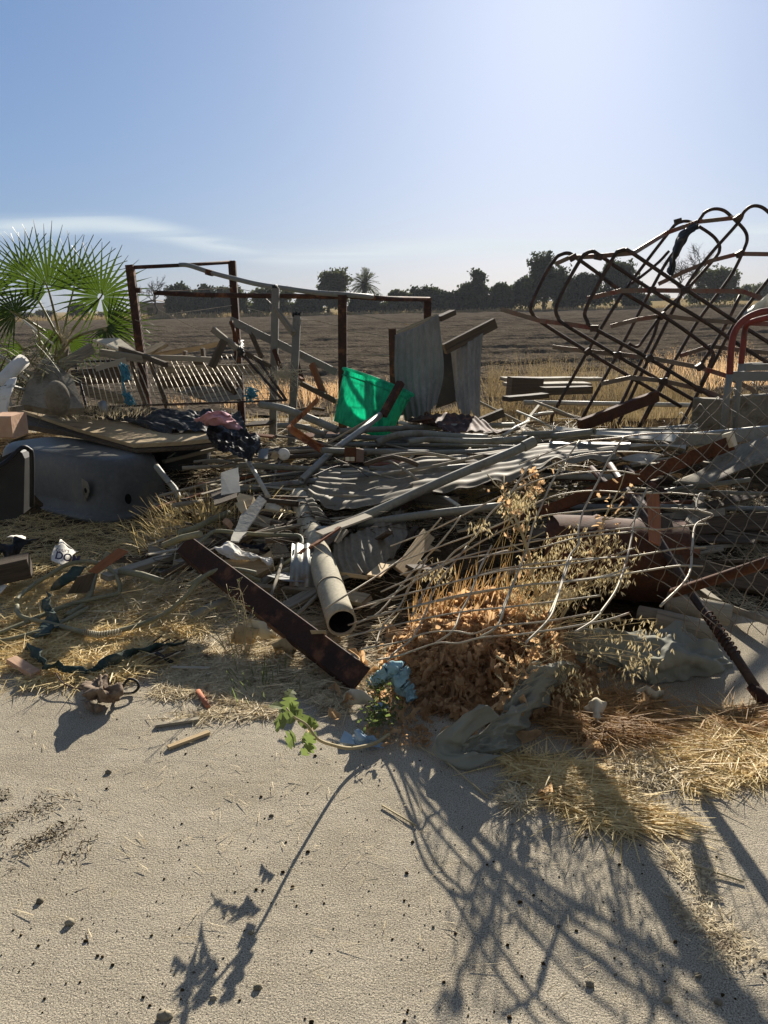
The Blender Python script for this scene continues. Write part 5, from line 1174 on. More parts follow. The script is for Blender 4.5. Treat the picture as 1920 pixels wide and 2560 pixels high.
# rusted channel
w_ = .05
m = MB(); P_ = T('T6', [(-330, 850, 4.3), (0, 735, 4.0), (300, 610, 3.75), (660, 490, 3.5), (1000, 365, 3.35), (1340, 235, 3.2)])
m.sweep(P_, [(-w_ / 2, 0), (w_ / 2, 0), (w_ / 2, -.055), (w_ / 2 - .006, -.055), (w_ / 2 - .006, -.006), (-w_ / 2 + .006, -.006), (-w_ / 2 + .006, -.055), (-w_ / 2, -.055)])
mk('steel_channel', m, M['rust'], label='long rusted steel channel rising to the right over the heap behind the wire fence', cat='channel')
m = MB(); m.beam(*T('T6', [(1320, 262, 3.22), (1385, 245, 3.2)]), .058, .062); mk('paint_wrap', m, M['paper'], label='pale paper sleeve on the upper end of the long rusted channel', cat='wrap')
tube_thing('rusty_pipe', 'long rusty pipe sloping down to the lower right corner of the heap', T('T6', [(400, 455, 4.3), (560, 700, 4.0), (720, 940, 3.75)]) + T('S5', [(1300, 10, 3.35), (1400, 150, 3.15), (1510, 310, 2.95), (1640, 510, 2.8)]), .020, 'tube_brown', 'pipe', hollow=.004, seg=14)
m = MB(); pts = []; a_, b_ = T('S5', [(1370, 100, 3.2), (1510, 305, 2.96)]); d = (b_ - a_).normalized(); s1 = d.orthogonal().normalized(); s2 = d.cross(s1)
for k in range(220):
    t = k / 219; an = t * math.tau * 10; pts.append(a_.lerp(b_, t) + (s1 * math.cos(an) + s2 * math.sin(an)) * .023)
m.tube(pts, .004, seg=5); mk('wire_coil', m, M['rust_dark'], label='rusty wire coiled round the lower part of the long rusty pipe', cat='wire')
m = MB(); m.tube(T('S5', [(1585, 440, 2.86), (1650, 525, 2.79)]), .027, seg=14, hollow=.006); mk('pipe_fitting', m, M['rust_dark'], label='dark socket on the lowest end of the long rusty pipe', cat='socket')
p = T('S2', [(1180, 935, 3.1), (1780, 740, 2.6)]); tube_thing('rusty_bar', 'thick rusted bar rising to the right edge below the chain link', p, .022, 'rust', 'bar')
p = T('T6', [(735, 680, 3.5), (752, 860, 3.42), (755, 1080, 3.3)]); m = MB(); m.sweep(p, [(-.028, -.006), (.028, -.006), (.03, .004), (-.03, .004)], twist=.5); mk('loose_lath', m, M['wood_red'], label='thin brown slat hanging upright behind the wire fence, right of centre', cat='slat')
p = T('S2', [(1120, 560, 3.9), (1200, 820, 3.6)]); board('timber_offcut', 'dark timber behind the hanging brown slat', p[0], p[1], .08, .05, 'wood_dark', cat='timber')
for P_, l_ in [([(520, 480, 4.6), (850, 690, 4.2)], 'upper dark steel bar sloping right under the long roof sheet'), ([(620, 700, 4.3), (760, 900, 3.9)], 'pale bent pipe piece behind the right fence wires'), ([(250, 480, 5.0), (520, 760, 4.4)], 'dark rail sloping right in the hollow under the roof sheet')]:
    p = T('T6', P_); tube_thing('steel_bar', l_, p, .02, 'rust_dark', 'bar')
# rust brown drum, partly buried under the wire fence
th = thing('rusty_drum', 'crushed rust-brown drum lying on its side behind the oat husks', 'drum', atH(1560, 1520, 0))
dc = atY(1535, 1395, 3.95); m = MB(); rg = []; axd = Vector((.95, -.25, .0)).normalized(); sd1 = axd.cross(Vector((0, 0, 1))).normalized()
for t, k_ in ((-.36, .95), (-.35, 1), (-.12, .98), (-.10, 1.03), (-.08, .98), (.10, .98), (.12, 1.03), (.14, .98), (.35, 1), (.36, .95)):
    rg.append([dc + axd * t + (sd1 * math.cos(a) + Vector((0, 0, 1)) * math.sin(a) * .8) * .27 * k_ * (1 + .06 * nz3(math.cos(a) * 2, math.sin(a) * 2, t * 4)) for a in [j * math.tau / 40 for j in range(40)]])
loft(m, rg); mk('shell', m, M['rust'], th)
m = MB()
for e_ in (0, -1):
    b0 = len(m.v); m.v += rg[e_]; m.face([b0 + j for j in (reversed(range(40)) if e_ == 0 else range(40))], [(0, 0)] * 40)
mk('end_cap', m, M['rust_dark'], th)
# weathered round timbers
for P_, l_, rd in [([(1180, 45, .14), (1480, 110, .10)], 'upper weathered grooved timber at the right behind the grey canvas', .055), ([(1130, 130, .10), (1400, 195, .07)], 'lower weathered grooved timber at the right behind the grey canvas', .055), ([(1050, 100, .10), (1200, 130, .10)], 'short dark timber end left of the grooved timbers', .04)]:
    tube_thing('weathered_timber', l_, T('S5', P_), rd, 'wood_grey', 'timber', seg=12)

# cement pipe
th = thing('cement_pipe', 'thick beige fibre-cement pipe sloping toward the camera with a dark open end', 'pipe', atH(855, 1590, 0))
a_, b_ = T('S1', [(525, 560, 5.25), (815, 1430, 3.46)])
m = MB(); m.tube([a_.lerp(b_, t / 20) for t in range(21)], .073, seg=36, hollow=.009, scale=[1 + .01 * math.sin(t) for t in range(21)]); mk('tube', m, M['cement'], th)
m = MB(); c_ = a_.lerp(b_, .80); d = (b_ - a_).normalized(); m.tube([c_ - d * .006, c_ + d * .004], .0765, seg=36, hollow=.004); mk('joint_band', m, M['slab'], th)
m = MB(); m.tube([a_.lerp(b_, t / 20) for t in range(1, 20)] + [a_.lerp(b_, .992)], .0625, seg=36, hollow=.002); mk('shade_lining', m, M['hole'], th)  # black inner tube paints in the dark of the hollow
# white slat with brown thin end
p = T('S1', [(1000, 688, 4.5), (660, 815, 4.3)]); m = MB(); m.beam(p[0], p[1], .085, .012, rough=.006); mk('loose_lath', m, M['wood_pale'], label='wide pale slat end meeting the two long grey pipes', cat='slat')
p = T('S1', [(505, 952, 4.15), (640, 880, 4.2), (800, 770, 4.35)]); m = MB(); m.sweep(p, [(-.014, -.006), (.014, -.006), (.014, .006), (-.014, .006)]); mk('loose_lath', m, M['wood_red'], label='thin reddish splintered slat lying over the cement pipe', cat='slat')
# angle beam
m = MB(); w_ = .105
P_ = T('S3', [(1180, 190, 4.08)]) + T('S4', [(995, 512, 2.95)]); P_ = [P_[0].lerp(P_[1], t / 8) for t in range(9)]
m.sweep(P_, [(-.045, .072), (.034, .0), (-.006, -.066), (-.014, -.064), (.024, .0), (-.052, .070)], up=Vector((0, 0, 1)))
mk('angle_beam', m, M['rust_dark'], label='long dark rusted steel angle sloping down to the straw in the left foreground', cat='beam')
# left-centre boards and papers
for tile, P_, th_, mt, nm, l_, ct in [
    ('T4', [(700, 232, 4.55), (775, 310, 4.5), (560, 625, 4.2), (440, 610, 4.2), (500, 480, 4.35)], .012, 'ceil', 'fibre_board', 'grey torn fibreboard strip leaning left of the cement pipe', 'board'),
    ('T4', [(640, 560, .34), (760, 450, .42), (1080, 470, .42), (1150, 600, .34), (1060, 680, .28), (900, 770, .22), (700, 765, .22), (600, 680, .26)], .008, 'cement', 'fibre_sheet', 'flat beige fibre-cement sheet lying left of the cement pipe', 'sheet'),
    ('T4', [(860, 310, .55), (1010, 305, .56), (1050, 460, .45), (900, 455, .45)], .012, 'slab', 'fibre_sheet', 'small dark grey sheet behind the flat beige sheet', 'sheet'),
    ('T4', [(470, 290, 4.65), (500, 240, 4.7), (650, 270, 4.6), (620, 370, 4.5), (520, 400, 4.5)], .03, 'card', 'folded_card', 'folded brown cardboard wedge behind the torn fibreboard strip', 'cardboard'),
    ('T4', [(450, 330, 4.5), (540, 300, 4.5), (570, 400, 4.4), (510, 430, 4.4)], .015, 'card', 'folded_card', 'second cardboard flap just below the brown cardboard wedge', 'cardboard'),
    ('T4', [(440, 600, 4.25), (570, 620, 4.2), (480, 740, 4.05), (400, 710, 4.05)], .01, 'ceil', 'fibre_board', 'lower torn piece of grey fibreboard under the level hose', 'board'),
    ('T4', [(260, 940, .30), (700, 915, .33), (830, 850, .36), (850, 1000, .28), (680, 1090, .22), (350, 1040, .24)], .045, 'wood_tan', 'old_board', 'thick layered tan board lying under the white cloth', 'board'),
    ('T4', [(330, 540, .46), (365, 495, .50), (415, 525, .48), (380, 575, .44)], .05, 'pinkblock', 'small_block', 'small pinkish cube block left of the torn fibreboard', 'block'),
    ('T4', [(520, 700, .34), (560, 650, .38), (610, 690, .36), (560, 730, .33)], .04, 'card', 'small_block', 'small round beige lump under the level hose', 'block'),
    ('T4', [(1460, 870, .26), (1530, 800, .30), (1640, 870, .28), (1540, 920, .24)], .006, 'card', 'card_scrap', 'triangular pale card scrap right of the cement pipe', 'cardboard'),
    ('T4', [(300, 0, 5.0), (480, -30, 5.1), (500, 200, 4.8), (300, 260, 4.75)], .01, 'greypaint', 'scrap_sheet', 'dark grey upright panel in the left middle of the heap', 'panel'),
    ('T4', [(200, 240, 4.9), (480, 140, 4.9), (470, 290, 4.7), (230, 320, 4.6)], .01, 'wood_dark', 'scrap_sheet', 'dark flat panel below the dark grey upright panel', 'panel'),
    ('S2', [(490, 960, .22), (560, 900, .26), (700, 930, .24), (660, 990, .2)], .01, 'card', 'card_scrap', 'beige card scrap under the fence wires right of the cement pipe', 'cardboard'),
    ('S1', [(1345, 920, .30), (1400, 880, .32), (1500, 935, .28)], .006, 'card', 'card_scrap', 'small tan triangular scrap under the fence wires', 'cardboard'),
    ('S1', [(1340, 1110, .22), (1440, 1080, .25), (1500, 1110, .24), (1430, 1135, .2)], .03, 'cement', 'card_scrap', 'rounded pale lump under the fence wires', 'rubble'),
    ('R3', [(1000, 1290, 6.3), (1130, 1270, 6.35), (1100, 1330, 6.2)], .004, 'galv', 'metal_flap', 'thin bright metal sliver above the level pipes', 'flap'),
    ('T3', [(360, 680, 5.7), (470, 670, 5.75), (450, 780, 5.55), (350, 770, 5.55)], .01, 'greypaint', 'scrap_sheet', 'small square grey panel right of the black film spill', 'panel'),
    ('T1', [(0, 880, .10), (100, 905, .10), (0, 1020, .06), (-60, 1000, .06)], .004, 'white', 'paper_sheet', 'white paper corner at the left edge in front of the dark timber', 'paper'),
    ('T1', [(940, 1010, .10), (1060, 790, .22), (1330, 720, .24), (1230, 1010, .10)], .006, 'wood_dark', 'dark_plate', 'dark brown plate leaning inside the large hose loop', 'plate'),
    ('T1', [(1210, 700, .30), (1640, 400, .38), (1780, 430, .38), (1480, 640, .30), (1350, 760, .22)], .012, 'wood_red', 'dark_plate', 'long reddish plate behind the hose loop', 'plate'),
]:
    m = MB(); m.plate(T(tile, P_), th_, jag=.004 if th_ < .03 else 0); mk(nm, m, M[mt], label=l_, cat=ct)
cloth('white_cloth', 'crumpled white cloth lying on the layered tan board', [T('T4', [(220, 790, .40), (350, 730, .44), (500, 780, .44), (600, 850, .40), (780, 870, .38), (850, 950, .32)]), T('T4', [(300, 850, .38), (400, 830, .42), (500, 850, .42), (620, 890, .38), (720, 900, .38), (800, 980, .30)]), T('T4', [(400, 900, .36), (450, 910, .36), (540, 910, .36), (640, 910, .34), (720, 920, .34), (780, 990, .28)])], 'white', .022, 12, 6, 60, 26, .004)
cloth('white_sack', 'ribbed white sack piece above the flat beige sheet', [T('T4', [(760, 330, .58), (830, 315, .60), (930, 370, .56)]), T('T4', [(750, 380, .52), (820, 380, .56), (900, 420, .52)]), T('T4', [(760, 430, .46), (830, 440, .47), (880, 460, .46)])], 'paper', .02, 12, 8, 24, 20, .003)
cloth('dark_cloth', 'black shredded fabric beside the white cloth', [T('T4', [(500, 740, .34), (700, 760, .34), (860, 780, .34), (980, 750, .34)]), T('T4', [(560, 820, .28), (740, 820, .28), (860, 840, .28), (960, 800, .28)])], 'navy', .05, 12, 4, 50, 20)
# white round cap
m = MB(); c_ = T('T3', [(620, 730, 5.5)])[0]
loft(m, [[c_ + Vector((.045 * math.sin(t) * math.cos(k), -.03 * math.cos(t), .045 * math.sin(t) * math.sin(k))) for k in [j * math.tau / 20 for j in range(20)]] for t in [.01, .4, .8, 1.2, 1.57, 1.8]]); mk('ceramic_piece', m, M['white'], label='small white rounded ceramic piece left of the junction box', cat='ceramic')
m = MB(); m.box(T('T3', [(530, 740, 5.5)])[0], .05, .05, .05, Matrix.Rotation(.5, 3, 'Y')); mk('small_block', m, M['card'], label='small beige block left of the white rounded ceramic piece', cat='block')
# bag with lettering
th = thing('printed_bag', 'crumpled white paper bag with dark bold lettering in the shade at the left', 'bag', atH(150, 1420, .05))
G_ = [T('T1', [(760, 360, 4.55), (860, 330, 4.5), (960, 400, 4.5), (1090, 430, 4.6)]), T('T1', [(715, 460, 4.42), (800, 470, 4.38), (900, 500, 4.38), (1010, 480, 4.45)]), T('T1', [(708, 560, 4.33), (780, 590, 4.3), (860, 625, 4.3), (925, 610, 4.36)])]
m = MB(); m.patch(G_, 24, 18, lambda u, v, x, y: .006 * nz3(x * 14, y * 14), .004); mk('paper', m, M['white'], th)
cloth('bag_neck', None, [T('T1', [(830, 270, 4.6), (860, 260, 4.6), (890, 300, 4.6)]), T('T1', [(800, 360, 4.5), (900, 330, 4.5), (1060, 430, 4.55)])], 'white', .02, 14, 3, 16, 10)
nk = bpy.data.objects['bag_neck']; nk.location = nk.location - th.location; nk.parent = th
for k in ('category',):
    if k in nk: del nk[k]
def text_on(txt, tile, p, d, size, ux, parent, name='lettering', bold=.0):
    cu = bpy.data.curves.new('txt', 'FONT'); cu.body = txt; cu.size = size; cu.extrude = .0004; cu.offset = bold
    o = bpy.data.objects.new('txt', cu); col.objects.link(o)
    dg = bpy.context.evaluated_depsgraph_get(); me = bpy.data.meshes.new_from_object(o.evaluated_get(dg)); col.objects.unlink(o); bpy.data.objects.remove(o)
    o = bpy.data.objects.new(name, me); me.materials.append(M['ink']); col.objects.link(o)
    c = T(tile, [(*p, d)])[0]; e = T(tile, [(*ux, d)])[0]
    x = (e - c).normalized(); nrm_ = (O - c).normalized(); nrm_ = (nrm_ - x * nrm_.dot(x)).normalized(); y = nrm_.cross(x)
    mw = Matrix((x, y, nrm_)).transposed().to_4x4()
    o.parent = parent; o.rotation_euler = mw.to_euler(); o.location = c - Vector(WL[parent.name]); return o
text_on('DOM', 'T1', (752, 530), 4.315, .062, (960, 572), th, bold=.0016)
text_on('cours', 'T1', (768, 428), 4.40, .036, (930, 450), th)
cloth('white_scrap', 'small white torn scrap in the deep shade at the left edge', [T('T1', [(90, 240, 4.9), (230, 195, 4.95), (360, 220, 4.95)]), T('T1', [(100, 262, 4.85), (240, 265, 4.85), (345, 270, 4.85)])], 'white', .03, 12, 2, 20, 10)
p = T('T1', [(-120, 740, .17), (420, 620, .20)]); board('timber_block', 'thick dark timber on the ground at the left edge', p[0], p[1], .16, .12, 'wood_dark', cat='timber')
cloth('dark_cloth', 'dark blue fabric heap in the shade at the left edge', [T('T1', [(-100, 320, .28), (200, 330, .3), (480, 240, .3)]), T('T1', [(-100, 450, .22), (150, 420, .25), (330, 400, .22)]), T('T1', [(-100, 600, .12), (100, 560, .14), (220, 560, .12)])], 'navy', .08, 7, 4, 40, 30)
cloth('dark_cloth', 'dark green fabric lying inside the large hose loop', [T('T1', [(1000, 640, .22), (1200, 640, .22)]), T('T1', [(740, 860, .12), (1040, 830, .14)]), T('T1', [(690, 990, .06), (820, 960, .06)])], 'rag_green', .03, 9, 4, 24, 24)
# hoses
def hose(label, tile, pts, rad=.0125, sm=6, group='olive hoses looping over the straw'):
    return tube_thing('garden_hose', label, T(tile, pts), rad, 'hose', 'hose', smooth=sm, seg=12, group=group)
hose('large hose loop curving round behind the straw at the left', 'T1', [(220, 1110, .10), (330, 1000, .10), (520, 860, .12), (720, 740, .16), (920, 620, .20), (1150, 575, .22), (1330, 590, .22), (1500, 660, .20), (1610, 780, .16), (1655, 900, .12), (1650, 990, .09), (1590, 1030, .08), (1300, 1090, .08), (1000, 1160, .08), (700, 1270, .07), (400, 1400, .06), (0, 1560, .05), (-200, 1620, .05)])
hose('long hose sagging from the steel angle across the straw and back up to the left', 'S3', [(1659, 345, .26), (1560, 325, .28), (1460, 318, .28), (1370, 340, .27), (1290, 395, .24), (1200, 500, .17), (1080, 600, .09), (930, 670, .06), (780, 715, .05), (640, 740, .05), (500, 718, .05), (330, 672, .05), (160, 635, .06), (115, 600, .07), (110, 555, .08)])
hose('lower hose passing left under the straw to the edge of the picture', 'S3', [(570, 570, .05), (480, 620, .045), (400, 665, .04), (260, 720, .04), (60, 775, .04), (-60, 790, .04)])
hose('hose running level over the fibreboard and bending down beside the cement pipe', 'T4', [(-100, 800, .40), (30, 770, .42), (130, 690, .46), (240, 615, .50), (440, 625, .50), (700, 648, .49), (1000, 655, .48), (1110, 665, .47), (1145, 720, .44), (1120, 800, .40), (1060, 880, .34), (980, 940, .30), (880, 1000, .25), (760, 1075, .20), (700, 1110, .18)])
hose('short hose arching over the top of the steel angle', 'T4', [(-60, 1200, .20), (40, 1130, .25), (180, 1040, .29), (360, 1005, .31), (500, 1040, .28), (640, 1105, .22), (720, 1130, .2)])
hose('short upright hose end standing inside the large loop', 'T1', [(1500, 450, .28), (1420, 590, .22), (1330, 700, .18), (1290, 850, .14), (1230, 1060, .08), (1100, 1210, .05), (900, 1330, .04)], rad=.016)
hose('hose running from the steel angle up left behind the tan boards', 'T4', [(-150, 640, .42), (60, 570, .46), (200, 500, .5), (380, 420, .52)], rad=.02)
m = MB(); q = T('S3', [(545, 728, .055), (640, 745, .055), (780, 725, .055)]); pts = []
for k in range(200):
    t = k / 199; c = q[0].lerp(q[1], t * 2) if t < .5 else q[1].lerp(q[2], t * 2 - 1); an = t * math.tau * 16; pts.append(c + Vector((0, math.cos(an), math.sin(an))) * .0155)
m.tube(pts, .003, seg=5); mk('twine_wrap', m, M['paper'], label='pale twine wrapped round the lowest sag of the long hose', cat='twine')
stick('grey-green pipe end lying behind the weeds left of the steel angle', 'S3', (1240, 630, .08), (1480, 520, .14), .022, 'pvc', 'conduit', 'conduit')
stick('grey pipe running from the steel angle to the foot of the narrow corrugated sheet', 'T4', (600, 1230, .12), (1000, 1020, .24), .024, 'pvc', 'conduit', 'conduit')
stick('pale crooked conduit lying in the brush left of the steel angle', 'S3', (780, 330, .15), (1050, 400, .15), .02, 'hose', 'conduit', 'conduit')
stick('bent olive conduit behind the top end of the steel angle', 'S3', (1060, 165, .35), (1300, 90, .45), .018, 'hose', 'conduit', 'conduit')
# strap and rags on the straw
def strip(name, label, tile, pts, w, matn, cat='strap', tw=2.5):
    P_ = catmull(T(tile, pts), 6); m = MB(); m.sweep(P_, [(-w / 2, -.0015), (w / 2, -.0015), (w / 2, .0015), (-w / 2, .0015)], twist=tw); return mk(name, m, M[matn], label=label, cat=cat)
cloth('green_rag', 'long dark green torn rag snaking across the straw', [T('S3', [(180, 790, .06), (250, 850, .09), (320, 930, .07), (440, 940, .06), (560, 960, .05), (640, 960, .05)]), T('S3', [(150, 840, .03), (235, 910, .04), (290, 960, .03), (420, 985, .03), (540, 1000, .02), (600, 990, .03)])], 'rag_green', .035, 16, 4, 70, 12)
cloth('green_rag', 'ragged dark green strip running right of the snaking rag', [T('S3', [(600, 950, .05), (690, 880, .08), (850, 840, .08), (1000, 810, .08), (1200, 790, .1)]), T('S3', [(620, 985, .02), (760, 930, .04), (900, 870, .04), (1050, 830, .05), (1220, 800, .06)])], 'rag_green', .03, 16, 9, 60, 12)
cloth('green_rag', 'short pale green rag tied under the crossing hoses', [T('S3', [(300, 460, .14), (325, 480, .14)]), T('S3', [(265, 560, .09), (330, 560, .10)]), T('S3', [(300, 620, .07), (380, 640, .08)]), T('S3', [(200, 770, .03), (330, 740, .05)])], 'rag_green', .03, 14, 3, 14, 40)
for i in range(14):
    a_ = (900 + rng.uniform(-20, 150), 940 - rng.uniform(0, 120), .03); b_ = (a_[0] + rng.uniform(100, 190), a_[1] - rng.uniform(40, 80), .06)
    p = T('S3', [a_, b_]); tube_thing('splinter', 'thin dark splinter in the sheaf lying at the end of the ragged green strip', p, .004, 'wood_dark' if i % 3 else 'wood_pale', 'splinter', seg=5, group='sheaf of thin dark splinters')
p = T('S3', [(1010, 860, .06), (1120, 925, .02)]); board('black_strip', 'black flat strip crossing the sheaf of splinters', p[0], p[1], .02, .008, 'black', cat='strip')
p = T('S3', [(1110, 955, .02), (1360, 960, .02)]); board('white_lath', 'thin bleached lath at the front edge of the straw', p[0], p[1], .018, .008, 'wood_pale', cat='lath')
p = T('S3', [(75, 905, .04), (235, 1000, .02)]); board('brick_offcut', 'flat salmon-coloured offcut lying in the straw at the left', p[0], p[1], .05, .025, 'pinkblock', cat='offcut')
cloth('brown_rag', 'dirty brown crumpled rag on the hardstand at the front edge of the straw', [T('S3', [(560, 1060, .05), (620, 1010, .09), (700, 1015, .08), (790, 1060, .05)]), T('S3', [(540, 1110, .04), (620, 1080, .12), (700, 1080, .10), (780, 1110, .05)]), T('S3', [(520, 1170, .01), (600, 1180, .04), (700, 1190, .03), (770, 1170, .01)])], 'rag_brown', .05, 22, 2, 50, 40)
cloth('brown_rag', 'small tail of dirty rag just below the larger brown rag', [T('S3', [(540, 1180, .03), (600, 1190, .05), (670, 1200, .03)]), T('S3', [(560, 1230, .01), (610, 1250, .02), (660, 1240, .01)])], 'rag_brown', .03, 26, 5, 24, 16)
tube_thing('black_strap', 'black looped strap lying right of the brown rag', T('S3', [(790, 1110, .01), (800, 1070, .03), (840, 1030, .06), (890, 1050, .05), (895, 1090, .03), (860, 1120, .01), (800, 1125, .01)]), .006, 'black', 'strap', smooth=5, seg=6)
tube_thing('dark_wire', 'thin dark wire bent from the green rag to the brown rag', T('S3', [(360, 990, .05), (400, 1050, .04), (470, 1085, .03), (560, 1100, .03)]), .003, 'rust_dark', 'wire', smooth=4, seg=5)
p = T('S3', [(1285, 1110, .012), (1350, 1215, .012)]); tube_thing('terracotta_stick', 'short terracotta-coloured stick on the straw edge', p, .011, 'terra', 'stick')
p = T('S3', [(1010, 1330, .008), (1290, 1290, .008)]); m = MB(); m.beam(p[0], p[1], .022, .012, rough=.008); mk('wood_splinter', m, M['wood_grey'], label='upper weathered splinter of wood on the bare hardstand', cat='splinter')
p = T('S3', [(1090, 1475, .008), (1355, 1375, .008)]); m = MB(); m.beam(p[0], p[1], .022, .012, rough=.008); mk('wood_splinter', m, M['wood_tan'], label='lower weathered splinter of wood on the bare hardstand', cat='splinter')
# crumpled papers left of steel angle foot
for tile, g_, l_, mt in [('S4', [[(230, 200, .12), (300, 150, .14), (380, 190, .12)], [(230, 260, .03), (300, 260, .04), (370, 260, .03)]], 'round crumpled brown paper lump behind the weeds', 'card'),
                     ('S4', [[(300, 140, .16), (400, 130, .17), (470, 180, .14)], [(330, 200, .08), (420, 220, .08), (500, 240, .06)]], 'pale crumpled paper beside the round brown lump', 'paper'),
                     ('S4', [[(470, 260, .08), (540, 235, .10), (620, 270, .08)], [(490, 310, .02), (560, 320, .02), (620, 310, .02)]], 'small brown paper under the steel angle', 'card'),
                     ('S4', [[(700, 180, .2), (790, 190, .2)], [(720, 240, .1), (800, 230, .1)]], 'brown paper scrap between the steel angle and the cement pipe', 'card'),
                     ('S4', [[(900, 560, .06), (960, 530, .09), (1090, 580, .06)], [(890, 610, .01), (980, 620, .03), (1080, 620, .01)]], 'shell-like pale paper under the tip of the steel angle', 'paper'),
                     ('S5', [[(790, 545, .05), (830, 500, .09), (900, 520, .08)], [(800, 590, .02), (850, 600, .05), (890, 580, .04)], [(850, 620, .01), (865, 625, .01), (880, 615, .01)]], 'cream torn cup lying on the dark ground at the right', 'paper'),
                     ('S5', [[(1040, 460, .06), (1100, 450, .09), (1170, 470, .06)], [(1030, 510, .01), (1100, 515, .02), (1170, 500, .01)]], 'crumpled pale wrapper near the grey canvas', 'paper')]:
    cloth('crumpled_paper', l_, [T(tile, q) for q in g_], mt, .03, 16, len(l_) % 7, 24, 18, .003, cat='paper')
# blue things
m = MB(); r = random.Random(17)
path = catmull(T('S4', [(1050, 490, .05), (1120, 460, .09), (1180, 405, .15), (1230, 420, .14), (1240, 480, .10), (1280, 530, .07), (1310, 590, .04)]), 6)
rgs = []
for i, c in enumerate(path):
    d = (path[min(i + 1, len(path) - 1)] - path[max(i - 1, 0)]).normalized(); s1 = d.orthogonal().normalized(); s2 = d.cross(s1)
    k_ = .012 + .012 * math.sin(i / len(path) * math.pi)
    rgs.append([c + (s1 * math.cos(a) + s2 * math.sin(a)) * k_ * (1.3 + 1.4 * nz3(c.x * 30 + math.cos(a) * 2, c.y * 30 + math.sin(a) * 2, c.z * 40)) for a in [j * math.tau / 16 for j in range(16)]])
loft(m, rgs); mk('blue_stuffing', m, M['foam'], label='arched lump of pale blue fibre stuffing by the tip of the steel angle', cat='stuffing')
cloth('blue_rag', 'pale blue rag hanging right of the arched blue stuffing', [T('S4', [(1210, 480, .10), (1260, 480, .10)]), T('S4', [(1200, 540, .05), (1290, 530, .06)]), T('S4', [(1210, 570, .02), (1310, 600, .02)])], 'foam', .02, 20, 2, 16, 20)
cloth('blue_film', 'torn light blue plastic film on the hardstand edge', [T('S4', [(960, 775, .06), (990, 765, .07), (1030, 800, .05), (1080, 810, .03)]), T('S4', [(960, 820, .03), (1010, 830, .04), (1060, 840, .02), (1140, 860, .01)]), T('S4', [(900, 820, .005), (1000, 870, .005), (1050, 885, .005), (1110, 880, .005)])], 'bluefilm', .02, 20, 1, 26, 24, .002)
m = MB(); c_ = T('S4', [(1120, 640, .03)])[0]
loft(m, [[c_ + Vector((.032 * math.sin(t) * math.cos(k), .025 * math.sin(t) * math.sin(k), .022 * math.cos(t))) for k in [j * math.tau / 18 for j in range(18)]] for t in [.01 + .39 * i for i in range(8)]]); mk('blue_ball', m, M['bluefilm'], label='small round blue ball below the arched blue stuffing', cat='ball')
m = MB(); c_ = T('S4', [(935, 840, .01)])[0]; m.plate([c_ + Vector(q) for q in ((-.04, 0, 0), (-.02, .03, .03), (.01, .01, .02), (.02, -.02, 0))], .002); mk('blue_film', m, M['bluefilm'], label='small pale blue flake left of the torn light blue film', cat='film')
# grey canvas
cloth('grey_canvas', 'grey-green canvas sheet crumpled on the ground at the right by the rusty pipe',
      [T('S5', [(700, 190, .20), (850, 170, .22), (1000, 180, .20), (1200, 155, .16), (1300, 200, .12)]), T('S5', [(690, 260, .14), (880, 260, .14), (1060, 260, .14), (1250, 230, .15), (1420, 240, .09)]), T('S5', [(760, 330, .06), (960, 320, .09), (1120, 330, .12), (1300, 310, .12), (1480, 300, .05)]), T('S5', [(900, 370, .01), (1060, 410, .01), (1160, 440, .01), (1300, 400, .01), (1520, 360, .01)])], 'tarp', .065, 8, 3, 140, 80, .003, cat='canvas', fine=.32)
cloth('grey_canvas', 'grey canvas strip with an open fold at the front of the brown leaves',
      [T('S5', [(560, 330, .22), (640, 330, .22), (720, 340, .2), (790, 370, .14)]), T('S5', [(450, 470, .17), (520, 440, .18), (610, 430, .16), (700, 440, .08)]), T('S5', [(370, 600, .12), (440, 560, .14), (520, 560, .12), (560, 580, .03)]), T('S5', [(220, 720, .05), (330, 680, .07), (430, 680, .06), (520, 690, .02)]), T('S5', [(240, 790, .01), (300, 770, .02), (380, 760, .02), (440, 760, .01)])], 'tarp', .05, 11, 6, 80, 110, .003, cat='canvas', fine=.35)
cloth('grey_canvas', 'raised rim of the open canvas fold at the very front of the heap',
      [T('S5', [(300, 530, .20), (345, 540, .19), (400, 590, .14)]), T('S5', [(200, 600, .14), (225, 640, .12), (250, 690, .08)]), T('S5', [(100, 690, .09), (150, 715, .06), (220, 735, .04)]), T('S5', [(78, 750, .05), (140, 770, .04), (260, 755, .06)]), T('S5', [(120, 800, .01), (250, 838, .005), (410, 765, .04)])], 'tarp', .022, 12, 2, 40, 70, .003, cat='canvas', fine=.3)
# ------------------------------------------------------------------ woven wire fence draped over the heap
def fd(px, py):
    w = sstep(900, 1110, px)
    hug = (1.6 - .18 - .16 * (1 - sstep(1430, 1620, py))) / max(.12, math.tan(R(PITCH) + math.atan((py - 1280) / FPX)))
    hug = min(hug, 4.9)
    K = [(700, 3.2), (900, 3.05), (1000, 2.95), (1135, 2.73), (1357, 2.555), (1650, 2.45), (2300, 2.3)]
    for (a, b0), (c, b1) in zip(K, K[1:]):
        if px <= c: b = b0 + (b1 - b0) * (px - a) / (c - a); break
    d = 1640 - .19 * (px - 1000) - py
    return (1 - w) * hug + w * (b + .0036 * d - .0000018 * d * d)
th = thing('woven_wire_fence', 'rumpled woven wire fence panel with bent stays draped over the right of the heap', 'fence', atH(1250, 1700, 0))
def fw(tile, pts, rad, name, sm=5):
    q = px2(tile, pts); P_ = catmull([atY(x, y, fd(x, y)) for x, y in q], sm)
    m = MB(); m.tube(P_, rad, seg=7); mk(name, m, M['wire'], th)
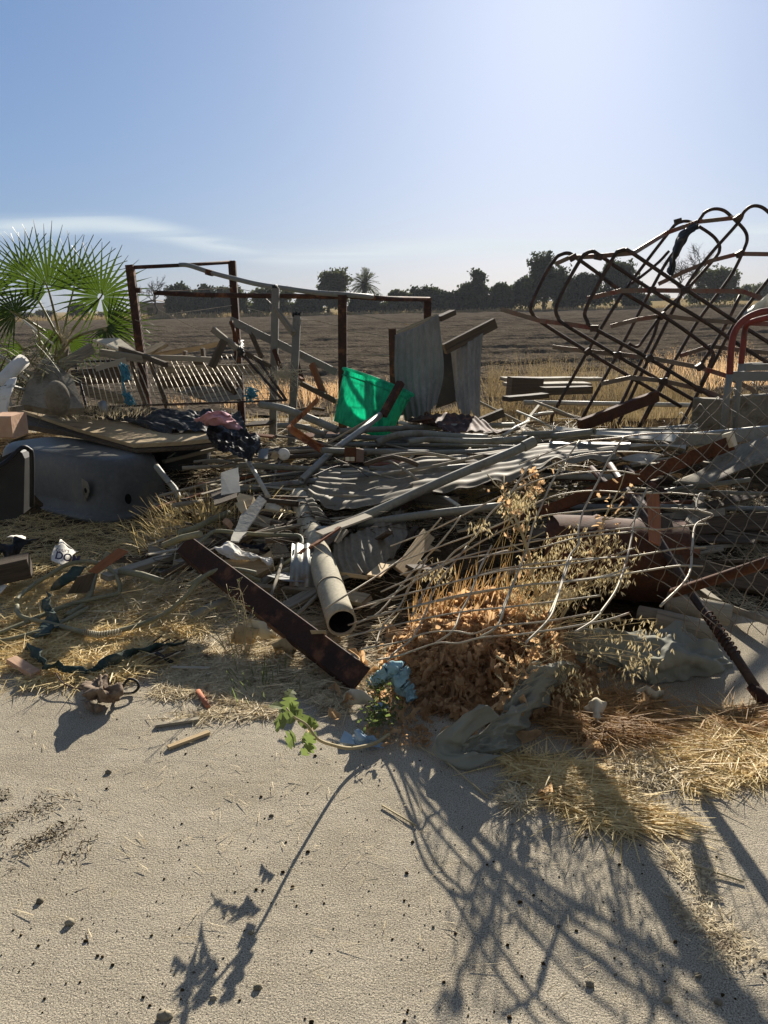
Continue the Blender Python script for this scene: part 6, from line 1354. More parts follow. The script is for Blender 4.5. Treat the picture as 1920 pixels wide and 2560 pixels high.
LW = [('T6', [(-330, 450), (0, 320), (150, 270), (450, 238), (640, 212), (850, 200), (1290, 210)]),
      ('T6', [(-340, 590), (0, 430), (200, 370), (450, 350), (700, 358), (830, 380)]),
      ('S2', [(-250, 700), (0, 600), (300, 450), (550, 350), (850, 318), (1000, 335), (1130, 345)]),
      ('S2', [(-260, 800), (0, 700), (300, 590), (520, 465), (740, 420), (1000, 432), (1170, 430), (1370, 450)]),
      ('S2', [(-300, 930), (0, 795), (400, 580), (720, 522), (1000, 502), (1300, 515), (1350, 515)]),
      ('S2', [(-350, 1010), (60, 775), (400, 690), (700, 637), (990, 605), (1100, 615), (1300, 590), (1360, 586)]),
      ('S2', [(-370, 990), (0, 898), (330, 812), (650, 770), (960, 750), (1200, 712), (1345, 705)]),
      ('S2', [(-370, 1060), (0, 975), (400, 900), (640, 880), (920, 842), (1190, 800), (1330, 800)]),
      ('T8', [(-500, 130), (0, 125), (300, 30), (560, -20), (1100, -90), (1500, -190), (1960, -235)][1:]),
      ('T8', [(-420, 420), (0, 300), (380, 200), (850, 90), (1200, 60), (1659, -10), (1950, -100)]),
      ('T8', [(-430, 540), (0, 415), (500, 290), (1000, 215), (1659, 140), (1900, 60)]),
      ('T8', [(-440, 640), (0, 530), (450, 440), (900, 390), (1400, 330), (1659, 295)]),
      ('T8', [(-330, 740), (0, 680), (220, 605), (450, 590), (610, 612), (800, 550), (1200, 510), (1659, 430)]),
      ('T8', [(-200, 830), (0, 790), (300, 690), (480, 690), (700, 640), (1050, 610), (1659, 510), (1900, 440)])]
for t_, p_ in LW: fw(t_, p_, .0038, 'line_wire')
ST = [('S2', [(510, 240), (440, 310), (350, 440), (250, 540), (170, 660), (60, 740), (-60, 900), (-140, 1052)]),
      ('S2', [(705, 165), (580, 350), (520, 480), (470, 600), (430, 740), (330, 980), (300, 1052)]),
      ('S2', [(930, 145), (860, 250), (800, 370), (730, 510), (700, 620), (700, 690), (650, 760), (600, 930), (550, 1052)]),
      ('S2', [(1050, 400), (990, 540), (970, 650), (940, 780), (890, 920), (800, 1050)]),
      ('S2', [(1330, 435), (1312, 440), (1300, 510), (1380, 543), (1295, 590), (1275, 700), (1255, 850), (1115, 1002)]),
      ('S1', [(1640, 690), (1500, 870), (1300, 1080), (1080, 1350), (920, 1430)]),
      ('S1', [(1500, 705), (1310, 920), (1080, 1090), (850, 1235), (700, 1330)]),
      ('T8', [(220, -10), (150, 120), (60, 260), (0, 380), (-150, 560), (-200, 700)]),
      ('T8', [(560, -120), (300, 220), (230, 400), (110, 640), (0, 730), (-110, 830)]),
      ('T8', [(760, -120), (660, 80), (580, 290), (500, 440), (435, 590), (295, 690)]),
      ('T8', [(1000, 50), (940, 200), (880, 360), (805, 548), (665, 640)]),
      ('T8', [(1420, -20), (1360, 150), (1300, 330), (1235, 490), (1040, 690)]),
      ('T8', [(1659, 445), (1590, 515), (1450, 600)])]
for t_, p_ in ST: fw(t_, p_, .0046, 'stay_wire', 6)
# ------------------------------------------------------------------ chain link at the right
th = thing('chain_link_fence', 'sheet of chain link mesh bulging over the ground at the right edge', 'fence', atH(1800, 1650, 0))
cg = [[atY(*q) for q in r_] for r_ in [
    [(1640, 1060, 3.3), (1800, 985, 3.1), (1960, 930, 2.8), (2150, 890, 2.5)],
    [(1560, 1220, 3.15), (1760, 1160, 2.95), (1960, 1110, 2.7), (2170, 1080, 2.4)],
    [(1600, 1400, 2.95), (1790, 1370, 2.75), (1980, 1340, 2.5), (2180, 1320, 2.25)],
    [(1700, 1600, 2.8), (1850, 1590, 2.6), (2020, 1580, 2.4), (2200, 1570, 2.2)]]]
def cp(u, v):
    def cr(P_, t):
        n = len(P_) - 1; i = min(n - 1, max(0, int(t * n))); f_ = t * n - i
        Q = [P_[0] * 2 - P_[1]] + P_ + [P_[-1] * 2 - P_[-2]]; a, b, c, d = Q[i:i + 4]
        return .5 * ((2 * b) + (c - a) * f_ + (2 * a - 5 * b + 4 * c - d) * f_ ** 2 + (3 * b - a - 3 * c + d) * f_ ** 3)
    p = cr([cr(r_, u) for r_ in cg], v)
    return p + Vector((0, .03 * nz3(u * 5, v * 5, 3), .02 * nz3(u * 5, v * 5, 8)))
NC = 11; cnt = 0
for fam in (1, -1):
    for k in range(-NC, 2 * NC + 1):
        pts = []
        for s_ in range(0, 61):
            v = s_ / 60; u = (k + .5) / NC + fam * v * .95 if fam == 1 else (k + .5) / NC - v * .95
            if -.001 <= u <= 1.001:
                lim = .05 + .12 * math.sin(v * 7)
                if u < lim * .3: continue
                q = cp(min(1, max(0, u)), v) + Vector((0, .004 * (1 if (s_ // 2) % 2 else -1), 0)); pts.append(q)
        if len(pts) > 3:
            m = MB(); m.tube(pts, .0016, seg=5); mk('mesh_wire', m, M['meshwire'], th); cnt += 1
# ------------------------------------------------------------------ straw and dead leaves
straw_patch('straw', 'loose golden straw spread over the ground at the left foreground', gpoly('S3', [(-80, 560), (0, 470), (200, 400), (450, 380), (700, 420), (1000, 430), (1200, 600), (1320, 760), (1240, 900), (980, 930), (850, 1020), (520, 1070), (250, 1060), (0, 1090), (-120, 1100)]), 17000, .035, 'straw', seed=1, soft=.05, w=(.0026, .006))
straw_patch('straw', 'bleached chopped straw around the weeds left of the steel angle', gpoly('S4', [(-60, 250), (250, 330), (450, 330), (800, 420), (900, 560), (930, 640), (860, 700), (780, 640), (520, 660), (360, 700), (0, 690), (-160, 640), (-200, 480)]), 8500, .012, 'strawpale', L=(.015, .08), seed=2, soft=.05, clump=5)
straw_patch('straw', 'straw scattered in the shade beneath the steel angle and cement pipe', gpoly('S4', [(200, 100), (900, 150), (1200, 250), (1050, 480), (900, 560), (500, 400)]), 4500, .03, 'strawpale', seed=3, flow=.3)
straw_patch('straw', 'crescent of golden straw on the hardstand in the right foreground', gpoly('S5', [(380, 775), (560, 810), (900, 860), (1000, 800), (1010, 700), (1160, 650), (1240, 740), (1300, 900), (1320, 1060), (1060, 1130), (800, 1080), (680, 1010), (560, 920)]), 7800, .016, 'straw', seed=4, flow=-.25, soft=.02, L=(.035, .13), w=(.0026, .0056))
straw_patch('straw', 'thin bleached straw inside the golden crescent at the right', gpoly('S5', [(930, 850), (1010, 690), (1120, 660), (1250, 760), (1290, 900), (1000, 880)]), 2500, .01, 'strawpale', seed=14, L=(.02, .09), soft=.03)
straw_patch('straw', 'small tuft of straw just left of the golden crescent', gpoly('S5', [(410, 940), (470, 930), (530, 980), (500, 1030), (430, 1010)]), 350, .02, 'strawpale', seed=5, soft=.01, L=(.02, .07))
straw_patch('straw', 'straw band trailing to the right edge below the chain link', gpoly('S5', [(1230, 640), (1450, 620), (1750, 720), (1750, 860), (1500, 870), (1380, 900), (1280, 830)]), 4800, .02, 'straw', seed=6, soft=.04)
straw_patch('straw', 'brown matted stalks in front of the grey canvas at the right', gpoly('S5', [(540, 560), (800, 520), (1100, 500), (1400, 500), (1700, 650), (1400, 640), (1100, 640), (900, 740), (640, 640)]), 5200, .04, 'orangegrass', seed=7, soft=.04, flow=-.2, L=(.05, .2))
straw_patch('straw', 'straw strewn over the ground under the chain link at the right', gpoly('S2', [(1000, 600), (1300, 540), (1800, 620), (1800, 960), (1500, 1050), (1200, 900)]), 6000, .02, 'strawpale', seed=8, L=(.03, .12))
straw_patch('straw', 'dusty straw covering the middle of the heap', [(-1.9, 3.9), (-.35, 3.6), (.0, 4.6), (1.3, 4.8), (1.6, 6.2), (-1.6, 6.4)], 15000, .05, 'strawpale', seed=9, L=(.05, .22), tilt=.3)
straw_patch('straw', 'dark matted straw in the shade in front of the bathtub', [(-3.0, 4.2), (-1.2, 4.0), (-1.0, 5.4), (-1.9, 5.7), (-3.4, 6.1)], 7000, .04, 'straw', seed=10, L=(.05, .2))
straw_patch('straw', 'matted stalks among the boards behind the plywood', [(-3.6, 6.2), (1.5, 6.2), (2.2, 8.4), (-3.4, 8.6)], 9000, .06, 'strawpale', seed=15, L=(.08, .3), w=(.003, .006))
straw_patch('dry_twigs', 'tangle of dry brown twigs and stalks between the bathtub and the steel angle', [(-1.35, 4.0), (-.35, 3.9), (-.2, 5.0), (-.9, 5.7), (-1.5, 5.2)], 2600, .10, 'strawpale', seed=19, L=(.12, .42), w=(.003, .006), tilt=.35, flow=.5)
straw_patch('straw', 'straw and chaff caught on top of the long battered roof sheet', [(-.75, 4.95), (.9, 4.85), (1.2, 5.3), (-.1, 5.5), (-.8, 5.5)], 3000, .008, 'straw', seed=20, L=(.05, .2), w=(.003, .006), zbase=lambda x, y: .30 + .10 * (y - 4.9), clump=4)
m = MB(); r = random.Random(61)
for i in range(150):
    x, y = r.uniform(-1.5, .3), r.uniform(4.3, 6.0); c = Vector((x, y, gz(x, y) + r.uniform(.02, .16)))
    q = [c + Vector((r.gauss(0, .16), r.gauss(0, .1), r.gauss(0, .03))) for t in range(4)]
    for p_ in q: p_.z = max(p_.z, gz(p_.x, p_.y) + .005)
    m.tube(catmull(q, 4), r.uniform(.0015, .004), seg=5)
mk('dry_twigs', m, M['wood_dark'], kind='stuff', label='tangle of thin dark roots and wire between the bathtub and the cement pipe', cat='twigs', origin=Vector((-.6, 5, 0)))
# bright tuft at the tub
m = MB(); r = random.Random(9)
for (x_, y_, d_) in [(1440, 1130, .36), (1400, 1180, .30), (1340, 1230, .26), (1280, 1280, .2), (1230, 1320, .16), (1350, 1300, .2)]:
    c = T('R5', [(x_, y_, d_)])[0]; tuft(m, c - Vector((0, 0, .08)), 130, .22, .8, r, w=.0035)
mk('straw_tuft', m, M['straw'], kind='stuff', label='bright bristling tufts of straw at the right end of the bathtub', cat='straw', origin=T('R5', [(1340, 1250, .1)])[0])
m = MB(); c0 = T('R5', [(450, 500, .75), (850, 560, .74)])
for i in range(26):
    c = c0[0].lerp(c0[1], r.random()) + Vector((0, r.uniform(-.1, .1), 0)); tuft(m, c, 22, .10, .8, r, w=.003)
mk('straw_tuft', m, M['strawpale'], kind='stuff', label='small dry moss-like tufts on the black film', cat='straw', origin=c0[0])

# dead brown leaves heap under the wire fence
LH = (Vector((.46, 3.2, 0)), .38, .42, .25)
def lh(x, y):
    q = 1 - ((x - LH[0].x) / LH[1]) ** 2 - ((y - LH[0].y) / LH[2]) ** 2
    return max(gz(x, y), LH[3] * math.sqrt(max(0, q)) * (1 + .35 * nz3(x, y, 2, 7)))
def leafmesh(m, c, size, r, n=None):
    n = n or Vector((r.gauss(0, 1), r.gauss(0, 1), r.gauss(.3, 1))).normalized(); a = n.orthogonal().normalized(); a = Quaternion(n, r.uniform(0, 6.28)) @ a; b = n.cross(a)
    w = size * r.uniform(.3, .6); cu = r.uniform(-.9, .9) * size; base = len(m.v)
    for t, k in ((-.5, .15), (-.25, 1.0), (0, .75), (.25, 1.0), (.5, .1)):
        for s_ in (-1, 0, 1):
            m.v.append(c + a * (t * size) + b * (s_ * w * .5 * k * r.uniform(.7, 1.2)) + n * (cu * (t * t) + abs(s_) * w * r.uniform(.1, .5)))
    for i in range(4):
        for j in range(2):
            q = base + i * 3 + j; m.face((q, q + 1, q + 4, q + 3), [(0, 0), (.01, 0), (.01, .01), (0, .01)], True)
m = MB(); r = random.Random(21); k = 0
core = MB(); nb = 30
for i in range(nb + 1):
    for j in range(nb + 1):
        x = LH[0].x + (j / nb - .5) * 2.0 * LH[1]; y = LH[0].y + (i / nb - .5) * 2.0 * LH[2]; core.v.append(Vector((x, y, lh(x, y) * .72 - .02)))
for i in range(nb):
    for j in range(nb):
        a = i * (nb + 1) + j; core.face((a, a + 1, a + nb + 2, a + nb + 1), [(core.v[q].x, core.v[q].y) for q in (a, a + 1, a + nb + 2, a + nb + 1)], True)
while k < 6000:
    x = LH[0].x + r.gauss(0, .30); y = LH[0].y + r.gauss(-.04, .27)
    if ((x - LH[0].x) / LH[1]) ** 2 + ((y - LH[0].y) / LH[2]) ** 2 > 1.5: continue
    leafmesh(m, Vector((x, y, lh(x, y) * r.uniform(.85, 1.08) + r.uniform(0, .03))), r.uniform(.022, .08), r); k += 1
for i in range(420):
    x = LH[0].x + r.gauss(0, .26); y = LH[0].y + r.gauss(-.03, .25); leafmesh(m, Vector((x, y, lh(x, y) + r.uniform(0, .05))), r.uniform(.06, .11), r)
for i in range(500):
    x = LH[0].x + r.gauss(0, .24); y = LH[0].y + r.gauss(0, .2); ribbon(m, Vector((x, y, lh(x, y))), Vector((r.gauss(0, 1), r.gauss(0, .7), abs(r.gauss(0, .3)))).normalized(), r.uniform(.06, .22), .004, droop=.2, seg=3)
hp = mk('dead_leaves', m, M['leafbrown'], kind='stuff', label='heap of curled orange-brown dead leaves under the front of the wire fence', cat='leaves', origin=LH[0])
mk('leaf_mass', core, M['leafbrown'], kind='stuff', label='packed inner mass of the brown dead leaf heap', cat='leaves', origin=LH[0])
# stalks fanning up behind the leaves
m = MB(); r = random.Random(22)
for i in range(260):
    x = r.uniform(.12, .66); y = r.uniform(3.2, 3.6); p = Vector((x, y, lh(x, y) * .6))
    d = Vector((r.gauss(.28, .22), r.gauss(0, .2), 1)).normalized(); ribbon(m, p, d, r.uniform(.12, .38), r.uniform(.002, .005), up=Vector((0, 1, .2)), droop=r.uniform(0, .3), seg=4)
mk('dry_stalks', m, M['orangegrass'], kind='stuff', label='orange-brown dry stalks fanning up through the wire fence', cat='stalks', origin=LH[0])
# oat husks
def spikelet(m, c, r, s=.024):
    d = Vector((r.gauss(0, .35), r.gauss(0, .35), -1)).normalized()
    for k in range(2):
        dd = (d + Vector((r.gauss(0, .28), r.gauss(0, .28), 0))).normalized(); L = s * r.uniform(.8, 1.25)
        sd_ = dd.cross(Vector((r.gauss(0, 1), r.gauss(0, 1), .1))).normalized() * L * .11
        m.quad(c, c + dd * L * .45 + sd_, c + dd * L, c + dd * L * .45 - sd_)
m = MB(); r = random.Random(23)
def oats(poly, n, Yr, base):
    xs_ = [p[0] for p in poly]; ys_ = [p[1] for p in poly]; k = 0
    while k < n:
        x = r.uniform(min(xs_), max(xs_)); y = r.uniform(min(ys_), max(ys_))
        if not inpoly(x, y, poly): continue
        k += 1; c = atY(x, y, r.uniform(*Yr) if Yr[0] > 1 else fd(x, y) + r.uniform(*Yr))
        if c.z < .03: continue
        for q in range(r.randint(3, 8)): spikelet(m, c + Vector((r.gauss(0, .03), r.gauss(0, .03), r.gauss(0, .015))), r)
        if k % 3 == 0:
            b = base + Vector((r.gauss(0, .08), r.gauss(0, .08), 0)); P_ = catmull([b, b.lerp(c, .5) + Vector((0, 0, .08)), c + Vector((0, 0, .03)), c], 4); m.tube(P_, .0009, seg=4)
oats(px2('S2', [(480, 700), (640, 620), (760, 590), (900, 640), (1010, 730), (950, 900), (760, 920), (620, 1000), (420, 1040), (330, 900)]), 150, (.02, .35), Vector((.55, 3.2, .05)))
oats(px2('S5', [(620, 170), (1000, 80), (1150, 150), (1120, 320), (1000, 440), (880, 430), (640, 330)]), 50, (2.75, 3.0), Vector((.5, 3.1, .05)))
oats(px2('T8', [(1150, 900), (1500, 820), (1659, 1000), (1500, 1180), (1180, 1050)]), 26, (2.7, 2.85), Vector((.5, 3.1, .05)))
oats(px2('T5', [(1240, 720), (1420, 690), (1460, 900), (1300, 960), (1200, 850)]), 30, (3.3, 3.5), Vector((.5, 3.5, .1)))
oats(px2('T5', [(950, 950), (1080, 960), (1060, 1020), (960, 1010)]), 8, (3.4, 3.5), Vector((.3, 3.6, .1)))
oats(px2('T8', [(150, 0), (450, 0), (400, 200), (120, 150)]), 14, (.02, .2), Vector((.2, 3.5, .1)))
mk('oat_husks', m, M['oat'], kind='stuff', label='pale hanging oat husks caught in the wire fence', cat='husks', origin=Vector((.8, 3, 0)))
# tall dried weeds threading the fence
def weed(label, pts, rad, leafn, seed, matn='weedstem', lm='leafbrown', ls=.04, spread=.03):
    P_ = catmull(pts, 5); th_ = thing('dried_weed', label, 'weed', P_[0]); m = MB(); m.tube(P_, rad, seg=7, scale=[1.2 - .7 * i / (len(P_) - 1) for i in range(len(P_))])
    r = random.Random(seed)
    for i in range(10):
        q = P_[r.randint(2, len(P_) - 1)]; d = Vector((r.gauss(0, 1), r.gauss(0, .6), abs(r.gauss(.4, .4)))).normalized(); m.tube([q, q + d * .04, q + d * .09 + Vector((0, 0, .02))], rad * .4, seg=5)
    mk('stem', m, M[matn], th_); m = MB()
    for i in range(leafn):
        q = P_[r.randint(1, len(P_) - 1)] + Vector((r.gauss(0, spread), r.gauss(0, spread), r.gauss(0, spread))); leafmesh(m, q, ls * r.uniform(.5, 1.3), r)
    mk('leaves', m, M[lm], th_)
weed('tall pale dried weed rising through the wire fence beside the open grey-green pipe end', [atY(*q) for q in [(1350, 1530, 3.25), (1325, 1400, 3.25), (1300, 1320, 3.25), (1275, 1270, 3.3), (1255, 1215, 3.3)]], .008, 46, 1, ls=.035)
weed('second dried weed with brown top hanging behind the fence at the long pipe socket', [atY(*q) for q in [(1395, 1560, 3.3), (1470, 1420, 3.25), (1510, 1300, 3.25), (1545, 1230, 3.25)]], .006, 40, 2, ls=.03)
weed('brown dead leafy sprig hanging at the front of the leaf heap', [atY(*q) for q in [(1240, 1640, 2.75), (1310, 1680, 2.72), (1330, 1640, 2.72), (1340, 1600, 2.74)]], .004, 36, 3, ls=.04, spread=.022)
weed('dead star-shaped leaves dangling over the canvas fold', [atY(*q) for q in [(1290, 1700, 2.66), (1280, 1730, 2.64), (1245, 1762, 2.62)]], .003, 12, 4, ls=.06, spread=.03)
weed('ball of dry brown rootlets hanging under the long roof sheet', [atY(*q) for q in [(1320, 1195, 4.6), (1335, 1220, 4.5), (1350, 1240, 4.5)]], .003, 30, 5, ls=.06, spread=.05)
# green weed in front
th = thing('leafy_weed', 'green lobed weed on a long curved pale stem lying over the hardstand edge', 'weed', T('S4', [(1160, 800, .02)])[0])
sp = catmull(T('S4', [(1170, 795, .02), (1080, 850, .03), (940, 878, .06), (820, 855, .15), (740, 820, .23), (680, 740, .28), (600, 690, .32), (560, 640, .34)]), 5)
m = MB(); m.tube(sp, .006, seg=8, scale=[1.3 - .8 * i / (len(sp) - 1) for i in range(len(sp))]); mk('stem', m, M['weedstem'], th)
def lobed(tile, a, b, h0, h1, wid, seed):
    r = random.Random(seed); h0 += (seed % 3) * .045; h1 += (seed % 3) * .045; p = T(tile, [(*a, h0), (*b, h1)]); ax_ = p[1] - p[0]; L = ax_.length; ax_.normalize(); n = (O - p[0]).normalized(); n = (n + Vector((r.gauss(0, .4), r.gauss(0, .3), .3))).normalized(); s_ = ax_.cross(n).normalized()
    m = MB(); K = 26; rows = []
    for i in range(K + 1):
        t = i / K; lob = .35 + .65 * abs(math.sin(t * math.pi * 3.3 + .3)) ** .8
        w = wid * lob * (math.sin(math.pi * min(1, t * 1.05 + .04)) ** .5 if t < .97 else .2)
        c = p[0] + ax_ * (L * t) - Vector((0, 0, .25 * L * t * t))
        rows.append([c - s_ * w + n * w * .35, c, c + s_ * w + n * w * .35])
    for i in range(K):
        for j in range(2): m.quad(rows[i][j], rows[i][j + 1], rows[i + 1][j + 1], rows[i + 1][j], sm=True)
    mk('leaf', m, M['weedleaf'], th)
for i, (a, b, h0, h1, w_) in enumerate([((560, 600), (600, 500), .27, .30, .03), ((540, 640), (450, 600), .26, .27, .035), ((720, 860), (640, 900), .16, .12, .03), ((660, 760), (700, 660), .22, .27, .045), ((575, 660), (580, 540), .25, .32, .04), ((610, 800), (560, 850), .2, .16, .04), ((640, 700), (510, 570), .24, .28, .045), ((620, 700), (470, 690), .24, .22, .04), ((700, 800), (690, 870), .2, .14, .03), ((740, 820), (640, 800), .18, .18, .035), ((580, 650), (640, 640), .26, .26, .035), ((600, 690), (480, 740), .24, .18, .035), ((660, 740), (760, 720), .22, .25, .03)]): lobed('S4', a, b, h0, h1, w_ * .8, i)
# small leafy green plant near blue cap
m = MB(); r = random.Random(31)
for (x_, y_, n_, mt) in [(1110, 540, 60, 0), (1130, 680, 90, 0), (1090, 740, 60, 0)]:
    c = T('S4', [(x_, y_, .04)])[0]
    for i in range(n_): leafmesh(m, c + Vector((r.gauss(0, .03), r.gauss(0, .03), abs(r.gauss(0, .035)))), r.uniform(.012, .03), r)
mk('ground_weed', m, M['weedleaf'], kind='stuff', label='small wilted green weed growing beside the blue ball', cat='weed', origin=T('S4', [(1120, 680, 0)])[0])
m = MB()
for i in range(260):
    q = T('S4', [(r.uniform(1040, 1420), r.uniform(520, 860), .02)])[0]; leafmesh(m, q, r.uniform(.012, .04), r)
mk('dead_leaves', m, M['leafbrown'], kind='stuff', label='brown leaf litter scattered between the blue film and the leaf heap', cat='leaves', origin=T('S4', [(1200, 700, 0)])[0])
# branching seeded weed at the left
th = thing('branching_weed', 'thin branching yellowish weed with tiny flowers left of the steel angle', 'weed', T('S3', [(1640, 1000, .0)])[0])
m = MB(); fl = MB(); r = random.Random(33); root = T('S3', [(1650, 1020, 3.35)])[0]
for (x_, y_, y2) in [(1270, 640, 3.45), (1340, 560, 3.5), (1480, 480, 3.5), (1535, 385, 3.4), (1300, 720, 3.4), (1420, 620, 3.45), (1560, 520, 3.35), (1620, 640, 3.35)]:
    e = T('S3', [(x_, y_, y2)])[0]; P_ = catmull([root, root.lerp(e, .35) + Vector((-.02, 0, .01)), root.lerp(e, .7) + Vector((.01, 0, .02)), e], 5); m.tube(P_, .0026, seg=5, scale=[1.4 - .9 * i / (len(P_) - 1) for i in range(len(P_))])
    for k in range(16):
        q = P_[r.randint(5, len(P_) - 1)]; d = Vector((r.gauss(0, 1), r.gauss(0, .6), abs(r.gauss(.5, .4)))).normalized(); L = r.uniform(.02, .07); m.tube([q, q + d * L], .001, seg=4)
        if r.random() < .5: leafmesh(fl, q + d * L, .010, r)
mk('stem', m, M['weedstem'], th); mk('flowers', fl, M['weedleaf'], th)
for i, (P_, l_) in enumerate([([(340, 400, .0), (380, 430, .08), (430, 480, .12), (460, 540, .02)], 'green grass blade clump by the foot of the branching weed')]):
    m = MB(); r = random.Random(3); c = T('S4', [(430, 500, .0)])[0]; tuft(m, c, 60, .12, .4, r, w=.004); mk('green_grass', m, M['weedleaf'], kind='stuff', label=l_, cat='grass', origin=c)
# curved straws and twigs on the hardstand
for i, (a, b, l_) in enumerate([((0, 720, .01), (340, 970, .005), 'long pale twig running right across the hardstand in front of the canvas fold'), ((560, 780, .01), (1000, 745, .01), 'thin stalk on the dark patch inside the canvas and straw')]):
    p = T('S5', [a, b]); tube_thing('twig', l_, [p[0], p[0].lerp(p[1], .5) + Vector((0, .02, .01)), p[1]], .003, 'weedstem', 'twig', seg=5)
p = T('S6', [(90, 250, .006), (228, 332, .006)]); tube_thing('twig', 'short pale twig on the sunlit hardstand left of the fence shadow', p, .003, 'weedstem', 'twig', seg=5)
p = T('S6', [(1350, 490, .01), (1560, 560, .006)]); tube_thing('twig', 'pale twig lying right of centre in the lower right foreground', p, .003, 'weedstem', 'twig', seg=5)
p = T('S6', [(1040, 300, .006), (1030, 410, .006)]); tube_thing('twig', 'short twig sticking out below the golden straw crescent', p, .003, 'weedstem', 'twig', seg=5)
straw_patch('plant_crumbs', 'dark plant crumbs and chaff patch on the hardstand at the left edge', gpoly('S7', [(-60, 180), (60, 170), (330, 330), (420, 380), (250, 500), (60, 560), (-80, 500)]), 700, .003, 'soil', L=(.004, .02), w=(.002, .004), seed=51, soft=.05, clump=9, cth=.02)
straw_patch('plant_crumbs', 'brown chaff crumbs trailing over the right foreground hardstand', gpoly('S6', [(1250, 420), (1420, 460), (1500, 700), (1640, 900), (1500, 980), (1280, 720)]), 900, .004, 'strawpale', L=(.004, .03), w=(.002, .004), seed=52, soft=.05, clump=9, cth=.0)
straw_patch('plant_crumbs', 'scattered straw bits on the hardstand in front of the heap', gpoly('P', [(0, 1800), (500, 1780), (900, 1960), (1300, 2050), (1900, 2150), (1900, 2500), (900, 2500), (0, 2300)]), 420, .003, 'strawpale', L=(.006, .05), w=(.0012, .003), seed=53, soft=.1, clump=2, cth=-.3)
# ------------------------------------------------------------------ pebbles and crumbs on the hardstand
def pebble(m, c, s, r):
    b = len(m.v); n = 7; rows = 4
    for i in range(rows):
        t = i / (rows - 1) * math.pi * .92 + .12
        for j in range(n):
            a = j * math.tau / n; k = s * r.uniform(.75, 1.2)
            m.v.append(c + Vector((math.sin(t) * math.cos(a) * k, math.sin(t) * math.sin(a) * k * .8, math.cos(t) * k * .6 + s * .3)))
    for i in range(rows - 1):
        for j in range(n):
            a = b + i * n + j; q = b + i * n + (j + 1) % n; m.face((a, a + n, q + n, q), [(0, 0)] * 4, True)
    m.face([b + j for j in range(n)], [(0, 0)] * n)
m = MB(); r = random.Random(41); m2 = MB()
for i in range(5200):
    y = r.uniform(1.15, 4.2); x = r.uniform(-.75, .75) * (y * .62 + .5) * 1.3
    if nz3(x, y, 4, 1.6) < r.gauss(-.1, .25): continue
    dk = r.random() < .12; s = min(.0075, (.0026 if dk else .0012) * math.exp(abs(r.gauss(0, .45)))); pebble(m2 if dk else m, Vector((x, y, .0)), s, r)
mk('gravel', m, M['stone'], kind='stuff', label='tiny pale stones and grit strewn over the sandy hardstand', cat='gravel', origin=Vector((0, 2, 0)))
mk('soil_crumbs', m2, M['soil'], kind='stuff', label='tiny dark soil crumbs strewn over the sandy hardstand', cat='crumbs', origin=Vector((0, 2.2, 0)))
for i, (x_, y_, s, l_) in enumerate([(165, 655, .012, 'dark stone with a short shadow at the lower left of the hardstand'), (290, 745, .014, 'dark clod with a long pointed shadow at the lower left'), (685, 1135, .018, 'largest smooth stone at the bottom edge of the hardstand left of centre'), (1070, 1012, .011, 'dark pebble near the bottom middle of the hardstand'), (1040, 785, .008, 'small dark pebble right of the weed shadow'), (885, 1055, .008, 'small pebble near the bottom left of middle'), (1125, 300, .008, 'small dark crumb beside the upper part of the weed shadow'), (450, 120, .012, 'flat dark stone below the upper left splinters')]):
    m = MB(); c = T('S7', [(x_, y_, .0)])[0]; pebble(m, c, s * 1.1, r); mk('stone', m, M['stone'], label=l_, cat='stone')
for i, (x_, y_, s, l_) in enumerate([(1455, 1050, .012, 'pale angular stone at the lower right of the hardstand'), (1250, 1045, .012, 'dark pebble left of the pale angular stone'), (935, 980, .012, 'dark upright pebble beside the lower fence shadow'), (1375, 945, .010, 'dark pebble in the wide diagonal shadow')]):
    m = MB(); c = T('S6', [(x_, y_, .0)])[0]; pebble(m, c, s, r); mk('stone', m, M['stone'], label=l_, cat='stone')
# ------------------------------------------------------------------ loose scrap filling the heap, each piece a thing
r = random.Random(77)
KIND = [('stick', 'loose grey weathered stick among the jumbled scrap', 'stick', 'wood_grey', 'loose grey sticks in the heap', .007, .016, .35, 1.1, 60),
        ('stick', 'loose dark stick in the shaded hollows of the heap', 'stick', 'wood_dark', 'loose dark sticks in the heap', .008, .02, .3, 1.0, 45),
        ('wire', 'thin rusty wire sticking out of the jumbled scrap', 'wire', 'tube_brown', 'loose rusty wires in the heap', .002, .0035, .4, 1.2, 40),
        ('lath', 'thin pale lath poking from the jumbled scrap', 'lath', 'wood_pale', 'loose pale laths in the heap', .006, .01, .3, .9, 22)]
def heap_xy():
    while True:
        y = 3.7 + abs(r.gauss(0, 1)) * 1.9
        x = r.uniform(-2.3, 2.4)
        if -.2 < x < 1.2 and y < 4.8 and r.random() < .93: continue
        if y < 8.3 and not (x < -1.4 and y < 6.6) and y > front_y(x) + .45 and not (x > 1.0 and y < 4.6): return x, y
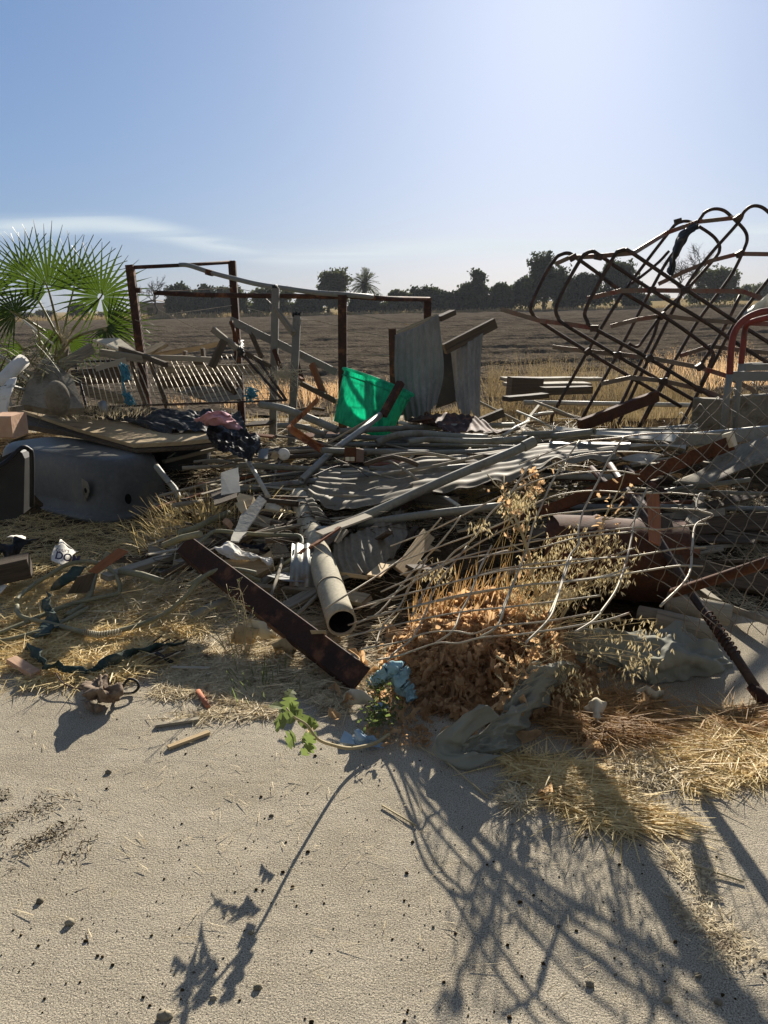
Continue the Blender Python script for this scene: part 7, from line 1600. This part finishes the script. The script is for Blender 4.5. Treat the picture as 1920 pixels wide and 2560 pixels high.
for nm, lb, ct, mt, gp, r0_, r1_, l0, l1, n_ in KIND:
    for i in range(n_):
        x, y = heap_xy(); L = r.uniform(l0, l1); a = r.gauss(0, .75) if r.random() < .7 else r.uniform(0, 3.14); e = r.gauss(.03, .16)
        c = Vector((x, y, gz(x, y) + r.uniform(.01, .17) + (.12 if y > 5 else 0))); d = Vector((math.cos(a) * math.cos(e), math.sin(a) * math.cos(e), math.sin(e)))
        P_ = [c - d * L / 2, c + Vector((r.gauss(0, .02), r.gauss(0, .02), r.gauss(.01, .02))), c + d * L / 2]
        for q in P_: q.z = max(q.z, gz(q.x, q.y) + .005)
        m = MB(); rd = r.uniform(r0_, r1_)
        if nm == 'lath': m.sweep(P_, [(-rd * 2, -rd * .4), (rd * 2, -rd * .4), (rd * 2, rd * .4), (-rd * 2, rd * .4)], twist=r.uniform(-.5, .5))
        elif nm == 'wire': m.tube(catmull(P_, 4), rd, seg=5)
        else: m.tube(catmull(P_, 2), rd, seg=6)
        mk(nm, m, M[mt], label=lb, cat=ct, group=gp)
for i in range(26):      # long pipes and bars pressed flat across the middle and right of the heap
    x, y = r.uniform(-.4, 2.3), r.uniform(4.7, 6.6); L = r.uniform(.9, 2.2); a = r.gauss(.12, .28); rd = r.uniform(.012, .024)
    c = Vector((x, y, gz(x, y) + .10 + r.uniform(0, .22) * sstep(4.6, 5.6, y))); d = Vector((math.cos(a), math.sin(a), r.gauss(0, .05)))
    mt = r.choice(['pvc', 'pvc', 'rust', 'rust_dark', 'greypaint']); m = MB(); m.tube([c - d * L / 2, c + Vector((0, 0, .01)), c + d * L / 2], rd, seg=10)
    nm_ = {'pvc': 'grey pipe', 'rust': 'rusty bar', 'rust_dark': 'rusty bar', 'greypaint': 'grey bar'}[mt]
    mk(nm_.replace(' ', '_'), m, M[mt], label='long dull %s pressed flat in the tangle under the long roof sheet' % nm_, cat=nm_.split()[1], group='long dull %ss pressed in the tangle' % nm_)
for i in range(26):      # darker scrap on the ground under the right of the wire fence
    x, y = r.uniform(1.0, 2.5), r.uniform(3.9, 5.2); L = r.uniform(.3, 1.0); a = r.gauss(.1, .7); w_ = r.uniform(.04, .12)
    c = Vector((x, y, gz(x, y) + r.uniform(.02, .2))); d = Vector((math.cos(a), math.sin(a), r.gauss(0, .15)))
    mt = r.choice(['wood_dark', 'wood_dark', 'wood_grey']); m = MB(); m.beam(c - d * L / 2, c + d * L / 2, w_, r.uniform(.01, .04), up=Vector((r.gauss(0, .5), r.gauss(0, .5), 1)), rough=.012, seed=i)
    nm_ = {'wood_dark': 'dark', 'wood_grey': 'grey'}[mt]
    mk('timber_scrap', m, M[mt], label='%s timber scrap lying behind the right end of the wire fence' % nm_, cat='timber', group='%s timber scraps behind the right of the wire fence' % nm_)
for i in range(64):
    x, y = heap_xy(); L = r.uniform(.25, .9); a = r.gauss(0, .8); e = r.gauss(0, .14); w_ = r.uniform(.04, .13)
    c = Vector((x, y, gz(x, y) + r.uniform(.0, .12) + (.1 if y > 5 else 0))); d = Vector((math.cos(a) * math.cos(e), math.sin(a) * math.cos(e), math.sin(e)))
    mt = r.choice(['wood_grey', 'wood_dark', 'wood_dark', 'wood_grey', 'wood_red']); m = MB(); m.beam(c - d * L / 2, c + d * L / 2, w_, r.uniform(.01, .035), up=Vector((r.gauss(0, .35), r.gauss(0, .35), 1)), rough=.01, seed=i)
    mk('broken_board', m, M[mt], label={'wood_grey': 'broken grey board half buried in the jumbled scrap', 'wood_dark': 'broken dark board half buried in the jumbled scrap', 'wood_red': 'broken reddish board half buried in the jumbled scrap'}[mt], cat='board', group={'wood_grey': 'broken grey boards in the heap', 'wood_dark': 'broken dark boards in the heap', 'wood_red': 'broken reddish boards in the heap'}[mt])
def left_xy():
    while True:
        x, y = r.uniform(-1.45, .35), r.uniform(3.9, 6.0)
        if y > front_y(x) + .6 + max(0, x) * .8: return x, y
for i in range(120):
    x, y = left_xy(); L = r.uniform(.2, .75); a = r.gauss(.2, 1.0); e = r.gauss(.05, .2); w_ = r.uniform(.03, .11)
    c = Vector((x, y, gz(x, y) + r.uniform(.02, .13))); d = Vector((math.cos(a) * math.cos(e), math.sin(a) * math.cos(e), math.sin(e)))
    mt = r.choice(['wood_grey', 'wood_dark', 'wood_dark', 'wood_tan']); m = MB(); m.beam(c - d * L / 2, c + d * L / 2, w_, r.uniform(.008, .025), up=Vector((r.gauss(0, .6), r.gauss(0, .6), 1)), rough=.012, seed=i)
    nm_ = {'wood_grey': 'grey', 'wood_dark': 'dark', 'wood_tan': 'tan'}[mt]
    mk('wood_scrap', m, M[mt], label='small %s wood scrap in the jumble between the bathtub and the cement pipe' % nm_, cat='wood scrap', group='small %s wood scraps left of the cement pipe' % nm_)
for i in range(46):
    x, y = heap_xy(); s = r.uniform(.04, .13); c = Vector((x, y, gz(x, y) + r.uniform(.01, .10)))
    n = Vector((r.gauss(0, .5), r.gauss(0, .5), 1)).normalized(); a_ = n.orthogonal().normalized(); b_ = n.cross(a_); k = r.randint(4, 6)
    m = MB(); m.plate([c + (a_ * math.cos(q) + b_ * math.sin(q)) * s * r.uniform(.6, 1.2) for q in [j * math.tau / k for j in range(k)]], r.uniform(.003, .012), nrm=n)
    mt, lb = r.choice([('paper', 'pale paper scrap tucked in the jumbled heap'), ('card', 'brown card scrap tucked in the jumbled heap'), ('galv', 'grey metal scrap tucked in the jumbled heap'), ('greypaint', 'dark sheet scrap tucked in the jumbled heap')])
    mk('scrap', m, M[mt], label=lb, cat='scrap', group=lb.split(' tucked')[0] + 's')
